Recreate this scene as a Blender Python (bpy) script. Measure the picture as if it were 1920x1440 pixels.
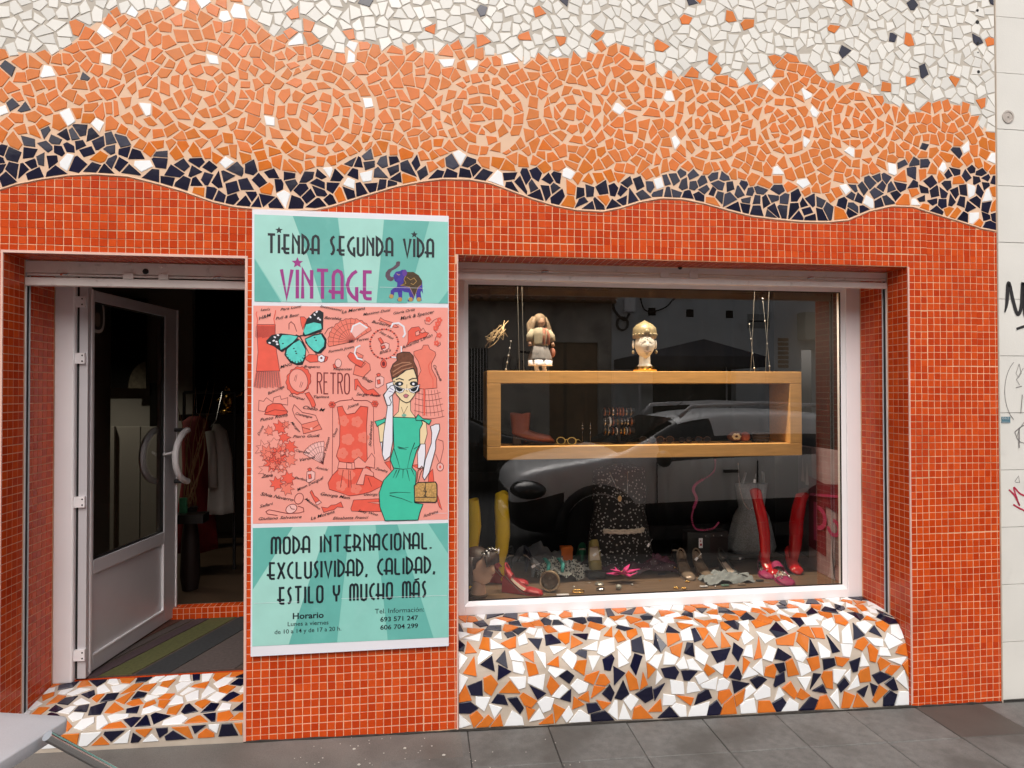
import bpy, bmesh, math, random
from mathutils import Vector, Matrix, Euler
from mathutils.geometry import tessellate_polygon
for o in list(bpy.data.objects): bpy.data.objects.remove(o)
random.seed(7)
R = math.radians
S = bpy.context.scene
C = S.collection
# ---------------------------------------------------------------- camera
CAM = Vector((0, -3, 1.6)); FPX = 1200.0
YAW, PIT, ROL = R(-7.677), R(.711), R(-.076)
cd = bpy.data.cameras.new('camera'); cam = bpy.data.objects.new('camera', cd); C.objects.link(cam)
cd.sensor_width = 36; cd.lens = FPX/1920*36; cd.clip_start = .05; cd.clip_end = 400
F_ = Vector((-math.sin(YAW)*math.cos(PIT), math.cos(YAW)*math.cos(PIT), math.sin(PIT)))
R0 = Vector((math.cos(YAW), math.sin(YAW), 0)); U0 = R0.cross(F_)
R_ = R0*math.cos(ROL)+U0*math.sin(ROL); U_ = U0*math.cos(ROL)-R0*math.sin(ROL)
mw = Matrix((R_, U_, -F_)).transposed().to_4x4(); mw.translation = CAM
cam.matrix_world = mw; S.camera = cam
# ---------------------------------------------------------------- sky, sun, exposure
SUN_EL, SUN_AZ = R(48), R(190)      # soft daylight from above the street, behind the viewer
w = bpy.data.worlds.new('World'); S.world = w; w.use_nodes = True
nt = w.node_tree; nt.nodes.clear()
wo = nt.nodes.new('ShaderNodeOutputWorld'); bg = nt.nodes.new('ShaderNodeBackground')
sk = nt.nodes.new('ShaderNodeTexSky'); sk.sky_type = 'NISHITA'; sk.sun_disc = False
sk.sun_elevation = SUN_EL; sk.sun_rotation = SUN_AZ; sk.dust_density = 4; sk.air_density = 1
hs = nt.nodes.new('ShaderNodeHueSaturation'); hs.inputs['Saturation'].default_value = .22
hs.inputs['Value'].default_value = 1.0
tn = nt.nodes.new('ShaderNodeMix'); tn.data_type = 'RGBA'; tn.blend_type = 'MULTIPLY'; tn.inputs[0].default_value = 1
tn.inputs[7].default_value = (1.0, .97, .95, 1)
nt.links.new(sk.outputs[0], hs.inputs['Color']); nt.links.new(hs.outputs[0], tn.inputs[6])
nt.links.new(tn.outputs[2], bg.inputs[0]); bg.inputs[1].default_value = .15
nt.links.new(bg.outputs[0], wo.inputs[0])
sd = bpy.data.lights.new('sun', 'SUN'); sd.energy = .62; sd.angle = R(40); sd.color = (1, .96, .9)
so = bpy.data.objects.new('sun', sd); C.objects.link(so)
so.rotation_euler = (R(90)-SUN_EL, 0, R(180)-SUN_AZ)   # light travels towards +y and down
S.view_settings.view_transform = 'Standard'; S.view_settings.look = 'None'
S.view_settings.gamma = 1; S.view_settings.use_curve_mapping = False
S.view_settings.exposure = .52
S.cycles.max_bounces = 8; S.cycles.transparent_max_bounces = 16; S.cycles.glossy_bounces = 4
S.cycles.use_denoising = True
S.cycles.sample_clamp_indirect = 6

# ---------------------------------------------------------------- geometry helpers
def ray(px, py): return (F_*FPX + R_*(px-960) + U_*(720-py)).normalized()
def at(px, py, Y=0.0):
    d = ray(px, py); return CAM + d*((Y-CAM.y)/d.y)
def atz(px, py, Z):
    d = ray(px, py); return CAM + d*((Z-CAM.z)/d.z)
def atx(px, py, X):
    d = ray(px, py); return CAM + d*((X-CAM.x)/d.x)
YG = .395
def mir(px, py, Y):                    # the point on plane Y across the street whose mirror image in the window glass stands there
    p = at(px, py, 2*YG-Y); return Vector((p.x, Y, p.z))
def proj(P):
    d = P-CAM; z = d.dot(F_); return (960+FPX*d.dot(R_)/z, 720-FPX*d.dot(U_)/z)
def gz(x, y=0): return .0275-.0185*x   # the pavement falls slightly to the right

class MB:
    def __init__(s): s.v = []; s.f = []; s.m = []
    def add(s, vs, fs, mi=0):
        n = len(s.v); s.v += [tuple(p) for p in vs]
        for f in fs: s.f.append([n+i for i in f]); s.m.append(mi)
        return s
    def box(s, a, b, mi=0, M=None):
        (x0, y0, z0), (x1, y1, z1) = a, b
        vs = [Vector(p) for p in ((x0,y0,z0),(x1,y0,z0),(x1,y1,z0),(x0,y1,z0),(x0,y0,z1),(x1,y0,z1),(x1,y1,z1),(x0,y1,z1))]
        if M: vs = [M@p for p in vs]
        return s.add(vs, [(0,3,2,1),(4,5,6,7),(0,1,5,4),(1,2,6,5),(2,3,7,6),(3,0,4,7)], mi)
    def tube(s, pts, rad, n=10, mi=0, cap=True, flat=1.0):
        pts = [Vector(p) for p in pts]; k = len(pts)
        if not hasattr(rad, '__len__'): rad = [rad]*k
        base = len(s.v); up = Vector((0, 0, 1)); prev = None
        for i, p in enumerate(pts):
            t = (pts[min(i+1, k-1)]-pts[max(i-1, 0)]).normalized()
            if prev is None:
                a = t.cross(up) if abs(t.z) < .9 else t.cross(Vector((1, 0, 0)))
            else: a = prev - t*prev.dot(t)
            a.normalize(); prev = a; b = t.cross(a)
            for j in range(n):
                q = 2*math.pi*j/n
                s.v.append(tuple(p+(a*math.cos(q)+b*math.sin(q)*flat)*rad[i]))
        for i in range(k-1):
            for j in range(n):
                s.f.append([base+i*n+j, base+i*n+(j+1)%n, base+(i+1)*n+(j+1)%n, base+(i+1)*n+j]); s.m.append(mi)
        if cap:
            s.f.append([base+j for j in range(n)][::-1]); s.m.append(mi)
            s.f.append([base+(k-1)*n+j for j in range(n)]); s.m.append(mi)
        return s
    def lathe(s, prof, c=(0,0,0), n=20, M=None, mi=0):
        base = len(s.v); c = Vector(c)
        for r, z in prof:
            for j in range(n):
                q = 2*math.pi*j/n; p = Vector((r*math.cos(q), r*math.sin(q), z))
                s.v.append(tuple(c+(M@p if M else p)))
        for i in range(len(prof)-1):
            for j in range(n):
                s.f.append([base+i*n+j, base+i*n+(j+1)%n, base+(i+1)*n+(j+1)%n, base+(i+1)*n+j]); s.m.append(mi)
        for i, rev in ((0, True), (len(prof)-1, False)):
            if prof[i][0] > 1e-4:
                l = [base+i*n+j for j in range(n)]; s.f.append(l[::-1] if rev else l); s.m.append(mi)
        return s
    def ball(s, c, r, n=12, k=8, mi=0, M=None, fn=None):
        if not hasattr(r, '__len__'): r = (r, r, r)
        c = Vector(c); base = len(s.v)
        for i in range(k+1):
            th = math.pi*i/k
            for j in range(n):
                q = 2*math.pi*j/n
                d = Vector((math.sin(th)*math.cos(q), math.sin(th)*math.sin(q), -math.cos(th)))
                p = Vector((d.x*r[0], d.y*r[1], d.z*r[2]))
                if fn: p = fn(d, p)
                s.v.append(tuple(c+(M@p if M else p)))
        for i in range(k):
            for j in range(n):
                s.f.append([base+i*n+j, base+i*n+(j+1)%n, base+(i+1)*n+(j+1)%n, base+(i+1)*n+j]); s.m.append(mi)
        return s
    def loft(s, rings, mi=0, cap=True, closed=True):
        base = len(s.v); n = len(rings[0])
        for r in rings: s.v += [tuple(p) for p in r]
        for i in range(len(rings)-1):
            for j in range(n if closed else n-1):
                s.f.append([base+i*n+j, base+i*n+(j+1)%n, base+(i+1)*n+(j+1)%n, base+(i+1)*n+j]); s.m.append(mi)
        if cap:
            s.f.append([base+j for j in range(n)][::-1]); s.m.append(mi)
            s.f.append([base+(len(rings)-1)*n+j for j in range(n)]); s.m.append(mi)
        return s
    def prism(s, pts, y0, y1, mi=0, M=None):           # polygon in x,z extruded along y
        n = len(pts); tr = tessellate_polygon([[Vector((a, b, 0)) for a, b in pts]])
        vs = [Vector((a, y0, b)) for a, b in pts]+[Vector((a, y1, b)) for a, b in pts]
        if M: vs = [M@p for p in vs]
        fs = [list(t) for t in tr]+[[n+i for i in t][::-1] for t in tr]+[[i, (i+1)%n, n+(i+1)%n, n+i] for i in range(n)]
        return s.add(vs, fs, mi)
    def xf(s, M): s.v = [tuple(M@Vector(p)) for p in s.v]; return s
def obj(name, mb, mat, parent=None, smooth=False, fix=True, **props):
    me = bpy.data.meshes.new(name)
    me.from_pydata(mb.v, [], mb.f)
    mats = mat if isinstance(mat, (list, tuple)) else [mat]
    for m in mats: me.materials.append(m)
    if len(mats) > 1: me.polygons.foreach_set('material_index', mb.m)
    if fix:
        bm = bmesh.new(); bm.from_mesh(me); bmesh.ops.remove_doubles(bm, verts=bm.verts, dist=1e-6) if smooth else None
        bmesh.ops.recalc_face_normals(bm, faces=bm.faces); bm.to_mesh(me); bm.free()
    if smooth: me.polygons.foreach_set('use_smooth', [True]*len(me.polygons))
    me.update()
    o = bpy.data.objects.new(name, me); C.objects.link(o)
    if parent:
        o.parent = parent; o.matrix_parent_inverse = parent.matrix_world.inverted()
    for k, v in props.items(): o[k] = v
    if smooth and smooth != 2:
        try: me.set_sharp_from_angle(angle=R(40))
        except Exception: pass
    return o
def thing(name, label, cat, loc=(0,0,0), group=None, kind=None):
    o = bpy.data.objects.new(name, None); C.objects.link(o); o.location = loc
    o.matrix_world = Matrix.Translation(loc)
    o['label'] = label; o['category'] = cat
    if group: o['group'] = group
    if kind: o['kind'] = kind
    o.empty_display_size = .05
    return o
def tag(o, label, cat, group=None, kind=None):
    o['label'] = label; o['category'] = cat
    if group: o['group'] = group
    if kind: o['kind'] = kind
    return o
def struct(name, mb, mat, **k):
    o = obj(name, mb, mat, **k); o['kind'] = 'structure'; return o

# ---------------------------------------------------------------- materials
def lin(c): return tuple((x/255/12.92 if x/255 <= .04045 else ((x/255+.055)/1.055)**2.4) for x in c)
def M(name, col, rough=.5, metal=0, var=0, fine=0, scale=8, rnd=0, bump=0, bscale=60, col2=None, f2=0, coat=0, spec=.5, stain=None, grain=None, emit=0, rvar=0, detail=4, dist=.002):
    m = bpy.data.materials.new(name); m.use_nodes = True; nt = m.node_tree
    b = nt.nodes['Principled BSDF']; L = nt.links.new; N = nt.nodes.new
    b.inputs['Roughness'].default_value = rough; b.inputs['Metallic'].default_value = metal
    b.inputs['Specular IOR Level'].default_value = spec
    if coat: b.inputs['Coat Weight'].default_value = coat; b.inputs['Coat Roughness'].default_value = .05
    geo = N('ShaderNodeNewGeometry'); pos = geo.outputs['Position']
    def noise(sc, det=detail):
        n = N('ShaderNodeTexNoise'); n.inputs['Scale'].default_value = sc; n.inputs['Detail'].default_value = det
        if grain and sc == scale:
            vm = N('ShaderNodeVectorMath'); vm.operation = 'MULTIPLY'; vm.inputs[1].default_value = grain; L(pos, vm.inputs[0]); L(vm.outputs[0], n.inputs['Vector'])
        else: L(pos, n.inputs['Vector'])
        return n.outputs[0]
    def math_(op, a, b_, c_=None):
        n = N('ShaderNodeMath'); n.operation = op
        for i, v in enumerate((a, b_, c_)):
            if v is None: continue
            if isinstance(v, (int, float)): n.inputs[i].default_value = v
            else: L(v, n.inputs[i])
        return n.outputs[0]
    rgb = N('ShaderNodeRGB'); rgb.outputs[0].default_value = (*col, 1); c = rgb.outputs[0]
    if rnd or col2:
        oi = N('ShaderNodeObjectInfo')
        r = math_('FRACT', math_('ADD', oi.outputs['Random'], geo.outputs['Random Per Island']), 0)
    if col2:
        mx = N('ShaderNodeMix'); mx.data_type = 'RGBA'; L(c, mx.inputs[6]); mx.inputs[7].default_value = (*col2, 1)
        if f2: L(math_('SMOOTH_MIN', 1, math_('MAXIMUM', math_('MULTIPLY_ADD', noise(f2), 3, -1), 0), .1), mx.inputs[0])
        else: L(r, mx.inputs[0])
        c = mx.outputs[2]
    fac = None
    if var: fac = math_('MULTIPLY_ADD', noise(scale), 2*var*1.6, 1-var*1.6)
    if rnd:
        g = math_('MULTIPLY_ADD', r, 2*rnd, 1-rnd); fac = math_('MULTIPLY', fac, g) if fac is not None else g
    if fine:
        g = math_('MULTIPLY_ADD', noise(260, 2), 3.2*fine, 1-1.6*fine); fac = math_('MULTIPLY', fac, g) if fac is not None else g
    if fac is not None:
        mx = N('ShaderNodeVectorMath'); mx.operation = 'SCALE'; L(c, mx.inputs[0]); L(fac, mx.inputs['Scale']); c = mx.outputs[0]
    if stain:                                         # (colour, noise scale, threshold 0..1, strength)
        mx = N('ShaderNodeMix'); mx.data_type = 'RGBA'; L(c, mx.inputs[6]); mx.inputs[7].default_value = (*stain[0], 1)
        t = math_('MULTIPLY_ADD', noise(stain[1], 6), 6, -6*stain[2]); t = math_('MINIMUM', math_('MAXIMUM', t, 0), 1)
        L(math_('MULTIPLY', t, stain[3]), mx.inputs[0]); c = mx.outputs[2]
    L(c, b.inputs['Base Color'])
    if rvar: L(math_('MULTIPLY_ADD', noise(scale*2), rvar*2, rough-rvar), b.inputs['Roughness'])
    if bump:
        bp = N('ShaderNodeBump'); bp.inputs['Strength'].default_value = bump; bp.inputs['Distance'].default_value = dist
        L(noise(bscale, 3), bp.inputs['Height']); L(bp.outputs[0], b.inputs['Normal'])
    if emit: b.inputs['Emission Color'].default_value = (*col, 1); b.inputs['Emission Strength'].default_value = emit
    return m
def glass(name, tint=(1,1,1), rough=0.0, ior=1.5, boost=1.0):
    m = bpy.data.materials.new(name); m.use_nodes = True; nt = m.node_tree; nt.nodes.clear(); N = nt.nodes.new; L = nt.links.new
    out = N('ShaderNodeOutputMaterial'); mix = N('ShaderNodeMixShader'); tr = N('ShaderNodeBsdfTransparent'); gl = N('ShaderNodeBsdfGlossy')
    fr = N('ShaderNodeFresnel'); fr.inputs[0].default_value = ior
    mu = N('ShaderNodeMath'); mu.operation = 'MULTIPLY'; mu.inputs[1].default_value = boost; L(fr.outputs[0], mu.inputs[0])
    tr.inputs[0].default_value = (*tint, 1); gl.inputs['Roughness'].default_value = rough
    L(mu.outputs[0], mix.inputs[0]); L(tr.outputs[0], mix.inputs[1]); L(gl.outputs[0], mix.inputs[2]); L(mix.outputs[0], out.inputs[0])
    return m
m_red = M('red glass tile', (.52,.043,.005), .20, rnd=.09, col2=(.58,.072,.010), spec=.30, stain=((.36,.045,.012), 1.3, .60, .45), bump=.25, bscale=25, var=.08, scale=60, dist=.001)
m_orange = M('orange glazed shard', (.67,.190,.026), .12, rnd=.10, col2=(.63,.155,.022), coat=0, spec=.38, bump=.35, bscale=14, var=.10, scale=22, dist=.002)
m_white = M('white glazed shard', (.74,.72,.67), .14, rnd=.08, spec=.4, coat=0, bump=.3, bscale=14, dist=.002)
m_white2 = M('bright white glazed shard', (.86,.87,.88), .14, rnd=.04, spec=.4, coat=0, bump=.3, bscale=14, dist=.002)
m_navy = M('navy glazed shard', (.008,.008,.028), .12, rnd=.25, coat=.1, bump=.3, bscale=14, dist=.002)
m_gred = M('cream grout', (.76,.45,.27), .85, var=.18, scale=5, bump=.3, bscale=300, stain=((.30,.11,.05), 2.6, .54, .7), detail=7)
m_gor = M('pink cream grout', (.76,.52,.36), .85, var=.06, scale=7, bump=.3, bscale=300)
m_gwh = M('grey beige grout', (.50,.455,.39), .85, var=.08, scale=7, bump=.3, bscale=300)
m_gmix = M('sandy grout', (.52,.44,.36), .85, var=.12, scale=7, bump=.3, bscale=300, stain=((.28,.22,.17), 3, .55, .5))
m_trim = M('pale pink edging', (.72,.46,.38), .5, var=.08, scale=10)
m_pvc = M('white window frame', (.86,.83,.84), .32, var=.03, scale=4, stain=((.6,.54,.52), 9, .70, .3))
m_shut = M('painted shutter bar', (.86,.76,.71), .5, var=.08, scale=12, stain=((.35,.27,.22), 25, .62, .6), bump=.1)
m_alu = M('grey aluminium', (.62,.61,.63), .38, metal=.15, var=.05, scale=5)
m_steel = M('bright steel', (.72,.72,.73), .18, metal=1)
m_dark = M('black slot', (.008,.007,.007), .6)
m_black = M('black plastic', (.015,.015,.016), .4)
m_ply = M('interior plaster', (.30,.29,.27), .9, var=.12, scale=3)
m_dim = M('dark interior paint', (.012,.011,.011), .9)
m_glass = glass('window glass', (.92,.94,.94), 0, 1.62, 2.9)
m_dglass = glass('door glass', (.93,.95,.95), 0, 1.5, 2.6)
# ================================================================ the tiled facade
XL, XD0, XD1, XW0, XW1, XR = -2.75, -1.7917, -.8028, .1503, 2.4686, 2.990
ZD, ZW, ZTOP = 2.2004, 2.2435, 3.95
P = .03597; PZ = .0361; G = .0018
DR, DW = .378, .367                                    # depth of the door and the window reveal
def P2(px, py): p = at(px, py); return (p.x, p.z)
wave = [P2(*q) for q in [(-330,395),(-230,350),(-120,345),(-60,365),(0,355),(30,345),(80,335),(130,328),(180,326),(240,330),(300,345),(350,360),(400,378),(440,387),(480,391),(540,394),(590,393),(620,387),(680,368),(740,350),(790,340),(830,335),(880,336),(920,343),(960,358),(1000,373),(1040,385),(1080,393),(1130,396),(1160,390),(1200,378),(1240,371),(1280,373),(1320,381),(1370,395),(1410,405),(1450,410),(1500,415),(1550,416),(1590,412),(1630,395),(1670,386),(1710,387),(1760,403),(1800,415),(1840,428),(1866,433)]]
oran = [P2(*q) for q in [(-330,200),(-100,140),(0,95),(60,100),(120,92),(170,50),(200,28),(260,20),(320,8),(360,-40),(440,-40),(480,28),(500,60),(560,80),(600,90),(640,98),(667,66),(700,96),(757,78),(790,96),(850,84),(900,92),(960,108),(1010,103),(1077,110),(1120,90),(1143,75),(1193,97),(1223,120),(1240,137),(1273,137),(1293,153),(1320,147),(1353,140),(1387,150),(1420,168),(1445,150),(1460,133),(1473,100),(1513,123),(1540,147),(1563,167),(1590,157),(1617,167),(1640,168),(1653,197),(1700,192),(1717,217),(1740,200),(1773,193),(1807,200),(1840,230),(1866,262)]]
navy = [P2(*q) for q in [(-330,330),(-100,300),(0,268),(40,265),(70,250),(120,245),(150,235),(185,245),(215,250),(240,245),(255,275),(275,285),(298,283),(330,322),(350,285),(400,295),(430,300),(450,318),(480,305),(495,325),(540,330),(600,322),(640,325),(655,305),(690,293),(750,300),(790,310),(800,320),(850,300),(865,290),(900,305),(940,315),(975,315),(1020,320),(1050,332),(1070,355),(1120,350),(1150,340),(1190,335),(1240,330),(1265,315),(1300,325),(1320,332),(1370,330),(1395,335),(1430,350),(1450,345),(1480,360),(1520,370),(1560,375),(1600,350),(1650,320),(1680,290),(1720,300),(1740,320),(1770,318),(1800,315),(1830,315),(1866,340)]]
def cur(c, x):
    if x <= c[0][0]: return c[0][1]
    for a, b in zip(c, c[1:]):
        if x <= b[0]: return a[1]+(b[1]-a[1])*(x-a[0])/(b[0]-a[0])
    return c[-1][1]
def clip(poly, m, n):                                 # keep the side where (p-m).n <= 0
    out = []; k = len(poly)
    for i in range(k):
        a, b = poly[i], poly[(i+1) % k]
        da = (a[0]-m[0])*n[0]+(a[1]-m[1])*n[1]; db = (b[0]-m[0])*n[0]+(b[1]-m[1])*n[1]
        if da <= 0: out.append(a)
        if (da < 0) != (db < 0) and da != db:
            t = da/(da-db); out.append((a[0]+(b[0]-a[0])*t, a[1]+(b[1]-a[1])*t))
    return out
def area(p): return abs(sum(p[i][0]*p[(i+1)%len(p)][1]-p[(i+1)%len(p)][0]*p[i][1] for i in range(len(p))))/2
def simplify(p, n, minlen=.006):
    p = list(p)
    def tri(i):
        a, b, c = p[i-1], p[i], p[(i+1) % len(p)]
        return abs((b[0]-a[0])*(c[1]-a[1])-(c[0]-a[0])*(b[1]-a[1]))/2
    while len(p) > 3:
        i = min(range(len(p)), key=tri)
        if len(p) > n or tri(i) < 1.5e-5: p.pop(i)
        else: break
    return p
def seeds(x0, x1, z0, z1, sp, inside, rng, jit=.5, extra=()):
    pts = list(extra); cell = sp; grid = {}
    for q in pts: grid.setdefault((int(q[0]//cell), int(q[1]//cell)), []).append(q)
    n = int((x1-x0)*(z1-z0)/(sp*sp)*30)
    for _ in range(n):
        q = (rng.uniform(x0, x1), rng.uniform(z0, z1))
        if not inside(*q): continue
        r = sp*rng.uniform(.56, .98); gx, gy = int(q[0]//cell), int(q[1]//cell); ok = True
        for i in range(gx-1, gx+2):
            for j in range(gy-1, gy+2):
                for p in grid.get((i, j), ()):
                    if (p[0]-q[0])**2+(p[1]-q[1])**2 < r*r: ok = False; break
                if not ok: break
            if not ok: break
        if ok: pts.append(q); grid.setdefault((gx, gy), []).append(q)
    return pts
def shards(pts, sp, g0, rng, rot=.35, bounds=None, nmax=(4, 5), keep=1):
    cell = sp*1.5; grid = {}
    for i, q in enumerate(pts): grid.setdefault((int(q[0]//cell), int(q[1]//cell)), []).append(i)
    hsh = {}
    out = []
    for i, q in enumerate(pts):
        gx, gy = int(q[0]//cell), int(q[1]//cell)
        nb = [j for a in range(gx-2, gx+3) for b in range(gy-2, gy+3) for j in grid.get((a, b), ()) if j != i]
        nb.sort(key=lambda j: (pts[j][0]-q[0])**2+(pts[j][1]-q[1])**2)
        s = sp*1.3; g = g0(q) if callable(g0) else g0
        poly = [(q[0]-s, q[1]-s), (q[0]+s, q[1]-s), (q[0]+s, q[1]+s), (q[0]-s, q[1]+s)]
        for j in nb[:22]:
            p = pts[j]; d = (p[0]-q[0], p[1]-q[1]); l = math.hypot(*d)
            if l > sp*3.2 or l < 1e-6: break
            key = (min(i, j), max(i, j))
            if key not in hsh: hsh[key] = (rng.uniform(-rot, rot), rng.uniform(-.10, .10), rng.uniform(.7, 1.6))
            th, off, gg = hsh[key]; sgn = 1 if i < j else -1
            n = (d[0]/l*math.cos(th)-d[1]/l*math.sin(th), d[0]/l*math.sin(th)+d[1]/l*math.cos(th))
            f = .5+off*sgn
            m = (q[0]+d[0]*f-n[0]*g*gg, q[1]+d[1]*f-n[1]*g*gg)
            poly = clip(poly, m, n)
            if len(poly) < 3: break
        if bounds and len(poly) >= 3:
            for m, n in bounds(q): 
                poly = clip(poly, m, n)
                if len(poly) < 3: break
        if len(poly) < 3: continue
        poly = simplify(poly, rng.choice(nmax))
        if area(poly) < 1.1e-4: continue
        out.append((q, poly))
    return out
def plate(mb, poly, fn, th=.0022, bev=.0010, mi=0, tilt=None, base=-.0015):
    """a glazed piece: polygon (u,v) with a small chamfer; fn(u,v,h) gives the point in space."""
    n = len(poly); cx = sum(p[0] for p in poly)/n; cy = sum(p[1] for p in poly)/n
    tx, ty = tilt or (0, 0)
    def H(p, h): return h+(p[0]-cx)*tx+(p[1]-cy)*ty
    ins = []
    for p in poly:
        l = math.hypot(p[0]-cx, p[1]-cy) or 1; k = max(0, 1-bev*1.6/l); ins.append((cx+(p[0]-cx)*k, cy+(p[1]-cy)*k))
    vs = [fn(p[0], p[1], base) for p in poly]+[fn(p[0], p[1], H(p, th-bev)) for p in poly]+[fn(p[0], p[1], H(p, th)) for p in ins]
    fs = [[i, (i+1)%n, n+(i+1)%n, n+i] for i in range(n)]+[[n+i, n+(i+1)%n, 2*n+(i+1)%n, 2*n+i] for i in range(n)]+[[2*n+i for i in range(n)]]
    # orientation
    a = Vector(fn(0, 0, 1))-Vector(fn(0, 0, 0)); q = [Vector(x) for x in vs[2*n:3*n]]
    nn = sum(((q[i]-q[0]).cross(q[(i+1)%n]-q[0]) for i in range(1, n-1)), Vector((0,0,0)))
    if nn.dot(a) < 0: fs = [f[::-1] for f in fs]
    mb.add(vs, fs, mi)

fac = thing('mosaic_shopfront', 'shopfront of small red square tiles with a white, orange and navy broken tile mosaic above', 'shop building', (0, 0, 0))
# backing: the piers, the band above, the reveals
mb = MB(); Y0 = .0006
def bkbox(x0, x1, z0, z1, y1=.4505): mb.box((x0, Y0, z0), (x1, y1, z1))
bkbox(XL, XD0-Y0, -.05, ZD+Y0); bkbox(XD1+Y0, XW0-Y0, -.05, ZD+Y0); bkbox(XW1+Y0, XR, -.05, ZW+Y0)
bkbox(XD0-Y0, XD1+Y0, ZD+Y0, 2.262); bkbox(XL, XD0-Y0-.0005, ZD+Y0, 2.262); bkbox(XD1+Y0+.0005, XW0-Y0, ZD+Y0, 2.262)
bkbox(XW0-Y0+.0005, XR, ZW+Y0, 2.262); bkbox(XL, XR, 2.2621, ZTOP)
obj('wall', mb, m_gred, fac)
# grout sheets of the mosaic above the wave
def sheet(name, lo, hi, mat, y):
    mb = MB(); n = 150; vs = []
    for i in range(n+1):
        x = XL+(XR-XL)*i/n; vs += [(x, y, lo(x)), (x, y, max(hi(x), lo(x)+.001))]
    mb.add(vs, [(2*i, 2*i+2, 2*i+3, 2*i+1) for i in range(n)]); return obj(name, mb, mat, fac, fix=False)
sheet('orange_zone_grout', lambda x: cur(wave, x), lambda x: cur(oran, x), m_gor, .0002)
sheet('white_zone_grout', lambda x: cur(oran, x), lambda x: ZTOP, m_gwh, .0002)
# raised grout bead following the wave
mb = MB(); mb.tube([(x, -.0002, z-.003) for x, z in wave], .0052, 6, flat=.6); obj('wave_bead', mb, m_gor, fac, smooth=True)

cand = []       # (score, kind, data) candidates for separate tiles
SIGN = (-.768, .1055, 1.6-1.17, 1.6+.818)
def frontfn(u, v, h): return (u, -h+.0002, v)
def pxarea(P3):
    q = [proj(Vector(p)) for p in P3]
    if any(not(-40 < a < 1960 and -40 < b < 1480) for a, b in q): return 0
    return abs(sum(q[i][0]*q[(i+1)%len(q)][1]-q[(i+1)%len(q)][0]*q[i][1] for i in range(len(q))))/2
def tile_pt(o, u, v, n):
    def fn(a, b, h): return tuple(Vector(o)+Vector(u)*a+Vector(v)*b+Vector(n)*h)
    return fn
# --- red tiles: regular ones as frames, cut ones as polygons
full = []; cut = []
hs_ = (P-2*G)/2; hz_ = (PZ-2*G)/2
def wave_ok(x, z):
    s = 0
    for dx in (-hs_, hs_):
        s += 1 if z+hz_ < cur(wave, x+dx)-.008 else 0
    return s
def put_red(x, z, x0, x1, z0, z1):
    si, sj = int(math.floor(x/(8*P))), int(math.floor(z/(8*PZ))); hr = random.Random(si*971+sj*131)
    x += hr.uniform(-.0011, .0011)+.0007*math.sin(z*9+si); z += hr.uniform(-.0013, .0013)+.0012*math.sin(x*7+sj*2)
    a, b, c, d = max(x-hs_, x0), min(x+hs_, x1), max(z-hz_, z0), min(z+hz_, z1)
    if b-a < .006 or d-c < .006: return
    poly = [(a, c), (b, c), (b, d), (a, d)]
    zw = cur(wave, x)
    if d > zw-.05:
        e = .02; sl = (cur(wave, x+e)-cur(wave, x-e))/(2*e); l = math.hypot(1, sl)
        poly = clip(poly, (x, zw-.009), (-sl/l, 1/l))
        if len(poly) < 3 or area(poly) < 4e-5: return
    if SIGN[0]+.02 < a and b < SIGN[1]-.02 and SIGN[2]+.02 < c and d < SIGN[3]-.02: pass
    whole = len(poly) == 4 and abs(area(poly)-4*hs_*hz_) < 1e-7
    hid = SIGN[0]-.0 < x < SIGN[1] and SIGN[2] < z < SIGN[3]
    (full if whole else cut).append((poly, hid))
zones = [(XL, XD0, -.02, ZD), (XD1, XW0, -.02, ZD), (XW1, XR, -.06, ZD), (XL, XR, ZD, 3.0)]
nx0 = int((XL-XD1)/P)-1
for (x0, x1, z0, z1) in zones:
    off = {0: XD0-.5*P, 1: XD1+.55*P, 2: XW1+.62*P, 3: XD1+.55*P}[zones.index((x0, x1, z0, z1))]
    i0 = int((x0-off)/P)-1; i1 = int((x1-off)/P)+2
    for i in range(i0, i1):
        x = off+i*P
        ztop = min(z1, cur(wave, x)+.05)
        jj = int((z0-ZD)/PZ)-1
        for j in range(jj, int((ztop-ZD)/PZ)+2):
            z = ZD+(j+.5)*PZ
            zz0 = max(z0, gz(x)+.004) if z0 < 1 else z0
            if z0 == ZD:
                if x > XW0-.02 and z < ZW+.5*PZ-.004: 
                    if XW0 < x < XW1: 
                        if z+hz_ < ZW+.006: continue
                        zz0 = ZW+.002
            put_red(x, z, x0+.002, x1-.002, zz0+.001, z1)
uniq = bpy.data.meshes
def tile_mesh():
    mb = MB(); plate(mb, [(-hs_, -hz_), (hs_, -hz_), (hs_, hz_), (-hs_, hz_)], lambda u, v, h: (u, -h, v), th=.0014, bev=.0007); return mb
T0 = tile_mesh(); tme = bpy.data.meshes.new('tile'); tme.from_pydata(T0.v, [], T0.f); tme.materials.append(m_red)
rank = sorted(full, key=lambda t: -(0 if t[1] else pxarea([(a, 0, b) for a, b in t[0]])))
rng = random.Random(3)
stuff = MB()
for k, (poly, hid) in enumerate(rank):
    cx = sum(p[0] for p in poly)/4; cz = sum(p[1] for p in poly)/4
    jx, jz = rng.uniform(-.0007, .0007), rng.uniform(-.0007, .0007)
    if k < 300:
        o = bpy.data.objects.new('tile', tme); C.objects.link(o); o.parent = fac
        o.location = (cx+jx, rng.uniform(-.0004, .0004), cz+jz); o.rotation_euler = (rng.uniform(-.012, .012), rng.uniform(-.01, .01), rng.uniform(-.012, .012))
    else:
        plate(stuff, [(a+jx, b+jz) for a, b in poly], frontfn, th=.0014, bev=.0007, tilt=(rng.uniform(-.012, .012), rng.uniform(-.012, .012)))
for poly, hid in cut: plate(stuff, poly, frontfn, th=.0014, bev=.0007)
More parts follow.
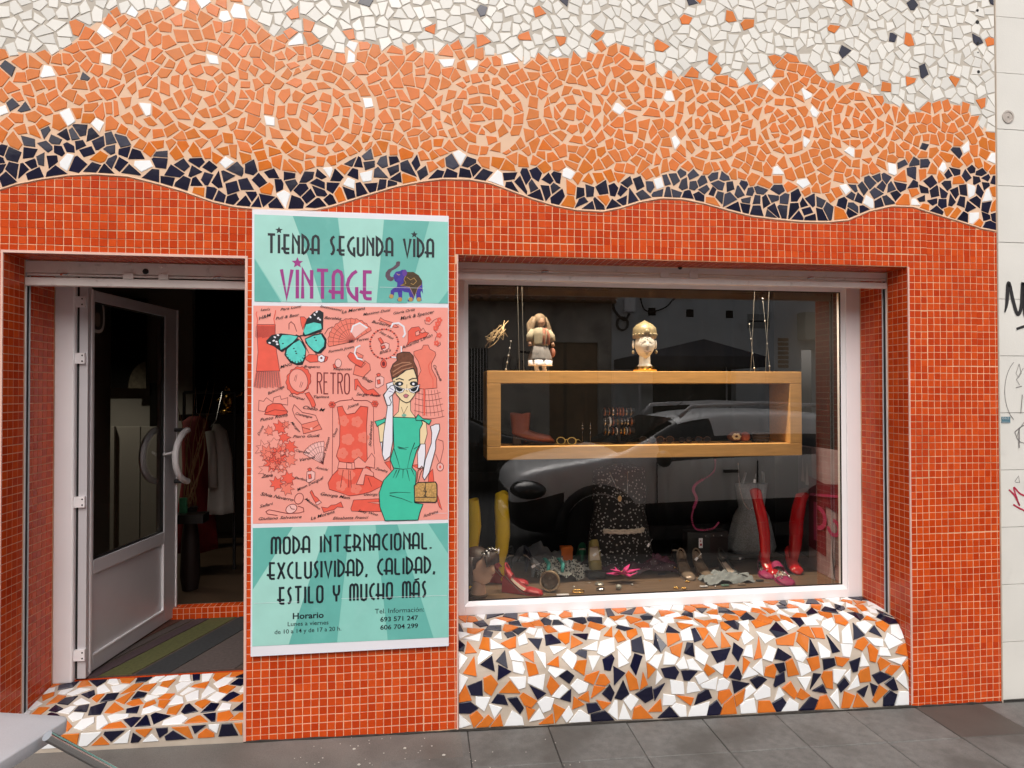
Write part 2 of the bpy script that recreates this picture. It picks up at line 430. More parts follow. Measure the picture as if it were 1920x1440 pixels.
# reveals: door left/right jamb, door soffit, window jambs, window soffit
def patch(o, u, v, n, U, V, holes=(), vlow=None):
    fn = tile_pt(o, u, v, n)
    i = 0
    while i*P < U:
        a, b = i*P+G, min((i+1)*P-G, U-.002)
        j = 0
        while j*PZ < V:
            c, d = V-(j+1)*PZ+G, V-j*PZ-G; c = max(c, .001)
            if vlow: c = max(c, vlow((a+b)/2))
            if b-a > .008 and d-c > .008 and not any(h0 < (a+b)/2 < h1 for h0, h1 in holes):
                plate(stuff, [(a, c), (b, c), (b, d), (a, d)], fn, th=.0010, bev=.0006, tilt=(rng.uniform(-.01, .01), rng.uniform(-.01, .01)))
            j += 1
        i += 1
GD0, GD1 = .155, .178; 
patch((XD0, 0, -.02), (0,1,0), (0,0,1), (1,0,0), DR, ZD+.02, [(GD0-.006, GD1+.006)])
patch((XD1, 0, -.02), (0,1,0), (0,0,1), (-1,0,0), DR, ZD+.02, [(GD0-.006, GD1+.006)])
patch((XD0, 0, ZD), (1,0,0), (0,1,0), (0,0,-1), XD1-XD0, .15)
patch((XW1, 0, -.02), (0,1,0), (0,0,1), (-1,0,0), DW, ZW+.02, [(GD0-.006, GD1+.006)])
patch((XW0, 0, -.02), (0,1,0), (0,0,1), (1,0,0), DW, ZW+.02, [(GD0-.006, GD1+.006)])
patch((XW0, 0, ZW), (1,0,0), (0,1,0), (0,0,-1), XW1-XW0, .15)
o = obj('small_tiles', stuff, m_red, fac, fix=False); o['kind'] = 'stuff'
# --- broken mosaic above the wave
rng = random.Random(11); SP = .064
ext = []; swirl = []
for (px, py, rad, n0) in [(600,212,95,5),(385,160,70,5),(905,215,80,5),(1075,215,60,4),(1335,228,75,5),(1475,235,60,4),(1610,225,78,5),(1190,170,45,4),(290,200,60,5)]:
    c = P2(px, py); r = rad/400; swirl.append((c, r)); k = n0; rr = .022; ph = rng.uniform(0, 6)
    while rr < r:
        n = max(3, int(2*math.pi*rr/.068)); ph += 2.4
        for i in range(n):
            q = ph+2*math.pi*i/n+rng.uniform(-.12, .12)
            z = c[1]+rr*math.sin(q); x = c[0]+rr*math.cos(q)
            if all((x-a)**2+(z-b)**2 > .0018 for a, b in ext): ext.append((x, z))
        rr += .050
pts = seeds(XL, XR, 1.9, ZTOP, SP, lambda x, z: z > cur(wave, x)+.016 and z < ZTOP-.02, rng, extra=[e for e in ext if e[1] > cur(wave, e[0])+.03 and e[1] < cur(oran, e[0])])
def bnd(q):
    res = [((XR-.004, 0), (1, 0)), ((XL, 0), (-1, 0)), ((0, ZTOP), (0, 1))]
    if q[1] < cur(wave, q[0])+.14:
        for dx in (-.02, 0, .02):
            x = q[0]+dx; e = .012; sl = (cur(wave, x+e)-cur(wave, x-e))/(2*e); l = math.hypot(1, sl)
            res.append(((x, cur(wave, x)+.006), (sl/l, -1/l)))
    for (c, r) in swirl:
        d = math.hypot(q[0]-c[0], q[1]-c[1])
        if d > r+.06 or d < .003: continue
        u = ((q[0]-c[0])/d, (q[1]-c[1])/d); k = int((d+.003)/.05); lo, hi = k*.05-.003, (k+1)*.05-.003
        if d < r and k: res.append(((c[0]+u[0]*hi-u[0]*.0022, c[1]+u[1]*hi-u[1]*.0022), u))
        if k and (d < r or (k-1)*.05 < r): res.append(((c[0]+u[0]*(lo+.0030), c[1]+u[1]*(lo+.0030)), (-u[0], -u[1])))
        break
    return res
sh = shards(pts, SP, lambda q: .0021 if q[1] > cur(oran, q[0]) else .0027 if q[1] > cur(navy, q[0]) else .0027, rng, rot=.5, bounds=bnd, nmax=(4, 4, 5, 5))
def kind_of(q):
    x, z = q
    if z < cur(navy, x)+.006: return 'n'
    return 'o' if z < cur(oran, x) else 'w'
cols = [kind_of(q) for q, _ in sh]
for i, (q, _) in enumerate(sh):                        # odd pieces scattered outside the photographed part
    if q[0] < -1.85 or q[1] > 3.42 or q[0] > 2.95:
        r = rng.random()
        if cols[i] == 'w': cols[i] = 'o' if r < .02 else 'n' if r < .035 else 'w'
        elif cols[i] == 'o': cols[i] = 'W' if r < .03 else 'o'
        else: cols[i] = 'W' if r < .05 else 'o' if r < .1 else 'n'
for c, lst in {'W': [(205,103),(207,58),(248,25),(90,140),(392,115),(270,198),(138,232),(198,240),(8,212),(282,300),(430,305),(130,315),(690,187),(875,288),(617,320),(692,338),(655,345),(546,365),(500,228),(545,80),(655,108),(655,85),(838,118),(893,122),(945,120),(1050,105),(1153,198),(1253,180),(1260,275),(1072,330),(935,342),(1242,352),(1070,331),(1590,345),(1512,350),(1710,380),(1820,412),(1508,174),(1525,208),(1517,275),(1590,290),(1448,318),(1662,318),(1776,312),(1822,350),(1852,370),(1855,295),(1720,378),(1810,287),(1635,383),(380,8),(440,22),(350,15),(433,38),(1433,160)],
               'n': [(18,112),(155,135),(18,205),(55,210),(685,3),(906,10),(1287,2),(1717,17),(1576,96),(1668,77),(1736,142),(1740,275),(1790,290),(1738,308),(1857,3)],
               'o': [(142,63),(218,30),(540,27),(660,55),(570,60),(590,73),(540,65),(801,55),(900,80),(985,72),(1050,72),(1118,72),(1250,93),(1300,130),(1340,135),(1374,40),(1338,98),(1412,140),(1447,120),(1556,48),(1566,128),(1625,132),(1703,147),(1708,80),(1785,155),(1845,190),(1858,75),(1660,172),(195,290),(498,358),(634,378),(780,335),(372,357),(1078,372),(1140,383),(1340,378),(1490,105),(1690,335),(1732,325),(1765,345),(1798,347),(1705,362),(1737,390),(1795,405),(1840,420),(1690,375),(1560,408),(1785,395)]}.items():
    for q in lst:
        p = P2(*q); i = min(range(len(sh)), key=lambda i: (sh[i][0][0]-p[0])**2+(sh[i][0][1]-p[1])**2)
        if c == 'o' and q[1] > 280 and cols[i] == 'w': continue
        cols[i] = c
MATS = {'w': m_white, 'W': m_white2, 'o': m_orange, 'n': m_navy}
order = sorted(range(len(sh)), key=lambda i: -pxarea([(a, 0, b) for a, b in sh[i][1]]))
stuff = MB(); idx = 'wWon'
for r, i in enumerate(order):
    q, poly = sh[i]; tl = (rng.uniform(-.02, .02), rng.uniform(-.02, .02))
    if r < 300:
        n = len(poly); cx = sum(p[0] for p in poly)/n; cz = sum(p[1] for p in poly)/n
        mb = MB(); plate(mb, [(a-cx, b-cz) for a, b in poly], lambda u, v, h: (u, -h, v), tilt=tl)
        o = obj('mosaic_piece', mb, MATS[cols[i]], fac, fix=False); o.location = (cx, 0, cz)
    else: plate(stuff, poly, frontfn, mi=idx.index(cols[i]), tilt=tl)
o = obj('mosaic_pieces', stuff, [m_white, m_white2, m_orange, m_navy], fac, fix=False); o['kind'] = 'stuff'
# small drill holes near the top right corner
mb = MB()
for q, r in [((1832,20),.008),((1832,42),.011),((1833,81),.007),((1833,99),.004),((1834,135),.009)]:
    x, z = P2(*q); mb.lathe([(r, -.0008), (r*.9, .0004)], (x, -.0034, z), 8, Matrix.Rotation(R(90), 3, 'X'))
obj('drill_hole', mb, m_dark, fac)
# edging strips along the openings
def strip(a, b, mat=m_trim, w=.009, nm='edge_trim'):
    mb = MB(); mb.box(a, b); return obj(nm, mb, mat, fac)
E_ = .0042
strip((XD1, -E_, .02), (XD1+.011, .010, ZD)); strip((XD0-.009, -E_, .02), (XD0, .010, ZD)); strip((XD0-.009, -E_, ZD), (XD1+.011, .010, ZD+.011))
strip((XW0-.007, -E_, .02), (XW0, .010, ZW)); strip((XW1, -E_, 0), (XW1+.008, .010, ZW)); strip((XR, -E_, -.03), (XR+.006, .028, ZTOP), m_gmix)
mb = MB(); mb.box((XL, -.012, ZTOP), (XR, .62, ZTOP+.9)); obj('upper_wall', mb, m_ply, fac)
mb = MB(); mb.box((XL-3.5, .01, -.1), (XL, .62, ZTOP+.9)); tag(obj('render_wall', mb, m_ply), 'plain plastered wall left of the tiled shopfront', 'wall')

# shutter guides in the reveals
def guide(x, s, z0, z1, nm):
    g = MB(); g.box((x, GD0-.004, z0), (x+s*.006, GD0, z1)); g.box((x, GD1, z0), (x+s*.006, GD1+.004, z1)); 
    o = obj('shutter_guide', g, m_alu, fac); g = MB(); g.box((x, GD0, z0), (x+s*.001, GD1, z1)); obj('guide_slot', g, m_dark, o)
guide(XD0, 1, .05, ZD, ''); guide(XD1, -1, .05, ZD, ''); guide(XW1, -1, .40, ZW, ''); guide(XW0, 1, .40, ZW, '')
# bottom bars of the two roller shutters
def shutter(x0, x1, ztop, za, zb, zc, bolts, locks):
    t = obj('roller_shutter', MB().box((x0, .150, za), (x1, .166, ztop-.004)), m_shut, fac)
    g = MB(); g.box((x0, .153, zb+.004), (x1, .163, za-.003)); obj('shutter_slat', g, m_shut, t)
    g = MB(); g.prism([(.142, zc+.003), (.146, zc), (.166, zc), (.166, zb), (.142, zb-.006)], x0+.003, x1-.003, M=Matrix(((0,1,0,0),(1,0,0,0),(0,0,1,0),(0,0,0,1)))); obj('bottom_rail', g, m_shut, t)
    g = MB()
    zr = (za+zb)/2
    g.tube([(x0+.01, .150, zr+.001), (x1-.01, .150, zr+.001)], .0045, 8); obj('lock_rod', g, m_shut, t, smooth=True)
    for x in bolts: obj('bolt', MB().tube([(x-.018, .146, zr), (x-.004, .140, zr+.003), (x+.014, .140, zr+.003)], .006, 8), m_steel, t, smooth=True)
    for x in locks: obj('bracket', MB().box((x-.022, .140, zb-.004), (x+.022, .150, za+.004)), m_shut, t)
    return t
zz = lambda px, py, Y=.150: at(px, py, Y).z
t = shutter(XD0+.001, XD1-.001, ZD, zz(250,515), zz(250,522), zz(250,539), [at(122,516,.145).x, at(408,524,.145).x], [at(241,521,.145).x, at(307,523,.145).x])
g = MB(); RX = Matrix.Rotation(R(90), 3, 'X')
p = at(273,509,.149); g.lathe([(.0135, 0), (.0135, .001), (.0125, .003)], p, 14, RX); obj('lock_hole', g, m_dark, t)
g = MB()
for q in [(245,498),(302,500),(245,514),(302,515)]: g.lathe([(.008, 0), (.008, .003), (.005, .005)], at(*q, .150), 10, RX)
obj('screw', g, m_shut, t)
t = shutter(XW0+.001, XW1-.001, ZW, zz(1200,511), zz(1200,518), zz(1200,531), [at(1022,504,.145).x, at(1520,519,.145).x], [at(1246,513,.145).x, at(1300,515,.145).x])
g = MB(); p = at(1275,501,.149); g.lathe([(.0125, 0), (.0125, .001), (.011, .003)], p, 14, RX); obj('lock_hole', g, m_dark, t)

# window frame
wf = thing('shop_window', 'large fixed shop window in a white frame over the curved mosaic sill', 'window', ((XW0+XW1)/2, DW, .43))
bpy.data.objects.remove(wf)
GX0, GX1, GZ0, GZ1 = .223, 2.361, .497, 2.1705
XFR = 2.4686
def ringprof(name, x0, x1, z0, z1, w, y0, y1, mat, parent):
    g = MB(); g.box((x0, y0, z0), (x0+w, y1, z1)); g.box((x1-w, y0, z0), (x1, y1, z1)); g.box((x0+w, y0, z0), (x1-w, y1, z0+w)); g.box((x0+w, y0, z1-w), (x1-w, y1, z1)); return obj(name, g, mat, parent)
win = obj('window', MB().box((XW0, DW+.026, .4295), (XW0+.055, .45, 2.235)), m_pvc, fac)
g = MB(); a = .020
for (x0, x1, z0, z1) in ((XW0, GX0-a, .4295, 2.24), (GX1+a, XFR, .4295, 2.24), (GX0-a, GX1+a, .4295, GZ0-a), (GX0-a, GX1+a, GZ1+a, 2.24)): g.box((x0, DW, z0), (x1, .45, z1))
f = obj('frame', g, m_pvc, win)
bv = f.modifiers.new('b', 'BEVEL'); bv.width = .003; bv.segments = 2
g = MB(); x0, x1, z0, z1 = GX0-a, GX1+a, GZ0-a, GZ1+a
ri = [(x0, DW+.006, z0), (x1, DW+.006, z0), (x1, DW+.006, z1), (x0, DW+.006, z1)]; rj = [(GX0, DW+.02, GZ0), (GX1, DW+.02, GZ0), (GX1, DW+.02, GZ1), (GX0, DW+.02, GZ1)]
g.add(ri+rj, [(i, (i+1)%4, 4+(i+1)%4, 4+i) for i in range(4)]); obj('glazing_bead', g, m_pvc, win)
g = MB(); ringprof('gasket', GX0-.001, GX1+.001, GZ0-.001, GZ1+.001, .006, DW+.021, DW+.027, m_dark, win)
obj('pane', MB().add([(GX0-.01, YG, GZ0-.01), (GX1+.01, YG, GZ0-.01), (GX1+.01, YG, GZ1+.01), (GX0-.01, YG, GZ1+.01)], [(0,1,2,3)]), m_glass, win, fix=False)

# curved mosaic sill wall under the window
pl = thing('mosaic_window_ledge', 'curved ledge below the shop window covered in white, orange and navy broken tiles', 'ledge', ((XW0+XW1)/2, .1, gz(1.3)))
prof = [(DW, .430), (.30, .426), (.24, .421), (.18, .412)]
for k in range(1, 13):
    q = R(90)*k/12; prof.append((.16-.145*math.sin(q)-(.0), .205+.205*math.cos(q)))
prof += [(.012, .1), (.010, -.05)]
arc = [0]
for a, b in zip(prof, prof[1:]): arc.append(arc[-1]+math.hypot(a[0]-b[0], a[1]-b[1]))
def on_ledge(u, v, h):
    v = max(0, min(arc[-1]-1e-4, v)); i = 0
    while arc[i+1] < v: i += 1
    t = (v-arc[i])/(arc[i+1]-arc[i]); a, b = prof[i], prof[i+1]; l = arc[i+1]-arc[i]
    dy, dz = (b[0]-a[0])/l, (b[1]-a[1])/l
    nn = (dz, -dy)                                    # outward
    return (u, a[0]+(b[0]-a[0])*t+nn[0]*h, a[1]+(b[1]-a[1])*t+nn[1]*h)
g = MB(); X0, X1 = XW0+.001, XW1-.001
g.loft([[(x, y+.0035, z-.0022) for y, z in prof]+[(x, DW, -.05)] for x in (X0, X1)]); obj('ledge_body', g, m_gmix, pl)
rng = random.Random(5); SP2 = .080
VL = max(v for v in [arc[-1]*k/200 for k in range(201)] if on_ledge(0, v, 0)[2] > gz(X0)+.006)
def inside(x, v): return on_ledge(x, v, 0)[2] > gz(x)+.02
pts = seeds(X0, X1, .012, VL, SP2, inside, rng)
def bnd2(q): 
    l = .0185; return [((X1-.003, 0), (1, 0)), ((X0+.003, 0), (-1, 0)), ((0, .003), (0, -1)), ((X0, VL), (-l, 1))]
sh2 = shards(pts, SP2, .0022, rng, rot=.72, bounds=bnd2, nmax=(3, 4, 4, 5))
cl = []
for i, (q, p) in enumerate(sh2):                      # colours avoid large runs of the same colour
    near = [cl[j] for j in range(i) if (sh2[j][0][0]-q[0])**2+(sh2[j][0][1]-q[1])**2 < (SP2*1.15)**2]
    wts = [max(.03, b-.16*near.count(c)) for c, b in (('W', .42), ('o', .38), ('n', .33))]
    cl.append(rng.choices('Won', wts)[0])
order = sorted(range(len(sh2)), key=lambda i: -pxarea([on_ledge(a, b, 0) for a, b in sh2[i][1]]))
stuff = MB()
for r, i in enumerate(order):
    q, poly = sh2[i]; tl = (rng.uniform(-.03, .03), rng.uniform(-.03, .03))
    mb = MB() if r < 300 else stuff
    plate(mb, poly, on_ledge, th=.003, base=-.007, mi=0 if r < 300 else 'Won'.index(cl[i]), tilt=tl)
    if r < 300: obj('mosaic_piece', mb, MATS[cl[i]], pl, fix=False)
o = obj('mosaic_pieces', stuff, [m_white2, m_orange, m_navy], pl, fix=False); o['kind'] = 'stuff'
# ================================================================ doorstep
st = thing('mosaic_doorstep', 'low doorstep covered in large white, orange and navy broken tiles', 'doorstep', ((XD0+XD1)/2, .2, gz(-1.3)))
A0, A1 = XD0+.002, XD1-.002
sprof = [(.402, .190), (.0, .138), (.001, -.02)]
g = MB(); g.loft([[(x, .402, -.05), (x, .402, .1885), (x, .0025, .1365), (x, .0035, -.05)] for x in (A0, A1)]); obj('step_body', g, m_gmix, st)
def on_step(u, v, h): t = v/.40; return (u, .402-.4*t-h*.05, .190-.052*t+h)
def on_riser(u, v, h): return (u, .0015-h, v)
rng = random.Random(9)
def lay(x0, x1, v0, v1, fn, sp, nm):
    pts = seeds(x0, x1, v0+.01, v1-.01, sp, lambda a, b: True, rng)
    res = shards(pts, sp, .0042, rng, rot=.6, nmax=(4, 4, 5), bounds=lambda q: [((x1-.003, 0), (1, 0)), ((x0+.003, 0), (-1, 0)), ((0, v0+.003), (0, -1)), ((0, v1-.003), (0, 1))])
    cl = []
    for i, (q, p) in enumerate(res):
        near = [cl[j] for j in range(i) if math.hypot(res[j][0][0]-q[0], res[j][0][1]-q[1]) < sp*1.2]
        cl.append(rng.choices('Won', [max(.03, b-.16*near.count(c)) for c, b in (('W', .42), ('o', .34), ('n', .34))])[0])
        g = MB(); plate(g, p, fn, th=.003, tilt=(rng.uniform(-.02, .02), rng.uniform(-.02, .02))); obj('mosaic_piece', g, MATS[cl[-1]], st, fix=False)
lay(A0, A1, .0, .395, on_step, .078, ''); lay(A0, A1, .012+gz(A0), .134, on_riser, .066, '')

# ================================================================ door
door = obj('door', MB().box((-1.70, .45, .20), (-1.695, .46, .21)), m_alu, fac)
mjx = at(103, 900, DR).x
post = MB(); post.box((XD0+.0005, DR+.002, .188), (at(137,900,DR).x, .46, 2.21)); o = obj('door_post', post, m_pvc, fac); bv = o.modifiers.new('b', 'BEVEL'); bv.width = .008; bv.segments = 3
jx = at(137,900,DR).x
g = MB(); g.box((jx, DR+.03, .20), (jx+.012, .45, 2.20)); obj('jamb_gasket', g, m_dark, door)
g = MB(); g.box((jx+.012, DR+.026, .20), (jx+.050, .44, 2.20)); obj('jamb_profile', g, m_alu, door)
for py in (566, 672, 941, 1228):
    p = at(152, py, DR+.02); g = MB(); g.box((p.x-.030, DR+.010, p.z-.026), (p.x+.020, DR+.0255, p.z+.026)); h = obj('hinge', g, m_pvc, door)
    g = MB(); [g.lathe([(.004, 0), (.004, .001)], (p.x+.010, DR+.0092, p.z+s), 8, RX) for s in (-.014, .014)]; obj('screw', g, m_dark, h)
# the leaf, swung inwards about its left edge
HA = Vector((-1.655, .432, 0)); HB = Vector((-1.545, 1.262, 0)); ud = (HB-HA).normalized(); W_ = (HB-HA).length; nd = Vector((ud.y, -ud.x, 0))   # nd faces the opening
DM = Matrix((( ud.x, nd.x, 0, HA.x), (ud.y, nd.y, 0, HA.y), (0, 0, 1, 0), (0, 0, 0, 1)))   # local (u, out, z)
def onleaf(px, py):
    d = ray(px, py); n = nd; t = (HA-CAM).dot(n)/d.dot(n); p = CAM+d*t; return ((p-HA).dot(ud), p.z)
zb = onleaf(165, 1264)[1]; zt = onleaf(165, 541)[1]
ug0 = onleaf(177, 800)[0]; ug1 = onleaf(309, 800)[0]; zgt = onleaf(177, 565)[1]; zgb = (onleaf(174,1053)[1]+onleaf(315,993)[1])/2
zp1 = (onleaf(174,1080)[1]+onleaf(315,1014)[1])/2; zp0 = (onleaf(173,1234)[1]+onleaf(318,1136)[1])/2
T = .05
g = MB()
for (a, b, c, d) in ((0, ug0, zb, zt), (ug1, W_, zb, zt), (ug0, ug1, zgt, zt), (ug0, ug1, zp1, zgb), (ug0, ug1, zb, zp0)): g.box((a, -T, c), (b, 0, d), M=DM)
lf = obj('leaf_frame', g, m_alu, door); bv = lf.modifiers.new('b', 'BEVEL'); bv.width = .003; bv.segments = 2
g = MB()
for (a, b, c, d) in ((0.004, .016, zb, zt), (W_-.012, W_-.002, zb, zt)): g.box((a, 0, c), (b, .006, d), M=DM)
obj('edge_bead', g, m_pvc, door)
g = MB()
for (a, b, c, d) in ((ug0, ug1, zp0, zp0+.007), (ug1-.007, ug1, zp0+.007, zp1)): g.box((a, -.012, c), (b, .002, d), M=DM)
obj('panel_bead', g, m_pvc, door)
obj('lower_panel', MB().box((ug0-.002, -.03, zp0-.002), (ug1+.002, -.012, zp1+.002), M=DM), m_alu, door)
g = MB()
for (a, b, c, d) in ((ug0, ug0+.006, zgb, zgt), (ug1-.006, ug1, zgb, zgt), (ug0+.006, ug1-.006, zgb, zgb+.006), (ug0+.006, ug1-.006, zgt-.006, zgt)): g.box((a, -.022, c), (b, -.006, d), M=DM)
obj('gasket', g, m_dark, door)
obj('pane', MB().add([DM@Vector(p) for p in ((ug0-.003,-.02,zgb-.003),(ug1+.003,-.02,zgb-.003),(ug1+.003,-.02,zgt+.003),(ug0-.003,-.02,zgt+.003))], [(0,1,2,3)]), m_dglass, door, fix=False)
uh = (ug1+W_)/2; z0 = onleaf(330, 902)[1]; z1 = onleaf(330, 806)[1]
for s in (1, -1):
    y0 = 0 if s > 0 else -T
    pts = []
    for k in range(15):
        q = R(-78)+R(156)*k/14; pts.append(DM@Vector((uh+.055-.30*(math.cos(q)-math.cos(R(78)))*.62, y0+s*.075, (z0+z1)/2+math.sin(q)*(z1-z0)/2/math.sin(R(78)))))
    h = obj('handle', MB().tube(pts, .019, 12), m_pvc, door, smooth=True)
    g = MB()
    for e in (pts[0], pts[-1]):
        l = DM.inverted()@e; g.tube([DM@Vector((l.x-.01, y0, l.z)), DM@Vector((l.x-.01, y0+s*.075, l.z))], .012, 8)
    obj('handle_mount', g, m_black, h, smooth=True)
obj('door_stop', MB().tube([DM@Vector((ug1-.02, .002, (z0+z1)/2+.02)), DM@Vector((ug1+.03, .05, (z0+z1)/2+.03))], .008, 8), m_pvc, door, smooth=True)
# oval picture sticker inside the door glass
u_, z_ = onleaf(190, 592); g = MB()
def oval(u, z, a, b, lv, n=24, mi=0): 
    vs = [DM@Vector((u+a*math.copysign(abs(math.cos(2*math.pi*i/n))**.7, math.cos(2*math.pi*i/n)), -.0195+lv, z+b*math.copysign(abs(math.sin(2*math.pi*i/n))**.7, math.sin(2*math.pi*i/n)))) for i in range(n)]
    g.add(vs, [list(range(n))], mi)
oval(u_, z_, .058, .088, 0, mi=0); oval(u_, z_, .044, .072, .0004, mi=1); oval(u_, z_-.02, .022, .036, .0008, mi=2)
tag(obj('oval_sticker', g, [M('sticker rim', (.35,.34,.31)), M('sticker dark', (.02,.025,.02)), M('sticker figure', (.12,.10,.08))], fix=False), 'small oval picture sticker on the glass of the open door', 'sticker')

# ================================================================ printed sign
YS = -.020
def PS(px, py): p = at(px, py, YS-.004); return (p.x, p.z)
class Print:
    def __init__(s): s.mb = MB(); s.mats = []; s.k = 0
    def mi(s, m):
        if m not in s.mats: s.mats.append(m)
        return s.mats.index(m)
    def poly(s, pts, mat, lv, raw=False):
        q = pts if raw else [PS(*p) for p in pts]
        tr = tessellate_polygon([[Vector((a, b, 0)) for a, b in q]])
        s.k += 1
        s.mb.add([(a, YS-.004-lv*.0003-(s.k%14)*.00002, b) for a, b in q], [list(t) for t in tr], s.mi(mat)); return s
    def line(s, pts, w, mat, lv, closed=False, raw=False, ends=None):
        q = [Vector(p if raw else PS(*p)) for p in pts]; n = len(q)
        if n < 2: return s
        L = []; Rr = []
        for i in range(n):
            a = q[i-1] if (i > 0 or closed) else None; b = q[(i+1) % n] if (i < n-1 or closed) else None
            d1 = (q[i]-a).normalized() if a is not None else None; d2 = (b-q[i]).normalized() if b is not None else None
            if d1 is None: d1 = d2
            if d2 is None: d2 = d1
            n1 = Vector((-d1.y, d1.x)); n2 = Vector((-d2.y, d2.x)); m = n1+n2
            if m.length < .2: m = n1
            m.normalize(); k = 1/max(.45, m.dot(n1)); h = w/2*(1 if not ends else ends(i/(n-1)))
            L.append(q[i]+m*h*k); Rr.append(q[i]-m*h*k)
        s.k += 1; y = YS-.004-lv*.0003-(s.k%14)*.00002
        vs = [(p.x, y, p.y) for p in L]+[(p.x, y, p.y) for p in Rr]
        fs = [(i, (i+1) % n, n+(i+1) % n, n+i) for i in range(n if closed else n-1)]
        s.mb.add(vs, fs, s.mi(mat)); return s
    def ell(s, c, rx, ry, mat, lv, n=16, rot=0, w=0):
        pts = [(c[0]+rx*math.cos(2*math.pi*i/n)*math.cos(rot)-ry*math.sin(2*math.pi*i/n)*math.sin(rot), c[1]+rx*math.cos(2*math.pi*i/n)*math.sin(rot)+ry*math.sin(2*math.pi*i/n)*math.cos(rot)) for i in range(n)]
        return s.line(pts, w, mat, lv, closed=True) if w else s.poly(pts, mat, lv)
    def build(s, name, parent, **k):
        for i, f in enumerate(s.mb.f):               # make every face look at the street
            a, b, c = (Vector(s.mb.v[j]) for j in f[:3])
            if (b-a).cross(c-a).y > 0: s.mb.f[i] = f[::-1]
        return obj(name, s.mb, s.mats, parent, fix=False, **k)
sg = thing('shop_sign', 'tall printed shop sign, turquoise at both ends with a pink illustrated middle', 'sign', (-.33, YS, .43))
m_turq = M('turquoise print', (.26,.60,.53), .35, var=.07, scale=9, stain=((.34,.66,.60), 14, .55, .25))
m_turq2 = M('deep turquoise print', (.13,.44,.39), .35, var=.09, scale=9, stain=((.22,.56,.50), 14, .55, .25))
m_turq3 = M('pale turquoise print', (.36,.67,.60), .35, var=.07, scale=9)
m_ink = M('black ink', (.010,.016,.022), .4); m_mag = M('magenta ink', (.33,.035,.23), .4)
m_bw = M('sign white', (.78,.77,.82), .35, var=.03); m_salm = M('salmon print', (.86,.34,.28), .38, var=.05, scale=10)
m_coral = M('coral print', (.80,.115,.075), .38, var=.08, scale=30); m_coral2 = M('light coral print', (.82,.21,.15), .38, var=.06, scale=30)
m_maroon = M('maroon line ink', (.19,.02,.025), .4); m_cream = M('skin print', (.84,.66,.40), .4); m_hair = M('hair print', (.16,.055,.03), .4, var=.4, scale=90)
m_jade = M('jade print', (.055,.53,.36), .4, var=.06, scale=20); m_glove = M('white print', (.80,.78,.84), .4); m_pinkl = M('pale pink print', (.86,.48,.44), .4)
m_but = M('butterfly turquoise', (.11,.62,.55), .35, var=.15, scale=40); m_tan = M('tan plaid print', (.50,.29,.10), .4, var=.5, scale=120); m_indigo = M('indigo print', (.05,.03,.30), .4, var=.3, scale=60); m_gold = M('gold ink', (.45,.27,.08), .4)
bx0, bx1, bz0, bz1 = -.768, .1055, 1.6-1.1704, 1.6+.8183
obj('board', MB().box((bx0, YS-.003, bz0), (bx1, -.0065, bz1)), m_bw, sg)
def panel(name, tl, tr, br, bl, mat, wedges=()):
    pr = Print(); pr.poly([tl, tr, br, bl], mat, 0)
    for wdg, mt in wedges: pr.poly(wdg, mt, 1)
    return pr.build(name, sg)
panel('header_panel', (477,402), (840,416), (840,569), (477,565), m_turq, [
  ([(477,485),(477,565),(527,566.5),(521,556)], m_turq2), ([(549,405),(633,408.5),(642,475),(652,567.5),(604,567.5),(577,480)], m_turq2),
  ([(477,402.4),(549,405),(577,480),(604,567.5),(530,566),(478,484)], m_turq3) , ([(634,409),(720,412),(706,568),(652,567.5)], m_turq3),
  ([(720,412),(805,415),(763,568.5),(706,568)], m_turq2), ([(840,545),(840,569),(822,569)], m_turq2)])
panel('picture_panel', (475,573), (840,577), (840,974), (474,982), m_salm)
panel('footer_panel', (474,990), (840,980.5), (841,1195), (473,1212), m_turq, [
  ([(474,990),(549,988),(474,1105)], m_turq2), ([(615,986.5),(656,985.5),(632,1204.5),(542,1208.5),(560,1140)], m_turq2),
  ([(704,984),(745,983),(813,1196),(727,1200)], m_turq2), ([(803,981.5),(840,980.7),(840,1038)], m_turq2), ([(549,988.2),(614,986.6),(541,1208.5),(473,1211.5),(473,1104),(475,1105)], m_turq3)])
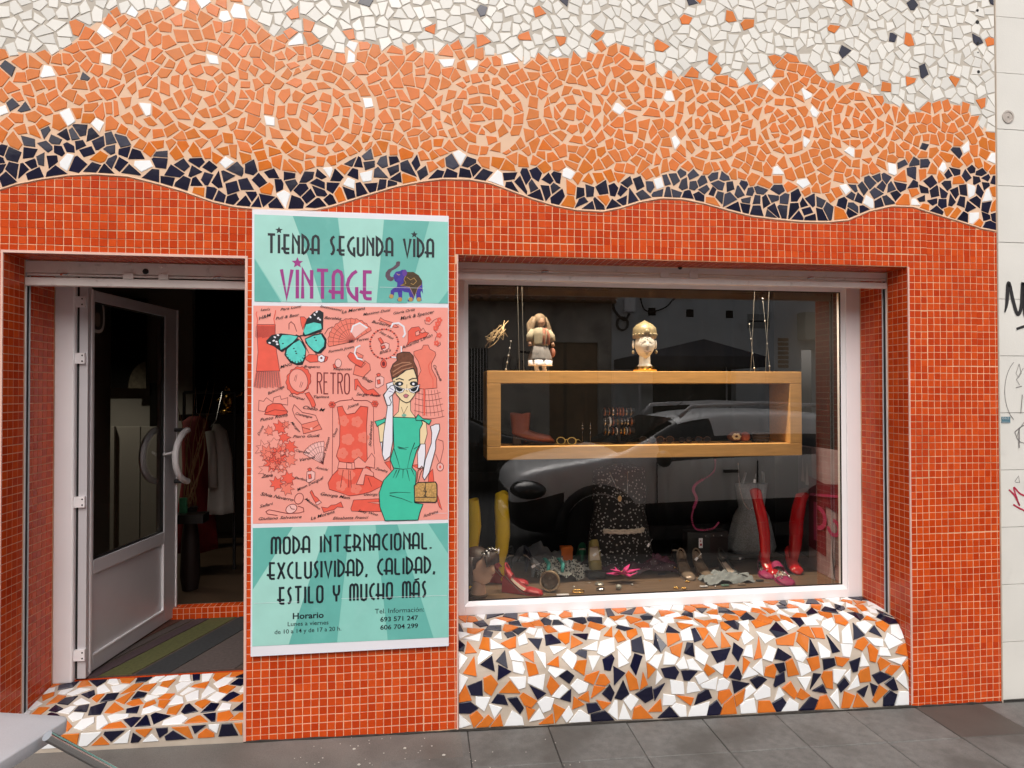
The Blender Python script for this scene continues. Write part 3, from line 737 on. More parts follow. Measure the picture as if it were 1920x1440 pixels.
GL = {'T': (.42, [[(0,1),(.42,1)],[(.21,1),(.21,0)]]), 'I': (0, [[(0,1),(0,0)]]),
 'i': (0, [[(0,1),(0,0)]]),
 'E': (.36, [[(.38,.98),(.10,.98),(.10,.14),(.13,.06),(.20,.03),(.38,.03)],[(-.08,.29),(.02,.25),(.38,.25)]]),
 'N': (.34, [[(0,0),(0,1),(.34,.42)],[(.34,0),(.34,1)]]),
 'D': (.36, [[(0,0),(0,1),(.16,.9),(.29,.73),(.34,.5),(.29,.27),(.16,.1),(0,0)]]),
 'A': (.34, [[(0,0),(0,.80),(.05,.94),(.17,1),(.29,.94),(.34,.80),(.34,0)],[(-.17,.29),(-.04,.24),(.34,.24)]]),
 'S': (.22, [[(.22,.99),(.10,.92),(.03,.78),(.06,.62),(.16,.44),(.19,.25),(.13,.08),(.02,.01)]]),
 'G': (.36, [[(.36,1),(.20,.90),(.06,.72),(0,.5),(.06,.28),(.20,.1),(.36,0),(.36,.44)]]),
 'C': (.30, [[(.30,1),(.14,.90),(.04,.72),(0,.5),(.04,.28),(.14,.1),(.30,0)]]),
 'U': (.34, [[(0,1),(0,.17),(.05,.05),(.17,0),(.29,.05),(.34,.17),(.34,1)]]),
 'V': (.40, [[(0,1),(.20,.02),(.40,1)]]), 'L': (.30, [[(0,1),(0,.12),(.03,.04),(.10,.02),(.30,.02)]]),
 'M': (.48, [[(0,0),(0,.82),(.04,.95),(.12,1),(.20,.96),(.24,.85),(.24,0)],[(.24,.85),(.28,.96),(.36,1),(.44,.95),(.48,.82),(.48,0)]]),
 'O': (.34, [[(.17,1),(.05,.95),(0,.82),(0,.18),(.05,.05),(.17,0),(.29,.05),(.34,.18),(.34,.82),(.29,.95),(.17,1)]]),
 'R': (.36, [[(0,0),(0,1),(.18,.93),(.30,.80),(.32,.62),(.26,.44),(.14,.28)],[(-.15,.31),(-.02,.26),(.20,.26),(.31,.2),(.34,.10),(.34,0)]]),
 'X': (.38, [[(0,1),(.38,0)],[(.38,1),(0,0)]]), 'Y': (.34, [[(0,1),(0,.6),(.05,.44),(.17,.37),(.29,.44),(.34,.6),(.34,1)],[(.17,.37),(.17,0)]]),
 'H': (.34, [[(0,0),(0,1)],[(.34,0),(.34,1)],[(-.17,.31),(-.04,.26),(.34,.26)]]),
 '.': (.05, [[(0,0),(0,.09)]]), ',': (.05, [[(.03,.10),(-.02,-.10)]]), ' ': (.26, []),
 'r': (.34, [[(0,0),(0,1),(.20,1),(.30,.92),(.32,.8),(.30,.66),(.20,.57),(0,.57)],[(.16,.57),(.32,0)]]), 'e': (.30, [[(.30,1),(0,1),(0,0),(.30,0)],[(0,.57),(.22,.57)]])}
def deco(txt, a, b, hpx, tk, mat, name, gap=.2, stars=(), acc=()):
    pr = Print(); p0 = Vector(PS(*a)); p1 = Vector(PS(*b)); hh = (Vector(PS(a[0], a[1]-hpx))-p0).length
    tot = sum(GL[c][0] for c in txt)+gap*(len(txt)-1); sc = (p1-p0).length/(tot*hh); d = (p1-p0).normalized(); up = Vector((0, 1)); x = 0
    for k, c in enumerate(txt):
        for stx in GL[c][1]: pr.line([p0+d*((x+q[0])*sc*hh)+up*(q[1]*hh) for q in stx], tk*hh, mat, 3, raw=True)
        if k in stars:
            c0 = p0+d*(x*sc*hh)+up*(hh*1.24); pr.poly([(c0.x+hh*(.2 if j % 2 == 0 else .09)*math.sin(j*math.pi/5), c0.y+hh*(.2 if j % 2 == 0 else .09)*math.cos(j*math.pi/5)) for j in range(10)], mat, 3, raw=True)
        if k in acc: pr.line([p0+d*((x+.05)*sc*hh)+up*(1.10*hh), p0+d*((x+.36)*sc*hh)+up*(1.17*hh)], tk*hh*.7, mat, 3, raw=True)
        x += GL[c][0]+gap
    return pr.build(name, sg)
deco('TiENDA SEGUNDA ViDA', (502,474.5), (812,483), 35, .135, m_ink, 'lettering', .22, stars=(1, 16))
deco('ViNTAGE', (527.5,559), (696,562), 54, .115, m_mag, 'lettering', .20, stars=(1,))
deco('MODA INTERNACIONAL.', (509.5,1039), (809,1028.5), 31, .135, m_ink, 'lettering', .21)
deco('EXCLUSIVIDAD, CALIDAD,', (503,1086.5), (815,1074), 31, .135, m_ink, 'lettering', .20)
deco('ESTILO Y MUCHO MAS', (522,1133), (798,1119.5), 31, .135, m_ink, 'lettering', .23, acc=(16,))
deco('reTrO'.replace('T','T').upper().replace('R','r').replace('E','e'), (595,738), (655,739), 39, .055, m_maroon, 'lettering', .14)
def text(t, a, b, size, mat, name='lettering', bold=0, shear=0, lv=3, parent=None, Y=None, align='L'):
    """one line of print set from pixel a along the direction a->b, cap height size (px)."""
    cu = bpy.data.curves.new('t', 'FONT'); cu.body = t; cu.shear = shear; cu.offset = bold; cu.resolution_u = 3
    ob = bpy.data.objects.new('t', cu); C.objects.link(ob); dg = bpy.context.evaluated_depsgraph_get()
    me = bpy.data.meshes.new_from_object(ob.evaluated_get(dg)); bpy.data.objects.remove(ob); bpy.data.curves.remove(cu)
    if not me.vertices: return None
    xs = [v.co.x for v in me.vertices]; x0, x1 = min(xs), max(xs)
    YY = YS-.004 if Y is None else Y
    g3 = lambda q: (lambda p: Vector((p.x, p.z)))(at(q[0], q[1], YY))
    p0, p1 = g3(a), g3(b); d = (p1-p0); hh = (g3((a[0], a[1]-size))-p0).length/.70
    sx = d.length/(x1-x0) if align == 'L' else hh
    d.normalize(); n = Vector((-d.y, d.x))
    for v in me.vertices:
        u, z = (v.co.x-x0)*sx, v.co.y*hh; q = p0+d*u+n*z; v.co = (q.x, YY-lv*.0003, q.y)
    me.materials.append(mat); me.update()
    if me.polygons and sum(p.normal.y for p in me.polygons) > 0: me.flip_normals()
    o = bpy.data.objects.new(name, me); C.objects.link(o); o.parent = parent or sg; o.matrix_parent_inverse = (parent or sg).matrix_world.inverted(); return o
text('Horario', (549,1160.5), (607,1158), 11, m_ink, bold=.025)
text('Lunes a viernes', (539.5,1174), (616,1170.5), 8, m_ink, bold=.006)
text('de 10 a 14 y de 17 a 20 h.', (515,1189), (640,1182), 8, m_ink, bold=.006)
text('Tel. Información:', (703,1150.5), (795,1146.5), 9, m_ink)
text('693 571 247', (713,1165.5), (784,1162), 8.5, m_ink, bold=.018)
text('606 704 299', (713,1180.5), (784,1177), 8.5, m_ink, bold=.018)
pr = Print()
for l in ([(522,536.5),(700,538.5)],[(712,538.5),(795,540.5)],[(476,1131),(560,1128)],[(640,1122),(838,1116)],[(815,962),(838,962)]): pr.line(l, .0012, m_bw, 9)
pr.build('crease', sg)
# --- elephant
pr = Print(); ex = lambda x, y: (650+x/8, 395+y/8)
pr.poly([ex(*q) for q in [(805,765),(795,825),(740,870),(680,900),(655,935),(650,975),(670,995),(720,990),(700,1045),(660,1062),(610,1040),(580,985),(585,930),(620,885),(690,850),(735,810),(745,770),(770,760)]], M('elephant trunk print', (.10,.06,.09), .4, var=.4, scale=90), 3)
pr.poly([ex(*q) for q in [(700,975),(740,915),(800,905),(830,885),(880,890),(910,920),(1000,925),(1080,975),(1130,1050),(1135,1110),(1145,1250),(1120,1200),(1110,1230),(1125,1350),(1060,1360),(1045,1330),(1040,1230),(1010,1290),(1000,1350),(920,1365),(915,1345),(945,1300),(930,1230),(860,1220),(835,1200),(830,1355),(765,1358),(755,1335),(780,1300),(765,1225),(715,1225),(700,1310),(640,1312),(632,1295),(660,1260),(660,1200),(700,1165),(755,1140),(760,1080),(720,1055)]], m_indigo, 3)
pr.poly([ex(*q) for q in [(900,920),(1000,920),(1080,970),(1130,1050),(1125,1110),(1060,1160),(1018,1280),(975,1190),(940,1140),(800,1130),(850,1090),(865,1000)]], M('elephant blanket print', (.06,.035,.012), .4, var=.6, scale=120), 4)
pr.line([ex(*q) for q in [(900,950),(860,1030),(890,1095),(810,1120),(945,1145),(1015,1300),(1070,1150),(1120,1110)]], .0022, m_gold, 5)
pr.line([ex(*q) for q in [(905,1000),(960,1040),(1010,1010),(1050,1060),(1000,1110),(960,1090)]], .0022, m_gold, 5)
for q in [(670,1285),(800,1330),(960,1330),(1085,1330)]: pr.ell(ex(*q), 4.2, 4, m_gold, 4)
pr.ell(ex(870,935), 4.5, 6.5, M('elephant ear print', (.12,.04,.30), .4), 5); pr.line([ex(*q) for q in [(750,945),(775,965),(800,960)]], .003, m_gold, 5)
pr.build('elephant_print', sg)
# --- fringe dress, butterfly, fans, necklace, hats, mirror ...
pr = Print(); q1 = lambda x, y: (470+x/7.58, 565+y/7.58); q2 = lambda x, y: (650+x/7.385, 565+y/7.385); q3 = lambda x, y: (470+x/5.76, 730+y/5.76); q4 = lambda x, y: (650+x/5.76, 730+y/5.76)
def shape(p, f, pts, mat, lv=2, w=.0022, line=None): z = [f(*q) for q in pts]; p.poly(z, mat, lv); p.line(z, w, line or m_maroon, lv+1, closed=True)
shape(pr, q1, [(90,330),(350,330),(350,560),(370,720),(415,990),(80,995),(105,720),(95,510)], m_coral)
pr.line([q1(*q) for q in [(90,330),(100,260),(78,180),(90,145)]], .004, m_coral, 3); pr.line([q1(*q) for q in [(345,330),(330,250),(350,170),(355,125)]], .004, m_coral, 3)
for i in range(20): x = 80+i*14; pr.line([q1(x, 350), q1(x-10, 505+(i*37 % 20))], .0014, m_maroon, 4)
for i in range(34): x = 78+i*10; pr.line([q1(x, 1000), q1(x+(x-250)*.22, 1215+(i*53 % 25))], .0016, m_maroon if i % 3 else m_coral, 4)
pr.build('fringe_dress_print', sg)
pr = Print()
wings = [[(690,490),(560,470),(430,455),(300,480),(220,560),(230,600),(330,640),(440,720),(480,700),(500,640),(620,580)], [(690,540),(600,590),(500,660),(480,760),(560,870),(660,910),(740,900),(780,800),(790,680),(740,580)],
 [(740,480),(760,380),(800,250),(900,150),(980,125),(1035,160),(1030,400),(900,450),(770,500)], [(770,530),(900,470),(1020,450),(1080,540),(1070,660),(1000,740),(930,745),(830,650),(780,590)]]
inner = [[(670,500),(560,480),(450,480),(400,560),(430,690),(500,650),(600,580)], [(700,550),(610,600),(520,680),(500,760),(570,840),(650,880),(740,850),(770,780),(780,690),(730,600)],
 [(750,430),(790,330),(900,300),(1000,320),(1010,390),(900,430),(780,480)], [(780,540),(900,490),(1000,470),(1050,560),(1040,640),(960,720),(900,700),(820,620)]]
for w_ in wings: pr.poly([q1(*q) for q in w_], m_ink, 5)
for w_ in inner: pr.poly([q1(*q) for q in w_], m_but, 6)
pr.line([q1(*q) for q in [(640,480),(700,500),(770,620),(830,740)]], .006, m_ink, 7, ends=lambda t: 1.3-t)
pr.line([q1(*q) for q in [(700,490),(840,475),(1010,420)]], .005, m_ink, 7); pr.line([q1(*q) for q in [(680,530),(560,620),(450,710)]], .005, m_ink, 7)
rr_ = random.Random(2)
for c in [(850,225),(910,190),(960,240),(940,150),(985,260),(345,510),(390,480),(330,560),(370,575),(270,590),(380,610)]: pr.ell(q1(*c), 2.6, 1.7, m_glove, 7, 8, rot=rr_.uniform(-1, 1))
for c in [(910,515),(930,555),(640,710),(615,670),(650,740),(460,600)]: pr.ell(q1(*c), 1.8, 1.2, m_ink, 7, 8)
for i in range(9):
    q = R(-80+i*20); pr.line([q1(900+150*math.cos(q), 590+140*math.sin(q)), q1(900+180*math.cos(q), 590+170*math.sin(q))], .0035, m_ink, 7)
    q = R(20+i*18); pr.line([q1(640+120*math.cos(q), 720+130*math.sin(q)), q1(640+150*math.cos(q), 720+165*math.sin(q))], .0035, m_ink, 7)
pr.build('butterfly_print', sg)
pr = Print()                                           # hand mirror
cx, cy = 680, 1125
pr.poly([q1(cx+(175+8*math.cos(13*t))*math.cos(t)*.97-40*math.sin(t), cy+(195+8*math.cos(13*t))*math.sin(t)+20*math.cos(t)) for t in [2*math.pi*i/60 for i in range(60)]], m_coral, 2)
pr.line([q1(cx+(175+8*math.cos(13*t))*math.cos(t)*.97-40*math.sin(t), cy+(195+8*math.cos(13*t))*math.sin(t)+20*math.cos(t)) for t in [2*math.pi*i/60 for i in range(60)]], .0022, m_maroon, 3, closed=True)
pr.ell(q1(cx, cy), 17, 22, m_salm, 4, 24, rot=-.3); pr.ell(q1(cx, cy), 17, 22, m_maroon, 5, 24, rot=-.3, w=.002)
shape(pr, q1, [(770,1310),(830,1290),(900,1400),(925,1470),(905,1505),(870,1500),(840,1420)], m_coral, 4)
for a, b in (((640,1050),(620,1130)),((660,1040),(640,1140)),((720,1140),(695,1220)),((745,1150),(715,1225))): pr.line([q1(*a), q1(*b)], .0018, m_maroon, 5)
pr.build('hand_mirror_print', sg)
pr = Print()                                           # open fan
fc = q1(1425, 570)
def fan(pr, c, r0, r1, a0, a1, n, m1):
    out = [(c[0]+r1*math.cos(R(a0+(a1-a0)*i/24))*(1+.04*(i % 2)), c[1]-r1*math.sin(R(a0+(a1-a0)*i/24))*(1+.04*(i % 2))) for i in range(25)]
    pr.poly([c]+out, m1, 2); pr.line([c]+out, .002, m_maroon, 3, closed=True)
    for i in range(n+1):
        q = R(a0+(a1-a0)*i/n); pr.line([c, (c[0]+r1*math.cos(q), c[1]-r1*math.sin(q))], .0014, m_maroon, 3)
    for f in (.8, .55): pr.line([(c[0]+r1*f*math.cos(R(a0+(a1-a0)*i/16)), c[1]-r1*f*math.sin(R(a0+(a1-a0)*i/16))) for i in range(17)], .0014, m_maroon, 3)
fan(pr, (659,641), 5, 43, 30, 192, 13, m_coral2)
pr.poly([q2(*q) for q in [(120,510),(60,420),(110,330),(200,300),(290,370),(200,440)]], m_pinkl, 4); pr.line([q2(*q) for q in [(60,430),(90,340),(180,300),(290,370)]], .007, m_glove, 5)
pr.build('fan_print', sg)
pr = Print(); fan(pr, q3(785, 810), 4, 42, 88, 152, 7, m_pinkl); pr.build('fan_print', sg)
pr = Print()                                           # bead necklace, nail varnish
for i in range(40):
    t = 2*math.pi*i/40; pr.ell(q2(520+195*math.cos(t), 590+205*math.sin(t)), 2.0, 1.7, m_maroon if i % 2 else m_coral, 3, 8)
pr.ell(q2(512,865), 5.8, 7.5, m_coral, 3); pr.ell(q2(512,865), 5.8, 7.5, m_maroon, 4, w=.0022); pr.ell(q2(512,865), 3, 4.5, m_maroon, 5)
shape(pr, q2, [(435,515),(470,500),(515,570),(475,590)], m_coral); shape(pr, q2, [(470,605),(540,570),(590,590),(585,650),(520,690),(480,660)], m_pinkl); shape(pr, q2, [(475,620),(525,605),(540,645),(490,660)], m_coral, 4)
pr.build('necklace_print', sg)
pr = Print()                                           # bell hat
shape(pr, q2, [(820,630),(850,560),(850,420),(900,365),(1000,350),(1040,410),(1135,440),(1100,490),(1000,530),(880,570)], m_coral); shape(pr, q2, [(950,430),(1000,400),(1010,460),(960,480)], m_salm, 4); shape(pr, q2, [(1010,430),(1060,370),(1090,420),(1050,440)], m_salm, 4)
pr.build('hat_print', sg)
pr = Print()                                           # torso on hoop skirt
shape(pr, q2, [(1065,605),(1130,605),(1150,660),(1225,700),(1235,740),(1175,860),(1180,940),(1245,1060),(1250,1200),(1080,1215),(950,1200),(985,1050),(1030,960),(990,830),(930,740),(930,695),(1040,660)], m_coral2)
pr.line([q2(*q) for q in [(1170,830),(1130,890),(1150,990),(1195,1080),(1195,1200)]], .003, m_coral, 4); pr.line([q2(1073,1215), q2(1073,1440), q4(840,280)], .008, m_coral, 4)
for y, dx in ((1260,0),(1340,18),(1420,32),(1510,45),(1590,55)):
    pr.line([q2(950-dx*.4+t*(350+dx*1.4), y+34*math.sin(math.pi*t)) for t in [i/10 for i in range(11)]], .0018, m_maroon, 3)
for i in range(8): pr.line([q2(960+i*42, 1225), q2(945+i*55, 1590)], .0014, m_maroon, 3)
pr.build('dress_form_print', sg)
pr = Print()                                           # flower garland
gp = [(1140,260),(1080,260),(1090,310),(1150,320),(1210,260),(1270,230),(1310,260),(1290,330),(1240,380),(1215,400),(1260,450),(1230,510),(1220,570),(1260,625),(1300,600),(1290,560)]
pr.line([q2(*q) for q in gp], .0022, m_maroon, 3)
for c in [(1130,250),(1260,310),(1285,260),(1235,370),(1280,470),(1245,580)]:
    for k in range(5): pr.ell(q2(c[0]+24*math.cos(k*1.256), c[1]+24*math.sin(k*1.256)), 2.4, 2.2, m_coral, 4, 8)
pr.build('garland_print', sg)
def bottle(f, x, y, s):
    pr = Print(); shape(pr, f, [(x-50*s,y),(x+35*s,y-20*s),(x+90*s,y+10*s),(x+85*s,y+130*s),(x-15*s,y+190*s),(x-60*s,y+170*s)], m_pinkl); shape(pr, f, [(x-30*s,y+50*s),(x+20*s,y+40*s),(x+30*s,y+110*s),(x-20*s,y+125*s)], m_coral, 4); shape(pr, f, [(x-40*s,y-50*s),(x,y-70*s),(x+30*s,y-55*s),(x+15*s,y-15*s),(x-20*s,y-10*s)], m_coral, 4); pr.build('perfume_bottle_print', sg)
bottle(q2, 445, 1050, .8); bottle(q3, 640, 890, .62)
pr = Print(); shape(pr, q2, [(110,1080),(150,1075),(210,1170),(290,1230),(370,1210),(460,1300),(400,1310),(250,1280),(190,1200),(150,1160),(130,1230),(112,1225)], m_coral); pr.build('heeled_shoe_print', sg)
pr = Print(); shape(pr, q2, [(10,760),(50,705),(110,730),(170,800),(260,860),(210,915),(120,870),(50,820)], m_coral); shape(pr, q2, [(120,880),(200,915),(250,820),(320,870),(330,950),(280,1000),(230,1050),(90,1010)], m_coral2, 2); shape(pr, q2, [(130,700),(230,750),(220,790),(140,770)], m_coral2, 4); pr.line([q2(*q) for q in [(190,610),(130,640),(110,720),(150,790),(220,810)]], .007, m_glove, 6); pr.build('sandal_print', sg)
pr = Print(); shape(pr, q1, [(780,800),(830,755),(950,760),(960,860),(840,865),(785,830)], m_coral); shape(pr, q1, [(960,780),(1010,755),(1060,790),(1050,850),(1000,870),(955,840)], m_glove); pr.ell(q1(1005,805), 2.2, 2.2, m_maroon, 4, 8); shape(pr, q1, [(1060,780),(1100,790),(1080,840),(1040,865)], m_coral); pr.build('hairclip_print', sg)
pr = Print(); shape(pr, q1, [(1170,900),(1215,880),(1250,940),(1180,950)], m_coral); pr.ell(q1(1245,880), 6, 8, m_pinkl, 4); pr.ell(q1(1245,880), 6, 8, m_maroon, 5, w=.002); pr.build('ring_print', sg)
pr = Print(); shape(pr, q1, [(705,220),(760,220),(800,260),(740,400),(715,310)], m_coral); pr.line([q1(*q) for q in [(545,400),(545,320),(575,290),(620,330),(655,430)]], .003, m_maroon, 3); pr.line([q1(*q) for q in [(1165,360),(1100,390),(1050,470)]], .003, m_maroon, 3); pr.build('trinket_print', sg)
pr = Print(); shape(pr, q2, [(445,265),(470,225),(520,260),(640,295),(720,355),(680,365),(600,340),(520,290),(480,280)], m_coral2); pr.line([q2(*q) for q in [(610,370),(640,310),(720,300),(790,350),(810,450),(780,500)]], .008, m_glove, 6); pr.line([q2(*q) for q in [(620,770),(700,780),(760,720),(755,620)]], .006, m_glove, 6); pr.build('candy_print', sg)
pr = Print(); shape(pr, q3, [(150,270),(180,180),(240,150),(330,155),(400,240),(390,265),(300,285)], m_coral); shape(pr, q3, [(85,230),(90,120),(140,130),(170,90),(240,140),(250,90),(320,70),(330,110),(400,90),(400,170),(340,160),(240,150),(180,180),(150,240)], m_salm, 1); pr.line([q3(*q) for q in [(160,255),(260,220),(400,235)]], .002, m_maroon, 4); pr.build('hat_print', sg)
pr = Print(); shape(pr, q3, [(550,380),(720,335),(770,430),(570,480)], m_coral2); pr.line([q3(*q) for q in [(550,380),(480,300),(450,220),(470,165),(560,250),(640,265),(700,280),(725,335)]], .0025, m_maroon, 3); pr.line([q3(*q) for q in [(555,410),(650,435),(740,380)]], .0022, m_maroon, 4); pr.ell(q3(655,425), 2.6, 2.6, m_pinkl, 5, 8); pr.build('handbag_print', sg)
pr = Print(); rr_ = random.Random(4)                   # flower bouquet
def leafy(cx, cy, r, mat, n=7, lv=2):
    pts = []
    for i in range(2*n):
        q = math.pi*i/n+rr_.uniform(-.12, .12); k = r*(1 if i % 2 == 0 else .55)*rr_.uniform(.85, 1.1); pts.append((cx+k*math.cos(q), cy+k*math.sin(q)))
    shape(pr, q3, pts, mat, lv, .0014)
for c, r, m_ in [((320,410),85,m_coral),((380,380),50,m_coral2),((200,450),60,m_coral2),((360,520),70,m_coral),((140,640),95,m_salm),((260,600),90,m_salm),((430,620),80,m_coral),((430,760),80,m_coral2),((170,870),90,m_salm),((400,960),90,m_coral),((280,1020),80,m_coral),((390,1070),85,m_coral2)]: leafy(c[0], c[1], r, m_, 7)
for c, r, m_ in [((180,690),95,m_coral2),((300,720),110,m_coral),((240,800),100,m_coral),((330,660),80,m_coral2),((330,830),80,m_coral2)]: leafy(c[0], c[1], r, m_, 9, 4)
for c, r in [((190,700),50),((300,710),55),((240,820),50),((340,690),34),((330,840),36)]: leafy(c[0], c[1], r, m_salm if r < 40 else m_coral2, 6, 6)
pr.build('bouquet_print', sg)
pr = Print()                                           # flowered dress on hanger
D = [(820,780),(840,770)]
dp = [q3(935,190), q3(990,180), q3(1010,230), q4(0,270), q4(90,255), q4(150,180), q4(230,190), q4(215,390), q4(220,700), q4(225,800), q4(300,950), q4(390,1000), q4(370,1050), q4(250,1110), q4(120,1140), q4(20,1150), q3(1060,1150), q3(950,1110), q3(850,1080), q3(835,1010), q3(880,930), q3(940,870), q3(960,780), q3(925,720), q3(960,600), q3(965,380)]
pr.poly(dp, m_coral, 2); pr.line(dp, .0022, m_maroon, 5, closed=True)
for c in [q4(110,350), q4(20,540), q4(180,520), q4(110,700), q3(1000,340), q3(1040,540), q3(990,690), q4(100,1070), q3(980,1040), q4(30,920), q3(1000,880)]:
    for k in range(5): pr.ell((c[0]+6*math.cos(k*1.256), c[1]+6*math.sin(k*1.256)), 5.2, 5, m_coral2, 3, 10)
shape(pr, q3, [(955,780),(1094,800),(1094,860),(940,850)], m_salm, 6); shape(pr, q4, [(0,790),(90,790),(90,860),(0,860)], m_salm, 6)
shape(pr, q4, [(90,850),(80,770),(130,730),(200,790),(270,690),(305,740),(300,850),(210,830),(200,850)], m_salm, 7); shape(pr, q4, [(180,850),(220,850),(290,900),(290,940),(200,920),(180,1030),(105,1025)], m_salm, 6)
for a, b in ((q3(1000,870),q3(970,1060)),(q3(1060,870),q3(1060,1060)),(q4(40,880),q4(50,1060)),(q4(230,950),q4(270,1050))): pr.line([a, b], .002, m_maroon, 6)
pr.line([q3(860,170), q3(960,125), q3(1094,110), q4(60,90), q4(80,120), q4(220,120), q4(290,160)], .003, m_maroon, 3); pr.line([q3(885,180), q3(885,560), q3(880,930)], .0022, m_maroon, 3); pr.line([q4(290,180), q4(292,600), q4(300,700)], .0022, m_maroon, 3)
for c in (q3(880,165), q4(305,155)):
    for k in range(6): pr.ell((c[0]+3.8*math.cos(k*1.05), c[1]+3.8*math.sin(k*1.05)), 3, 2.6, m_coral, 5, 8); pr.ell((c[0]+3.8*math.cos(k*1.05), c[1]+3.8*math.sin(k*1.05)), 3, 2.6, m_maroon, 6, 8, w=.001)
pr.build('flowered_dress_print', sg)
pr = Print(); pr.ell(q3(522,1180), 8, 10.5, m_salm, 2, rot=.4); pr.ell(q3(522,1180), 8, 10.5, m_maroon, 3, rot=.4, w=.003); pr.ell(q3(440,1290), 11, 8, m_pinkl, 2, rot=-.5); pr.ell(q3(440,1290), 11, 8, m_maroon, 3, rot=-.5, w=.003); pr.line([q3(*q) for q in [(425,1260),(440,1290),(475,1295)]], .003, m_maroon, 4); pr.line([q3(*q) for q in [(510,1260),(570,1280),(575,1320),(520,1335),(400,1340),(200,1300),(165,1320),(180,1345),(290,1362)]], .003, m_maroon, 3); pr.build('pocket_watch_print', sg)
pr = Print(); shape(pr, q3, [(640,1110),(660,1090),(690,1150),(720,1170),(760,1220),(715,1245),(680,1190)], m_coral); shape(pr, q3, [(700,1225),(745,1200),(765,1220),(715,1250)], m_pinkl, 4); pr.build('lipstick_print', sg)
pr = Print(); shape(pr, q3, [(765,1270),(830,1280),(870,1250),(920,1245),(975,1215),(1000,1275),(935,1270),(900,1300),(850,1310),(790,1330)], m_coral); pr.build('candy_print', sg)
pr = Print(); shape(pr, q4, [(75,1195),(350,1180),(350,1215),(230,1220),(355,1240),(370,1320),(55,1315),(45,1290)], m_coral); pr.build('scarf_print', sg)
# --- lady in the green dress
m_lip = M('lip print', (.55,.17,.22), .4)
pr = Print()
shape(pr, q4, [(410,790),(470,770),(480,880)], m_coral, 2); shape(pr, q4, [(700,820),(780,810),(800,870)], m_coral, 2); shape(pr, q4, [(890,900),(930,860),(945,1010),(880,1010)], m_coral, 2); shape(pr, q4, [(960,1140),(985,1150),(1030,1300),(1000,1270)], m_coral, 2)
pr.line([q4(*q) for q in [(985,540),(1040,560),(1045,640),(1010,790)]], .0022, m_maroon, 3); pr.line([q4(960,700), q4(1000,790)], .0022, m_maroon, 3); pr.ell(q4(1010,838), 6.2, 7.6, m_pinkl, 3); pr.ell(q4(1010,838), 6.2, 7.6, m_maroon, 4, w=.003); pr.ell(q4(1010,838), 2, 3, m_coral, 4)
shape(pr, q4, [(500,300),(560,240),(575,60),(690,130),(690,230),(740,300),(860,360),(870,480),(840,590),(790,590),(780,400),(740,320)], m_cream, 4, .0024, m_ink); shape(pr, q4, [(340,390),(410,300),(420,560),(360,570)], m_cream, 4, .0024, m_ink)
shape(pr, q4, [(500,300),(800,310),(820,370),(790,430),(790,600),(755,660),(705,840),(750,890),(745,1000),(735,1225),(825,1240),(790,1330),(770,1410),(415,1418),(360,1270),(350,1120),(400,980),(510,860),(470,760),(510,620)], m_jade, 6, .0034, m_ink)
shape(pr, q4, [(305,345),(400,320),(430,310),(420,350),(330,400)], m_jade, 7, .003, m_ink); shape(pr, q4, [(745,320),(770,270),(830,320),(915,330),(890,380),(830,335),(750,335)], m_jade, 8, .003, m_ink)
for l in ([(515,850),(610,862),(710,850)],[(510,640),(550,760),(575,850)],[(735,575),(690,690),(655,850)],[(540,870),(500,960)],[(570,865),(530,960)],[(610,865),(605,960)],[(650,865),(680,990)],[(700,860),(735,940)],[(550,620),(620,635),(670,625)],[(560,635),(650,650)],[(465,1120),(560,1110),(690,1115)],[(465,1145),(600,1180),(710,1225)],[(725,645),(795,600)]): pr.line([q4(*q) for q in l], .003, m_ink, 8, ends=lambda t: 1.2-t*.8)
shape(pr, q4, [(395,60),(440,10),(430,-60),(520,-90),(530,0),(495,60),(500,180),(498,560),(470,720),(410,770),(385,700),(400,480),(440,190)], m_glove, 9, .003, m_ink)
shape(pr, q4, [(365,570),(385,575),(385,690)], m_glove, 9, .002, m_ink)
shape(pr, q4, [(800,590),(850,590),(850,700),(830,850),(770,850),(765,680)], m_glove, 7, .0026, m_ink); shape(pr, q4, [(905,400),(960,375),(1000,375),(1005,430),(960,560),(960,640),(890,900),(840,980),(820,940),(850,760),(915,580),(920,470)], m_glove, 9, .003, m_ink)
shape(pr, q4, [(770,1005),(960,1000),(975,1030),(975,1200),(960,1218),(735,1215),(730,1040)], m_tan, 10, .0045, m_ink); pr.line([q4(*q) for q in [(755,1000),(770,880),(810,830),(830,850)]], .004, m_hair, 9); pr.line([q4(*q) for q in [(770,1010),(800,900),(830,850)]], .003, m_hair, 9)
for l in ([(740,1165),(965,1165)],[(850,1010),(850,1160)],[(850,1050),(830,1100),(865,1100),(835,1150),(870,1160)]): pr.line([q4(*q) for q in l], .003, m_ink, 11)
pr.line([q4(*q) for q in [(590,190),(615,265),(660,180)]], .002, m_hair, 7); pr.ell(q4(620,280), 4.5, 3, M('pendant print', (.20,.45,.36), .4), 7, 10)
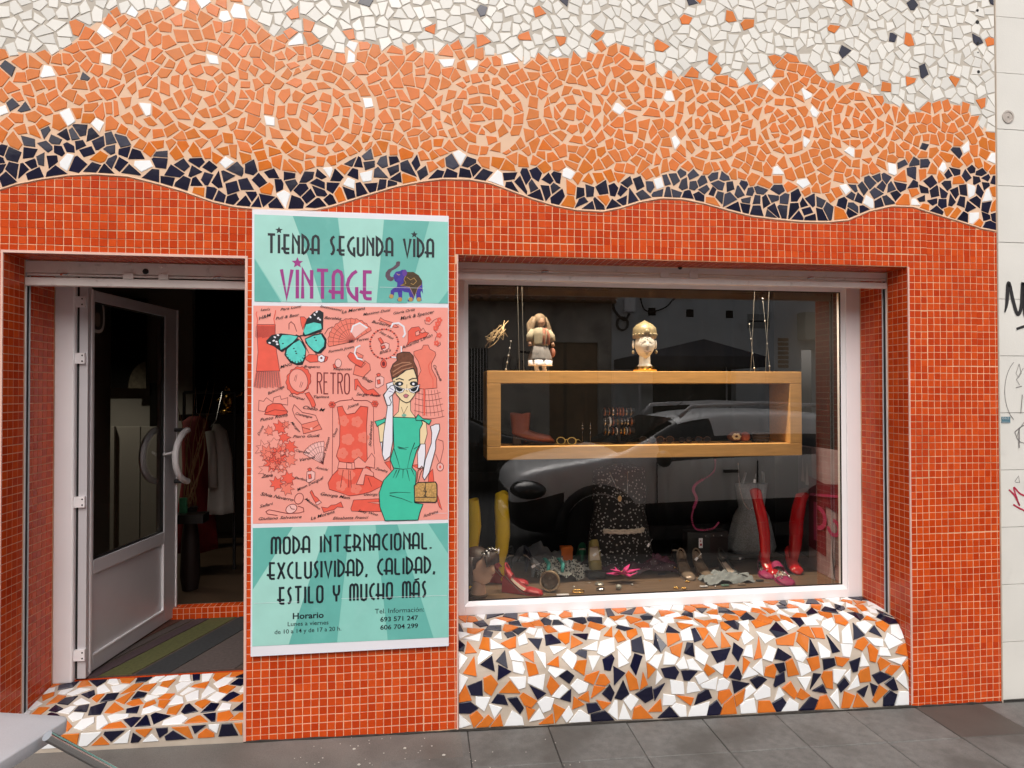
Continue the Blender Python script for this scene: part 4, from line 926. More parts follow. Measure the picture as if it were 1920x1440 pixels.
# head
shape(pr, q2, [(635,1060),(700,1050),(800,960),(930,930),(975,1060),(985,1180),(940,1300),(870,1390),(820,1405),(760,1370),(690,1290),(650,1180)], m_cream, 9, .003, m_ink)
shape(pr, q2, [(630,1080),(605,960),(640,870),(700,820),(690,770),(700,730),(780,700),(870,705),(925,760),(925,820),(975,930),(990,1110),(975,1070),(930,940),(860,920),(780,990),(700,1040)], m_hair, 10, .003, m_ink)
for l in ([(640,980),(760,900),(900,860)],[(640,1030),(770,950),(920,910)],[(650,900),(770,850),(880,845)]): pr.line([q2(*q) for q in l], .005, M('hair light print', (.42,.20,.12), .4) if 'hlp' not in globals() else hlp, 11)
for cx_, s in ((740, 1), (920, -1)):
    pr.line([q2(cx_-60, 1085+ (0 if s > 0 else 10)), q2(cx_-10, 1068), q2(cx_+50, 1090-(0 if s > 0 else 25))], .005, m_ink, 11)
    pr.ell(q2(cx_-10*s, 1140), 7.5, 4.6, m_ink, 11, 12); pr.ell(q2(cx_-4*s, 1143), 2.6, 2.4, m_glove, 12, 8)
    fr_ = [(cx_-95*s,1150),(cx_-50*s,1165),(cx_+20*s,1200),(cx_+60*s,1215),(cx_+40*s,1255),(cx_-10*s,1270),(cx_-60*s,1240)]
    shape(pr, q2, fr_, m_glove, 13, .002, m_ink); pr.poly([q2(cx_-10*s+(a-(cx_-10*s))*.70, 1215+(b-1215)*.66) for a, b in fr_], m_ink, 14)
pr.line([q2(790,1215), q2(860,1215)], .004, m_glove, 13)
shape(pr, q2, [(785,1300),(820,1280),(860,1300),(835,1335),(800,1330)], m_lip, 11, .0018, m_ink); pr.line([q2(835,1150), q2(830,1240), q2(845,1250)], .002, m_hair, 11)
pr.ell(q2(985,1220), 4, 4.5, m_ink, 11, 8)
shape(pr, q2, [(515,1300),(560,1230),(610,1170),(660,1160),(680,1220),(640,1290),(590,1330),(620,1400),(600,1440),(560,1440)], m_glove, 12, .003, m_ink)
for l in ([(600,1200),(650,1230)],[(580,1240),(640,1260)]): pr.line([q2(*q) for q in l], .002, m_indigo, 13)
pr.build('lady_print', sg)
# --- handwriting
names = [("Levi's",(489,583),(507,582),5),('H&M',(486,600),(510,592),6),('Para Lomi',(526,583),(566,576),5),('Pull & Bear',(517,600),(562,592),5.5),('Intimissimi',(600,576),(641,584),5),('Bershka',(608,598),(640,600),5.5),('La Morena',(641,588),(685,580),6),('Massimo Dutti',(681,592),(733,583),5),('Gloria Ortiz',(738,590),(779,582),5),('Mark & Spencer',(751,600),(815,587),6.5),('Burberry',(697,605),(733,613),5.5),('Las Torres',(654,643),(692,637),5.5),('Formula Joven',(616,662),(664,652),5),('Hot Hot',(711,624),(737,637),5),("Blue's",(712,664),(734,658),5),('Amarillo Limón',(754,655),(812,630),6),('Carmenda',(812,685),(825,715),5),('MNG',(526,691),(549,684),5.5),('Brugueras',(570,689),(600,690),5),('Hispanitas',(625,694),(660,694),5),('Elogy',(679,710),(699,718),5.5),('Sergio Rossi',(668,741),(714,744),5.5),('Tapioca',(588,746),(617,746),5),('Desigual',(542,742),(571,751),5),('Balenciaga',(503,740),(534,726),5),('Chelo M',(568,766),(609,772),6.5),('Champagne',(554,777),(585,784),5),('Punto Roma',(488,790),(540,780),6),('Morgan',(545,792),(561,811),4.5),('Piero Guidi',(549,821),(600,819),5.5),('Dúnia',(486,817),(495,799),4.5),('Verona',(563,865),(591,859),6),('Caprabo',(554,846),(580,851),4.5),('Louis Vuitton',(606,868),(619,820),5.5),('Amichi',(591,878),(615,883),5),('Zara',(490,896),(512,893),6),('Parfois',(552,897),(576,902),4.5),('Mmm Desigual',(558,921),(608,897),5.5),('Silvia Navarro',(488,928),(550,940),6.5),('Massimo',(571,936),(599,956),5),('Safari',(487,952),(513,946),5.5),('Giuliano Salvatore',(485,975),(566,971),5.5),('La Morena',(583,975),(628,961),6),('Georgia Mam',(601,928),(656,936),6),('Elisabetta Franci',(624,974),(691,972),5.5),('Sexy Woo',(671,959),(708,967),5),('George',(682,929),(708,929),5.5),('Joana',(651,766),(673,759),5.5),('Stradivarius',(696,837),(699,789),5.5),('Zendra',(703,880),(726,886),5),('Oasis',(627,820),(634,803),4.5),('Andreina',(794,970),(822,961),6)]
for t, a, b, s in names: text(t, a, b, s*.95, m_ink, 'handwriting', shear=.4, lv=8 if t != 'H&M' else 8, bold=.006)
# the creases of the sign are thin pale lines printed on it
# ================================================================ stone clad neighbour
nb = thing('stone_clad_wall', 'pale stone clad wall of the neighbouring house with black spray paint, right of the red tiles', 'wall', (3.6, .03, gz(3.6)))
m_stone = M('pale stone', (.70,.685,.64), .75, var=.05, scale=4, rnd=.02, bump=.25, bscale=120, stain=((.42,.40,.36), 5, .62, .35), detail=6)
m_joint = M('stone joint', (.33,.31,.28), .9)
obj('wall', MB().box((XR+.0065, .040, -.15), (6.5, .6, ZTOP+1)), m_joint, nb)
jy = [at(1890, y, .03).z for y in (32, 137, 242, 348, 454, 562, 668, 775, 883, 990, 1098, 1205, 1312)]
hz = (jy[0]-jy[-1])/12; zs = [jy[-1]+hz*k for k in range(-0, 17)]
for r in range(16):
    z0 = max(zs[r], -.1); x = XR+.009; k = 0
    while x < 6.4:
        x1 = min(x+(.75 if k else (.62 if r % 2 else .62)), 6.45); g = MB(); g.box((x, .030+((r*7+k*3) % 5)*.0003, z0+.0016), (x1-.003, .041, zs[r+1]-.0016))
        o = obj('stone_panel', g, m_stone, nb); x = x1; k += 1
YN = .0285
def nl(pr_, pts, w, mat, ends=None):
    q = [at(a, b, YN) for a, b in pts]; n = len(q); L = []; Rr = []
    for i in range(n):
        d = (q[min(i+1, n-1)]-q[max(i-1, 0)]).normalized(); m = Vector((-d.z, 0, d.x)); h = w/2*(ends(i/(n-1)) if ends else 1); L.append(q[i]+m*h); Rr.append(q[i]-m*h)
    pr_.add(L+Rr, [(i, i+1, n+i+1, n+i) for i in range(n-1)])
def smooth_path(p, k=6):
    out = []; n = len(p)
    for i in range(n-1):
        a, b, c, d = p[max(i-1, 0)], p[i], p[i+1], p[min(i+2, n-1)]
        for j in range(k):
            t = j/k; out.append(tuple(.5*((2*b[e])+(-a[e]+c[e])*t+(2*a[e]-5*b[e]+4*c[e]-d[e])*t*t+(-a[e]+3*b[e]-3*c[e]+d[e])*t**3) for e in (0, 1)))
    return out+[p[-1]]
m_spray = M('black spray paint', (.018,.016,.018), .6)
g = MB(); nl(g, smooth_path([(1884,586),(1888,568),(1890,535),(1893,534),(1900,565),(1908,589),(1915,575),(1918,530),(1921,560),(1922,590),(1932,595),(1945,560),(1952,525)]), .019, m_spray, lambda t: min(1.1, .35+t*8)); nl(g, smooth_path([(1906,617),(1920,612),(1945,604)]), .014, m_spray); obj('graffiti', g, m_spray, nb, fix=False)
g = MB(); nl(g, [(1918+34*math.cos(R(a)), 733+62*math.sin(R(a))) for a in range(120, 245, 6)], .0035, m_spray); nl(g, [(1955+49*math.cos(R(a)), 830+49*math.sin(R(a))*1.1) for a in range(190, 260, 6)], .003, m_spray)
nl(g, [(1911,682),(1915,700),(1910,708),(1905,700),(1911,682)], .003, m_spray); nl(g, [(1919,690),(1906,712),(1912,722)], .003, m_spray); nl(g, [(1905,727),(1916,724)], .005, m_spray); nl(g, [(1917,740),(1914,775)], .005, m_spray); nl(g, smooth_path([(1903,810),(1912,802),(1920,797)]), .006, m_spray); nl(g, smooth_path([(1903,810),(1910,826),(1921,831)]), .003, m_spray); nl(g, [(1911,803),(1911,840)], .007, m_spray)
nl(g, [(1903,903),(1910,892),(1912,905),(1904,904)], .004, m_spray)
obj('graffiti', g, M('faded grey marker', (.20,.185,.18), .6), nb, fix=False)
g = MB(); nl(g, smooth_path([(1892,918),(1903,930),(1912,948),(1908,938),(1901,914),(1912,925),(1922,930)]), .009, None); nl(g, smooth_path([(1900,946),(1910,952),(1922,958)]), .009, None); obj('graffiti', g, M('red marker', (.45,.03,.07), .6), nb, fix=False)
p = at(1886, 787, YN); g = MB(); g.box((p.x-.026, YN-.001, p.z-.016), (p.x+.026, YN+.001, p.z+.016)); s_ = tag(obj('street_sticker', g, M('blue grey sticker', (.10,.20,.25), .4)), 'tiny blue grey sticker on the pale stone wall', 'sticker')
text('062', (1879,786), (1892,786), 4, M('sticker ink', (.5,.55,.58), .5), 'lettering', parent=s_, Y=YN-.001, lv=2); text('SERMAN', (1879,793), (1892,793), 2.6, M('sticker ink', (.5,.55,.58), .5), 'lettering', parent=s_, Y=YN-.001, lv=2)
p = at(1890, 219, YN); g = MB(); g.lathe([(.035, 0), (.035, .003), (.026, .004), (.024, .001), (.006, .002), (.004, .006)], p, 24, RX); tag(obj('round_cover', g, M('cover', (.45,.40,.36), .6, var=.2, scale=50), smooth=True), 'small round cover plate high on the pale stone wall', 'cover plate')
# ================================================================ pavement
m_pave = M('granite slab', (.150,.145,.137), .75, var=.26, scale=28, rnd=.07, fine=.26, bump=.6, bscale=150, stain=((.070,.064,.057), 2.3, .50, .7), detail=8, rvar=.06)
m_pave2 = M('stained granite slab', (.075,.066,.058), .65, var=.2, scale=6, fine=.14, bump=.4, bscale=190, stain=((.13,.12,.11), 5, .66, .5), detail=8)
m_pjoint = M('pavement joint', (.020,.018,.016), .95, var=.3, scale=20)
m_conc = M('grey mortar strip', (.150,.138,.125), .85, fine=.26, var=.28, scale=6, bump=.5, bscale=90, stain=((.07,.055,.045), 3, .52, .6), detail=8)
pv = struct('pavement', MB().add([(x, y, gz(x)-.012) for x, y in ((-7, 1.0), (-7, -2.10), (9, -2.10), (9, 1.0))], [(0, 1, 2, 3)]), m_pjoint)
jx_ = [at(1028,1370).x+(at(1316,1353).x-at(1028,1370).x)/2*k for k in range(-14, 16)]
LX = jx_[1]-jx_[0]; rowd = .295
cells = []
for r in range(8):
    y1 = -.004-r*rowd; y0 = y1-rowd+.0035
    for k in range(len(jx_)-1):
        x0, x1 = jx_[k]+.0016, jx_[k+1]-.0016
        if x1 < -5 or x0 > 7: continue
        if r == 0 and x1 < XW0+.02: continue
        g = MB(); dz = random.uniform(-.0012, .0012); b_ = .003
        top = [(x0+b_, y0+b_), (x1-b_, y0+b_), (x1-b_, y1-b_), (x0+b_, y1-b_)]; mid = [(x0, y0), (x1, y0), (x1, y1), (x0, y1)]
        g.add([(x, y, gz(x)-.04) for x, y in mid]+[(x, y, gz(x)-.003+dz) for x, y in mid]+[(x, y, gz(x)+dz) for x, y in top], [(0,1,5,4),(1,2,6,5),(2,3,7,6),(3,0,4,7),(4,5,9,8),(5,6,10,9),(6,7,11,10),(7,4,8,11),(8,9,10,11)])
        cells.append((x0, x1, y0, y1))
        dark = r == 0 and x0 < at(1790,1345).x < x1
        o = obj('paving_slab', g, m_pave2 if dark else m_pave, pv)
        if dark: o['label'] = 'dark damp stained paving slab'
g = MB(); n = 40; vs = []
for i in range(n+1):
    x = -6+(XW0+.01+6)*i/n; vs += [(x, .0, gz(x)+.001), (x, -.004-rowd+.002, gz(x)-.001), (x, -.004-rowd+.002, gz(x)-.03)]
g.add(vs, [(3*i, 3*i+1, 3*i+4, 3*i+3) for i in range(n)]+[(3*i+1, 3*i+2, 3*i+5, 3*i+4) for i in range(n)]); obj('mortar_strip', g, m_conc, pv)
g = MB()
for xa, xb in ((-2.7, XD0), (XD1, XW0), (XW0, XW1), (XW1, XR)):
    pts = [(xa+(xb-xa)*i/12, -.002, gz(xa+(xb-xa)*i/12)+.002) for i in range(13)]; g.tube(pts, [.006+.003*math.sin(i*2.3+xa) for i in range(13)], 6)
obj('dirty_joint', g, M('black dirt', (.03,.026,.022), .95, var=.5, scale=30), pv, smooth=2)['kind'] = 'stuff'
m_gum = M('pale chips', (.5,.47,.42), .8)
g = MB(); rr_ = random.Random(8)
for _ in range(46):
    px, py = rr_.uniform(480, 1100), rr_.uniform(1380, 1438)
    if _ < 9: px, py = rr_.uniform(660, 860), rr_.uniform(1395, 1438)
    p = atz(px, py, .03); s = rr_.choice((.0025, .003, .004, .008 if _ < 9 else .003)); g.ball((p.x, p.y, gz(p.x)+.002), (s, s*.8, s*.4), 6, 4)
o = obj('paint_chips', g, m_gum); tag(o, 'scattered small pale chips on the grey pavement below the sign', 'chips', kind='stuff')
# ================================================================ inside the shop
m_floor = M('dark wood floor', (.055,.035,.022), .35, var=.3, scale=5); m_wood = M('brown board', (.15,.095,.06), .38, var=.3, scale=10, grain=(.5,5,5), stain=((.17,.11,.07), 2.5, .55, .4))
YB = 4.6
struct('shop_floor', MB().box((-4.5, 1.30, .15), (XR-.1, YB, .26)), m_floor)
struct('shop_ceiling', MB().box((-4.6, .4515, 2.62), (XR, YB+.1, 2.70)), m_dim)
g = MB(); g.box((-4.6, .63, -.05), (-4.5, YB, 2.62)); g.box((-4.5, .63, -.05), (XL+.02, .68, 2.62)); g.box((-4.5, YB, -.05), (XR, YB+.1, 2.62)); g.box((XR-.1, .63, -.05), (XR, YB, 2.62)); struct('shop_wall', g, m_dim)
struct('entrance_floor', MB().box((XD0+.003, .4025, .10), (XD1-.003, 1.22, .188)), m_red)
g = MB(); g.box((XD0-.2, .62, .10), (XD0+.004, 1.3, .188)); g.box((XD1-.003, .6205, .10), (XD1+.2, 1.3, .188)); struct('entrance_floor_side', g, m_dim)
sp = thing('inner_step', 'low red tiled step inside the shop doorway', 'step', (-1.2, 1.26, .19)); obj('step_body', MB().box((XD0-.2, 1.2205, .10), (XD1+.2, 1.2995, .262)), m_gred, sp)
g = MB()
for i in range(int(1.4/P)):
    for j in range(2):
        x = XD0-.2+i*P; plate(g, [(x+G, .190+j*PZ+G), (x+P-G, .190+j*PZ+G), (x+P-G, .190+(j+1)*PZ-G), (x+G, .190+(j+1)*PZ-G)], lambda u, v, h: (u, 1.2205-h, v))
    for j in range(2): plate(g, [(x+G, 1.2215+j*P+G), (x+P-G, 1.2215+j*P+G), (x+P-G, 1.2215+(j+1)*P-G), (x+G, 1.2215+(j+1)*P-G)], lambda u, v, h: (u, v, .262+h))
o = obj('small_tiles', g, m_red, sp, fix=False); o['kind'] = 'stuff'
# striped mat
mt = thing('striped_mat', 'door mat with diagonal green, charcoal and brown stripes', 'door mat', (-1.25, .85, .19))
mc = [M('mat '+n, tuple(v*.85 for v in c), .95, var=.3, scale=60) for n, c in (('brown', (.075,.052,.040)), ('green', (.085,.085,.025)), ('charcoal', (.028,.030,.032)), ('plum', (.060,.035,.040)), ('rust', (.10,.035,.022)), ('grey', (.085,.065,.060)))]
X0_, X1_, Y0_, Y1_ = XD0+.03, XD1-.03, .425, 1.205
obj('mat_base', MB().box((X0_, Y0_, .1885), (X1_, Y1_, .196)), mc[0], mt)
for k, (off, wd, c) in enumerate([(-.62,.10,4),(-.50,.05,5),(-.43,.07,3),(-.35,.15,1),(-.18,.16,2),(-.01,.30,5),(.30,.16,0),(.46,.16,3)]):
    sl = .28; x = -1.25+off; poly = [(x, Y0_), (x+wd, Y0_), (x+wd+sl, Y1_), (x+sl, Y1_)]
    poly = clip(clip(poly, (X0_, 0), (-1, 0)), (X1_, 0), (1, 0))
    if len(poly) > 2:
        g = MB(); g.prism(poly, 0, .0035, M=Matrix(((1,0,0,0),(0,0,1,0),(0,1,0,.196),(0,0,0,1)))); obj('stripe', g, mc[c], mt)
# partition between entrance and window display, plain walls seen through the door
g = MB(); g.box((XD1+.20, .62, .26), (XD1+.25, 1.4, 2.62)); g.box((XD0-.21, .6205, .26), (XD0-.16, 1.30, 2.62)); struct('partition', g, m_ply)
def boxat(name, px0, py0, px1, py1, Y, d, mat, parent=None, **k):
    a, b = at(px0, py1, Y), at(px1, py0, Y); return obj(name, MB().box((a.x, Y, a.z), (b.x, Y+d, b.z)), mat, parent, **k)
m_cab = M('dark cabinet', (.012,.010,.009), .35)
cb = thing('dark_cabinet', 'tall dark cabinet deep in the shop behind the white shirt', 'cabinet', (-1.7, 3.2, .262))
obj('carcass', MB().box((-1.95, 3.2, .262), (-1.35, 3.7, 2.2)), m_cab, cb); obj('cabinet_door', MB().box((-1.93, 3.185, .32), (-1.66, 3.2, 2.15)), m_cab, cb); obj('cabinet_door', MB().box((-1.65, 3.185, .32), (-1.37, 3.2, 2.15)), m_cab, cb)
m_scr = M('screen white', (.40,.38,.34), .8); m_wallp = M('shop wall plaster', (.42,.40,.36), .9, var=.15, scale=2)
struct('back_wall_panel', MB().box((-4.4, 3.30, .262), (-2.15, 3.36, 2.6)), m_wallp)
def pxbox(name, px0, py0, px1, py1, Y, d, mat, label=None, cat=None, parent=None):
    a, b = at(px0, py1, Y), at(px1, py0, Y); o = obj(name, MB().box((a.x, Y, a.z), (b.x, Y+d, b.z)), mat, parent)
    if label: tag(o, label, cat)
    return o
wb = thing('white_screen', 'white folding screen seen through the glass of the open door', 'screen', (-2.4, 2.6, .262))
for k, (a, b) in enumerate(((196, 214), (215, 262), (263, 306))): pxbox('screen_panel', a, 800, b, 1046, 2.6+.03*(k % 2), .03, m_scr, parent=wb)
pxbox('picture_board', 172, 560, 274, 728, 3.2, .03, m_cab, 'black board hung high behind the open door', 'board')
g = MB(); c = at(274, 728, 3.14); g.add([c+Vector((-.15*math.cos(R(a)), 0, .24*math.sin(R(a)))) for a in range(0, 91, 8)]+[c], [list(range(13))]); tag(obj('folding_fan', g, M('fan paper', (.20,.17,.12), .8, var=.5, scale=30)), 'speckled paper fan leaning on the black board behind the door', 'fan')
pxbox('wall_mirror', 280, 718, 306, 900, 3.2, .03, m_cab, 'narrow dark mirror on the wall behind the open door', 'mirror')
pp = thing('wall_picture', 'dim framed picture on the back wall of the shop', 'picture', (-1.9, 4.5, 1.7)); pxbox('picture_frame', 340, 690, 364, 740, 4.5, .04, M('frame brown', (.05,.03,.02), .5), parent=pp); pxbox('picture_print', 343, 694, 361, 736, 4.49, .009, M('print', (.12,.08,.07), .8, var=.6, scale=9), parent=pp)
# clothes rail with a red dress and a white shirt
def P0(px, Y): return at(px, 800, Y).x
ra = thing('clothes_rail', 'steel clothes rail inside the doorway', 'clothes rail', (P0(390, 2.1), 2.1, .262)); xa, xb = P0(345, 2.1), P0(440, 2.1); obj('rail', MB().tube([(xa, 2.1, 1.60), (xb, 2.1, 1.60)], .012, 8), m_black, ra, smooth=True)
for x in (xa, xb): obj('upright', MB().tube([(x, 2.1, .262), (x, 2.1, 1.60)], .012, 8), m_black, ra, smooth=True)
def cloth(path, n=28, amp=.02, fr=5, seed=1):
    """hanging garment: rings of (z, half width, half depth, centre x)"""
    r_ = random.Random(seed); ph = [r_.uniform(0, 6) for _ in range(6)]; rings = []
    for k, (z, a, b, cx, cy) in enumerate(path):
        t = k/(len(path)-1); ring = []
        for j in range(n):
            q = 2*math.pi*j/n; f = 1+amp/max(a, .03)*t*(math.sin(fr*q+ph[0])+.5*math.sin((fr*2+1)*q+ph[1]+t*2))
            ring.append((cx+a*f*math.cos(q), cy+b*f*math.sin(q), z))
        rings.append(ring)
    return MB().loft(rings)
m_rdress = M('dark red cloth', (.18,.010,.010), .8, var=.2, scale=20)
dx = P0(368, 2.1); d = thing('red_dress', 'long dark red dress hanging on the clothes rail inside the doorway', 'dress', (dx, 2.1, 1.55)); obj('dress_body', cloth([(1.42,.05,.03,dx,2.1),(1.38,.10,.06,dx,2.1),(1.2,.10,.08,dx,2.1),(.98,.09,.08,dx,2.1),(.75,.12,.11,dx,2.1),(.5,.14,.12,dx,2.1),(.42,.145,.13,dx,2.1)], amp=.014), m_rdress, d, smooth=2); obj('hanger', MB().tube([(dx-.09,2.1,1.38),(dx,2.1,1.44),(dx,2.1,1.60),(dx,2.1,1.44),(dx+.09,2.1,1.38)], .005, 6), m_steel, d)
sx = P0(411, 1.95); d = thing('white_shirt', 'off white long sleeved shirt hanging inside the doorway', 'shirt', (sx, 1.95, 1.5)); mw_ = M('off white cloth', (.36,.33,.30), .85, var=.08, scale=20)
zs1, zs0 = at(400, 795, 1.95).z, at(411, 962, 1.95).z
obj('shirt_body', cloth([(zs1,.02,.03,sx-.02,1.95),(zs1-.05,.05,.05,sx,1.95),(zs1-.25,.075,.06,sx+.01,1.95),(zs0+.05,.085,.07,sx+.01,1.95),(zs0,.085,.07,sx+.01,1.95)], amp=.012, seed=4), mw_, d, smooth=2)
obj('sleeve', MB().tube([(sx-.05,1.90,zs1-.05),(sx-.02,1.87,zs1-.22),(sx-.01,1.85,zs1-.45)], [.03,.03,.032], 10), mw_, d, smooth=2); obj('hanger', MB().tube([(sx-.06,1.95,zs1-.02),(sx-.02,1.95,zs1+.03),(sx-.02,2.09,1.605)], .004, 6), m_steel, d)
# vase with twigs, gold figurines
vx = P0(358, 1.62); vz = thing('twig_vase', 'tall vase of dry curly twigs beside the door handle', 'vase', (vx, 1.62, .262)); obj('vase_body', MB().lathe([(.05,0),(.065,.1),(.055,.35),(.035,.5),(.045,.56)], (vx,1.62,.262), 16), M('vase glaze', (.012,.006,.005), .5), vz, smooth=True)
r_ = random.Random(6); g = MB()
for i in range(12):
    a, l = r_.uniform(-.12, .16), r_.uniform(.5, .95); ph = r_.uniform(0, 6); g.tube([(vx+a*t*l*1.5+.02*math.sin(6*t+ph), 1.62+.05*math.sin(4*t+ph), .80+l*t) for t in [k/8 for k in range(9)]], [.005*(1-.7*k/8) for k in range(9)], 5)
obj('twigs', g, M('dry twig', (.30,.17,.08), .8), vz, smooth=2)
m_goldm = M('gold', (.65,.38,.10), .25, metal=1)
sl_ = thing('interior_lamp', 'small lit ceiling spot deep inside the shop, glinting in the door glass', 'spotlight', (-2.9, 2.2, 2.6)); obj('spot_ring', MB().lathe([(.05,0),(.05,-.012),(.036,-.012),(.034,0)], (-2.9,2.2,2.618), 20), m_alu, sl_, smooth=True)
l = bpy.data.lights.new('interior_light', 'SPOT'); l.energy = 45; l.color = (1,.88,.7); l.spot_size = R(110); l.spot_blend = .8; l.shadow_soft_size = .04
lo = bpy.data.objects.new('interior_light', l); C.objects.link(lo); lo.location = (-2.9, 2.2, 2.60); lo.parent = sl_; lo.matrix_parent_inverse = sl_.matrix_world.inverted()
g = MB(); g.lathe([(.07,0),(.08,.02),(.05,.05)], (0,0,0), 14); g.ball((0,0,.11), (.05,.04,.07)); g.ball((0,-.01,.21), .035); g.tube([(.04,0,.14),(.10,-.02,.16),(.12,-.01,.22)], .013, 8); g.tube([(-.04,0,.14),(-.09,-.03,.11)], .013, 8)
p = at(430, 776, 2.7); g.xf(Matrix.Translation(p)); gf = tag(obj('gold_figurine', g, m_goldm, smooth=2), 'shiny gold figurine on the dark shelf inside the doorway', 'figurine')
tag(obj('dark_shelf', MB().box((p.x-.35, p.y-.15, p.z-.05), (p.x+.3, p.y+.2, p.z)), m_cab), 'dark shelf holding the gold figurine', 'shelf')
tag(obj('green_packet', MB().box((vx-.03,1.50,.80),(vx+.015,1.52,.90)), M('green card', (.05,.25,.12), .5)), 'small green packet beside the twig vase', 'packet'); tag(obj('side_table', MB().box((vx-.06,1.44,.74),(vx+.14,1.56,.798)), m_cab), 'small dark table holding the green packet', 'table')
# ================================================================ window display
ZF = .472
df = struct('display_floor', MB().box((XW0-.02, .42, .27), (2.62, 1.22, ZF)), m_wood)
m_back = M('dark room black', (.005,.005,.005), .98, spec=0, var=.3, scale=6)  # black sheet stands in for the unlit room behind the display
g = MB(); n = 60
vs = []
for i in range(n+1):
    x = XW0-.1+(2.7-XW0+.1)*i/n; y = 1.25+.018*math.sin(x*24)+.01*math.sin(x*53+1); vs += [(x, y, .26), (x, y+.01, 2.6)]
g.add(vs, [(2*i, 2*i+2, 2*i+3, 2*i+1) for i in range(n)]); tag(obj('dark_room_backdrop', g, m_back, smooth=2, fix=False), 'black backdrop added for the dark room behind the window display', 'backdrop')
g = MB(); g.box((XW0-.08, .452, .27), (XW0-.03, 1.24, 2.6)); g.box((2.443, .4505, .27), (2.50, 1.24, 2.6)); struct('display_side_wall', g, m_dim)
Z1W = at(1545, 842, .62).z; m_wine = M('wine red curtain', (.085,.010,.012), .8, var=.25, scale=14)
# city print panel on the right side
pn = thing('city_print_panel', 'greyish pink panel printed with a tower, right end of the display', 'panel', (2.55, .8, ZF))
PA, PB = Vector((2.430, .456, 0)), Vector((2.430, .93, 0)); dpn = PB-PA; npn = Vector((-dpn.y, dpn.x, 0)).normalized()
if npn.dot(CAM-PA) < 0: npn = -npn
Z0p, Z1p = ZF+.002, at(1545, 842, .62).z
def pf(u, v, h): p = PA+dpn*(1-u)+npn*h; return (p.x, p.y, Z0p+(Z1p-Z0p)*v)
def pp_(g, pts, h, mi): 
    tr = tessellate_polygon([[Vector((a, b, 0)) for a, b in pts]]); g.add([pf(a, b, h) for a, b in pts], [list(t) for t in tr], mi)
pmat = [M('panel grey pink', (.30,.225,.24), .6, var=.25, scale=12), M('panel dark red', (.12,.012,.025), .6, var=.3, scale=30), M('panel magenta', (.36,.03,.10), .6), M('panel grey', (.12,.11,.12), .6, var=.3, scale=40), M('panel pale', (.45,.38,.40), .6)]
g = MB(); vs = [pf(0,0,0), pf(1,0,0), pf(1,1,0), pf(0,1,0)]; vb = [pf(0,0,-.01), pf(1,0,-.01), pf(1,1,-.01), pf(0,1,-.01)]; g.add(vs+vb, [(0,1,2,3),(4,7,6,5),(0,4,5,1),(1,5,6,2),(2,6,7,3),(3,7,4,0)]); obj('panel_board', g, pmat[0], pn)
g = MB()
pp_(g, [(0,.62),(.32,.68),(.32,.99),(0,.99)], .002, 3); pp_(g, [(.25,.18),(.62,.15),(.62,.72),(.25,.76)], .0035, 1); pp_(g, [(.0,.10),(.25,.08),(.25,.55),(0,.58)], .0035, 3); pp_(g, [(.62,.55),(1,.5),(1,.75),(.62,.72)], .005, 1)
pp_(g, [(.68,.0),(.74,.05),(.80,.20),(.835,.42),(.85,.60),(.865,.42),(.90,.20),(.96,.05),(1.0,.0),(.93,.0),(.87,.12),(.81,.12),(.75,.0)], .0065, 3)
pp_(g, [(.66,.0),(.70,.03),(.73,.18),(.745,.32),(.755,.18),(.79,.03),(.82,0)], .008, 4)
def arcp(cx, cy, rx, ry, w, a0, a1, h, mi):
    o_ = [(cx+rx*math.cos(R(a)), cy+ry*math.sin(R(a))) for a in range(a0, a1+1, 12)]; i_ = [(cx+(rx-w)*math.cos(R(a)), cy+(ry-w*.5)*math.sin(R(a))) for a in range(a1, a0-1, -12)]; pp_(g, o_+i_, h, mi)
arcp(.46, .44, .20, .10, .07, -90, 90, .0095, 2); pp_(g, [(.38,.25),(.46,.25),(.46,.56),(.38,.56)], .0095, 2); arcp(.80, .40, .14, .07, .06, -180, 100, .0095, 2)
pp_(g, [(.3,.60),(.9,.64),(.9,.66),(.3,.62)], .0095, 2); pp_(g, [(.08,.7),(.12,.9),(.16,.7)], .004, 4); pp_(g, [(.18,.68),(.22,.86),(.26,.68)], .004, 4)
obj('city_print', g, pmat, pn, fix=False)
# two small lit ceiling spots over the display
m_lamp = M('lit spot', (1,.86,.62), .5, emit=9)
for k, (x, y) in enumerate(((.55, .53), (1.25, .53), (1.95, .53))):
    sp_ = thing('ceiling_spot', ['lit ceiling spot nearest the left window frame', 'lit ceiling spot in the middle of the display', 'lit ceiling spot nearest the right window frame'][k], 'spotlight', (x, y, 2.618), 'ceiling spots over the window display')
    obj('spot_ring', MB().lathe([(.05,0),(.05,-.012),(.036,-.012),(.034,0)], (x,y,2.618), 20), m_alu, sp_, smooth=True); obj('bulb', MB().lathe([(.033,-.004),(.033,-.006)], (x,y,2.618), 16), m_lamp, sp_)
    l = bpy.data.lights.new('spot_light', 'SPOT'); l.energy = 72; l.color = (1,.86,.66); l.spot_size = R(100); l.spot_blend = .6; l.shadow_soft_size = .03
    lo = bpy.data.objects.new('spot_light', l); C.objects.link(lo); lo.location = (x, y, 2.60); lo.parent = sp_; lo.matrix_parent_inverse = sp_.matrix_world.inverted(); lo.rotation_euler = (R(10), 0, 0)
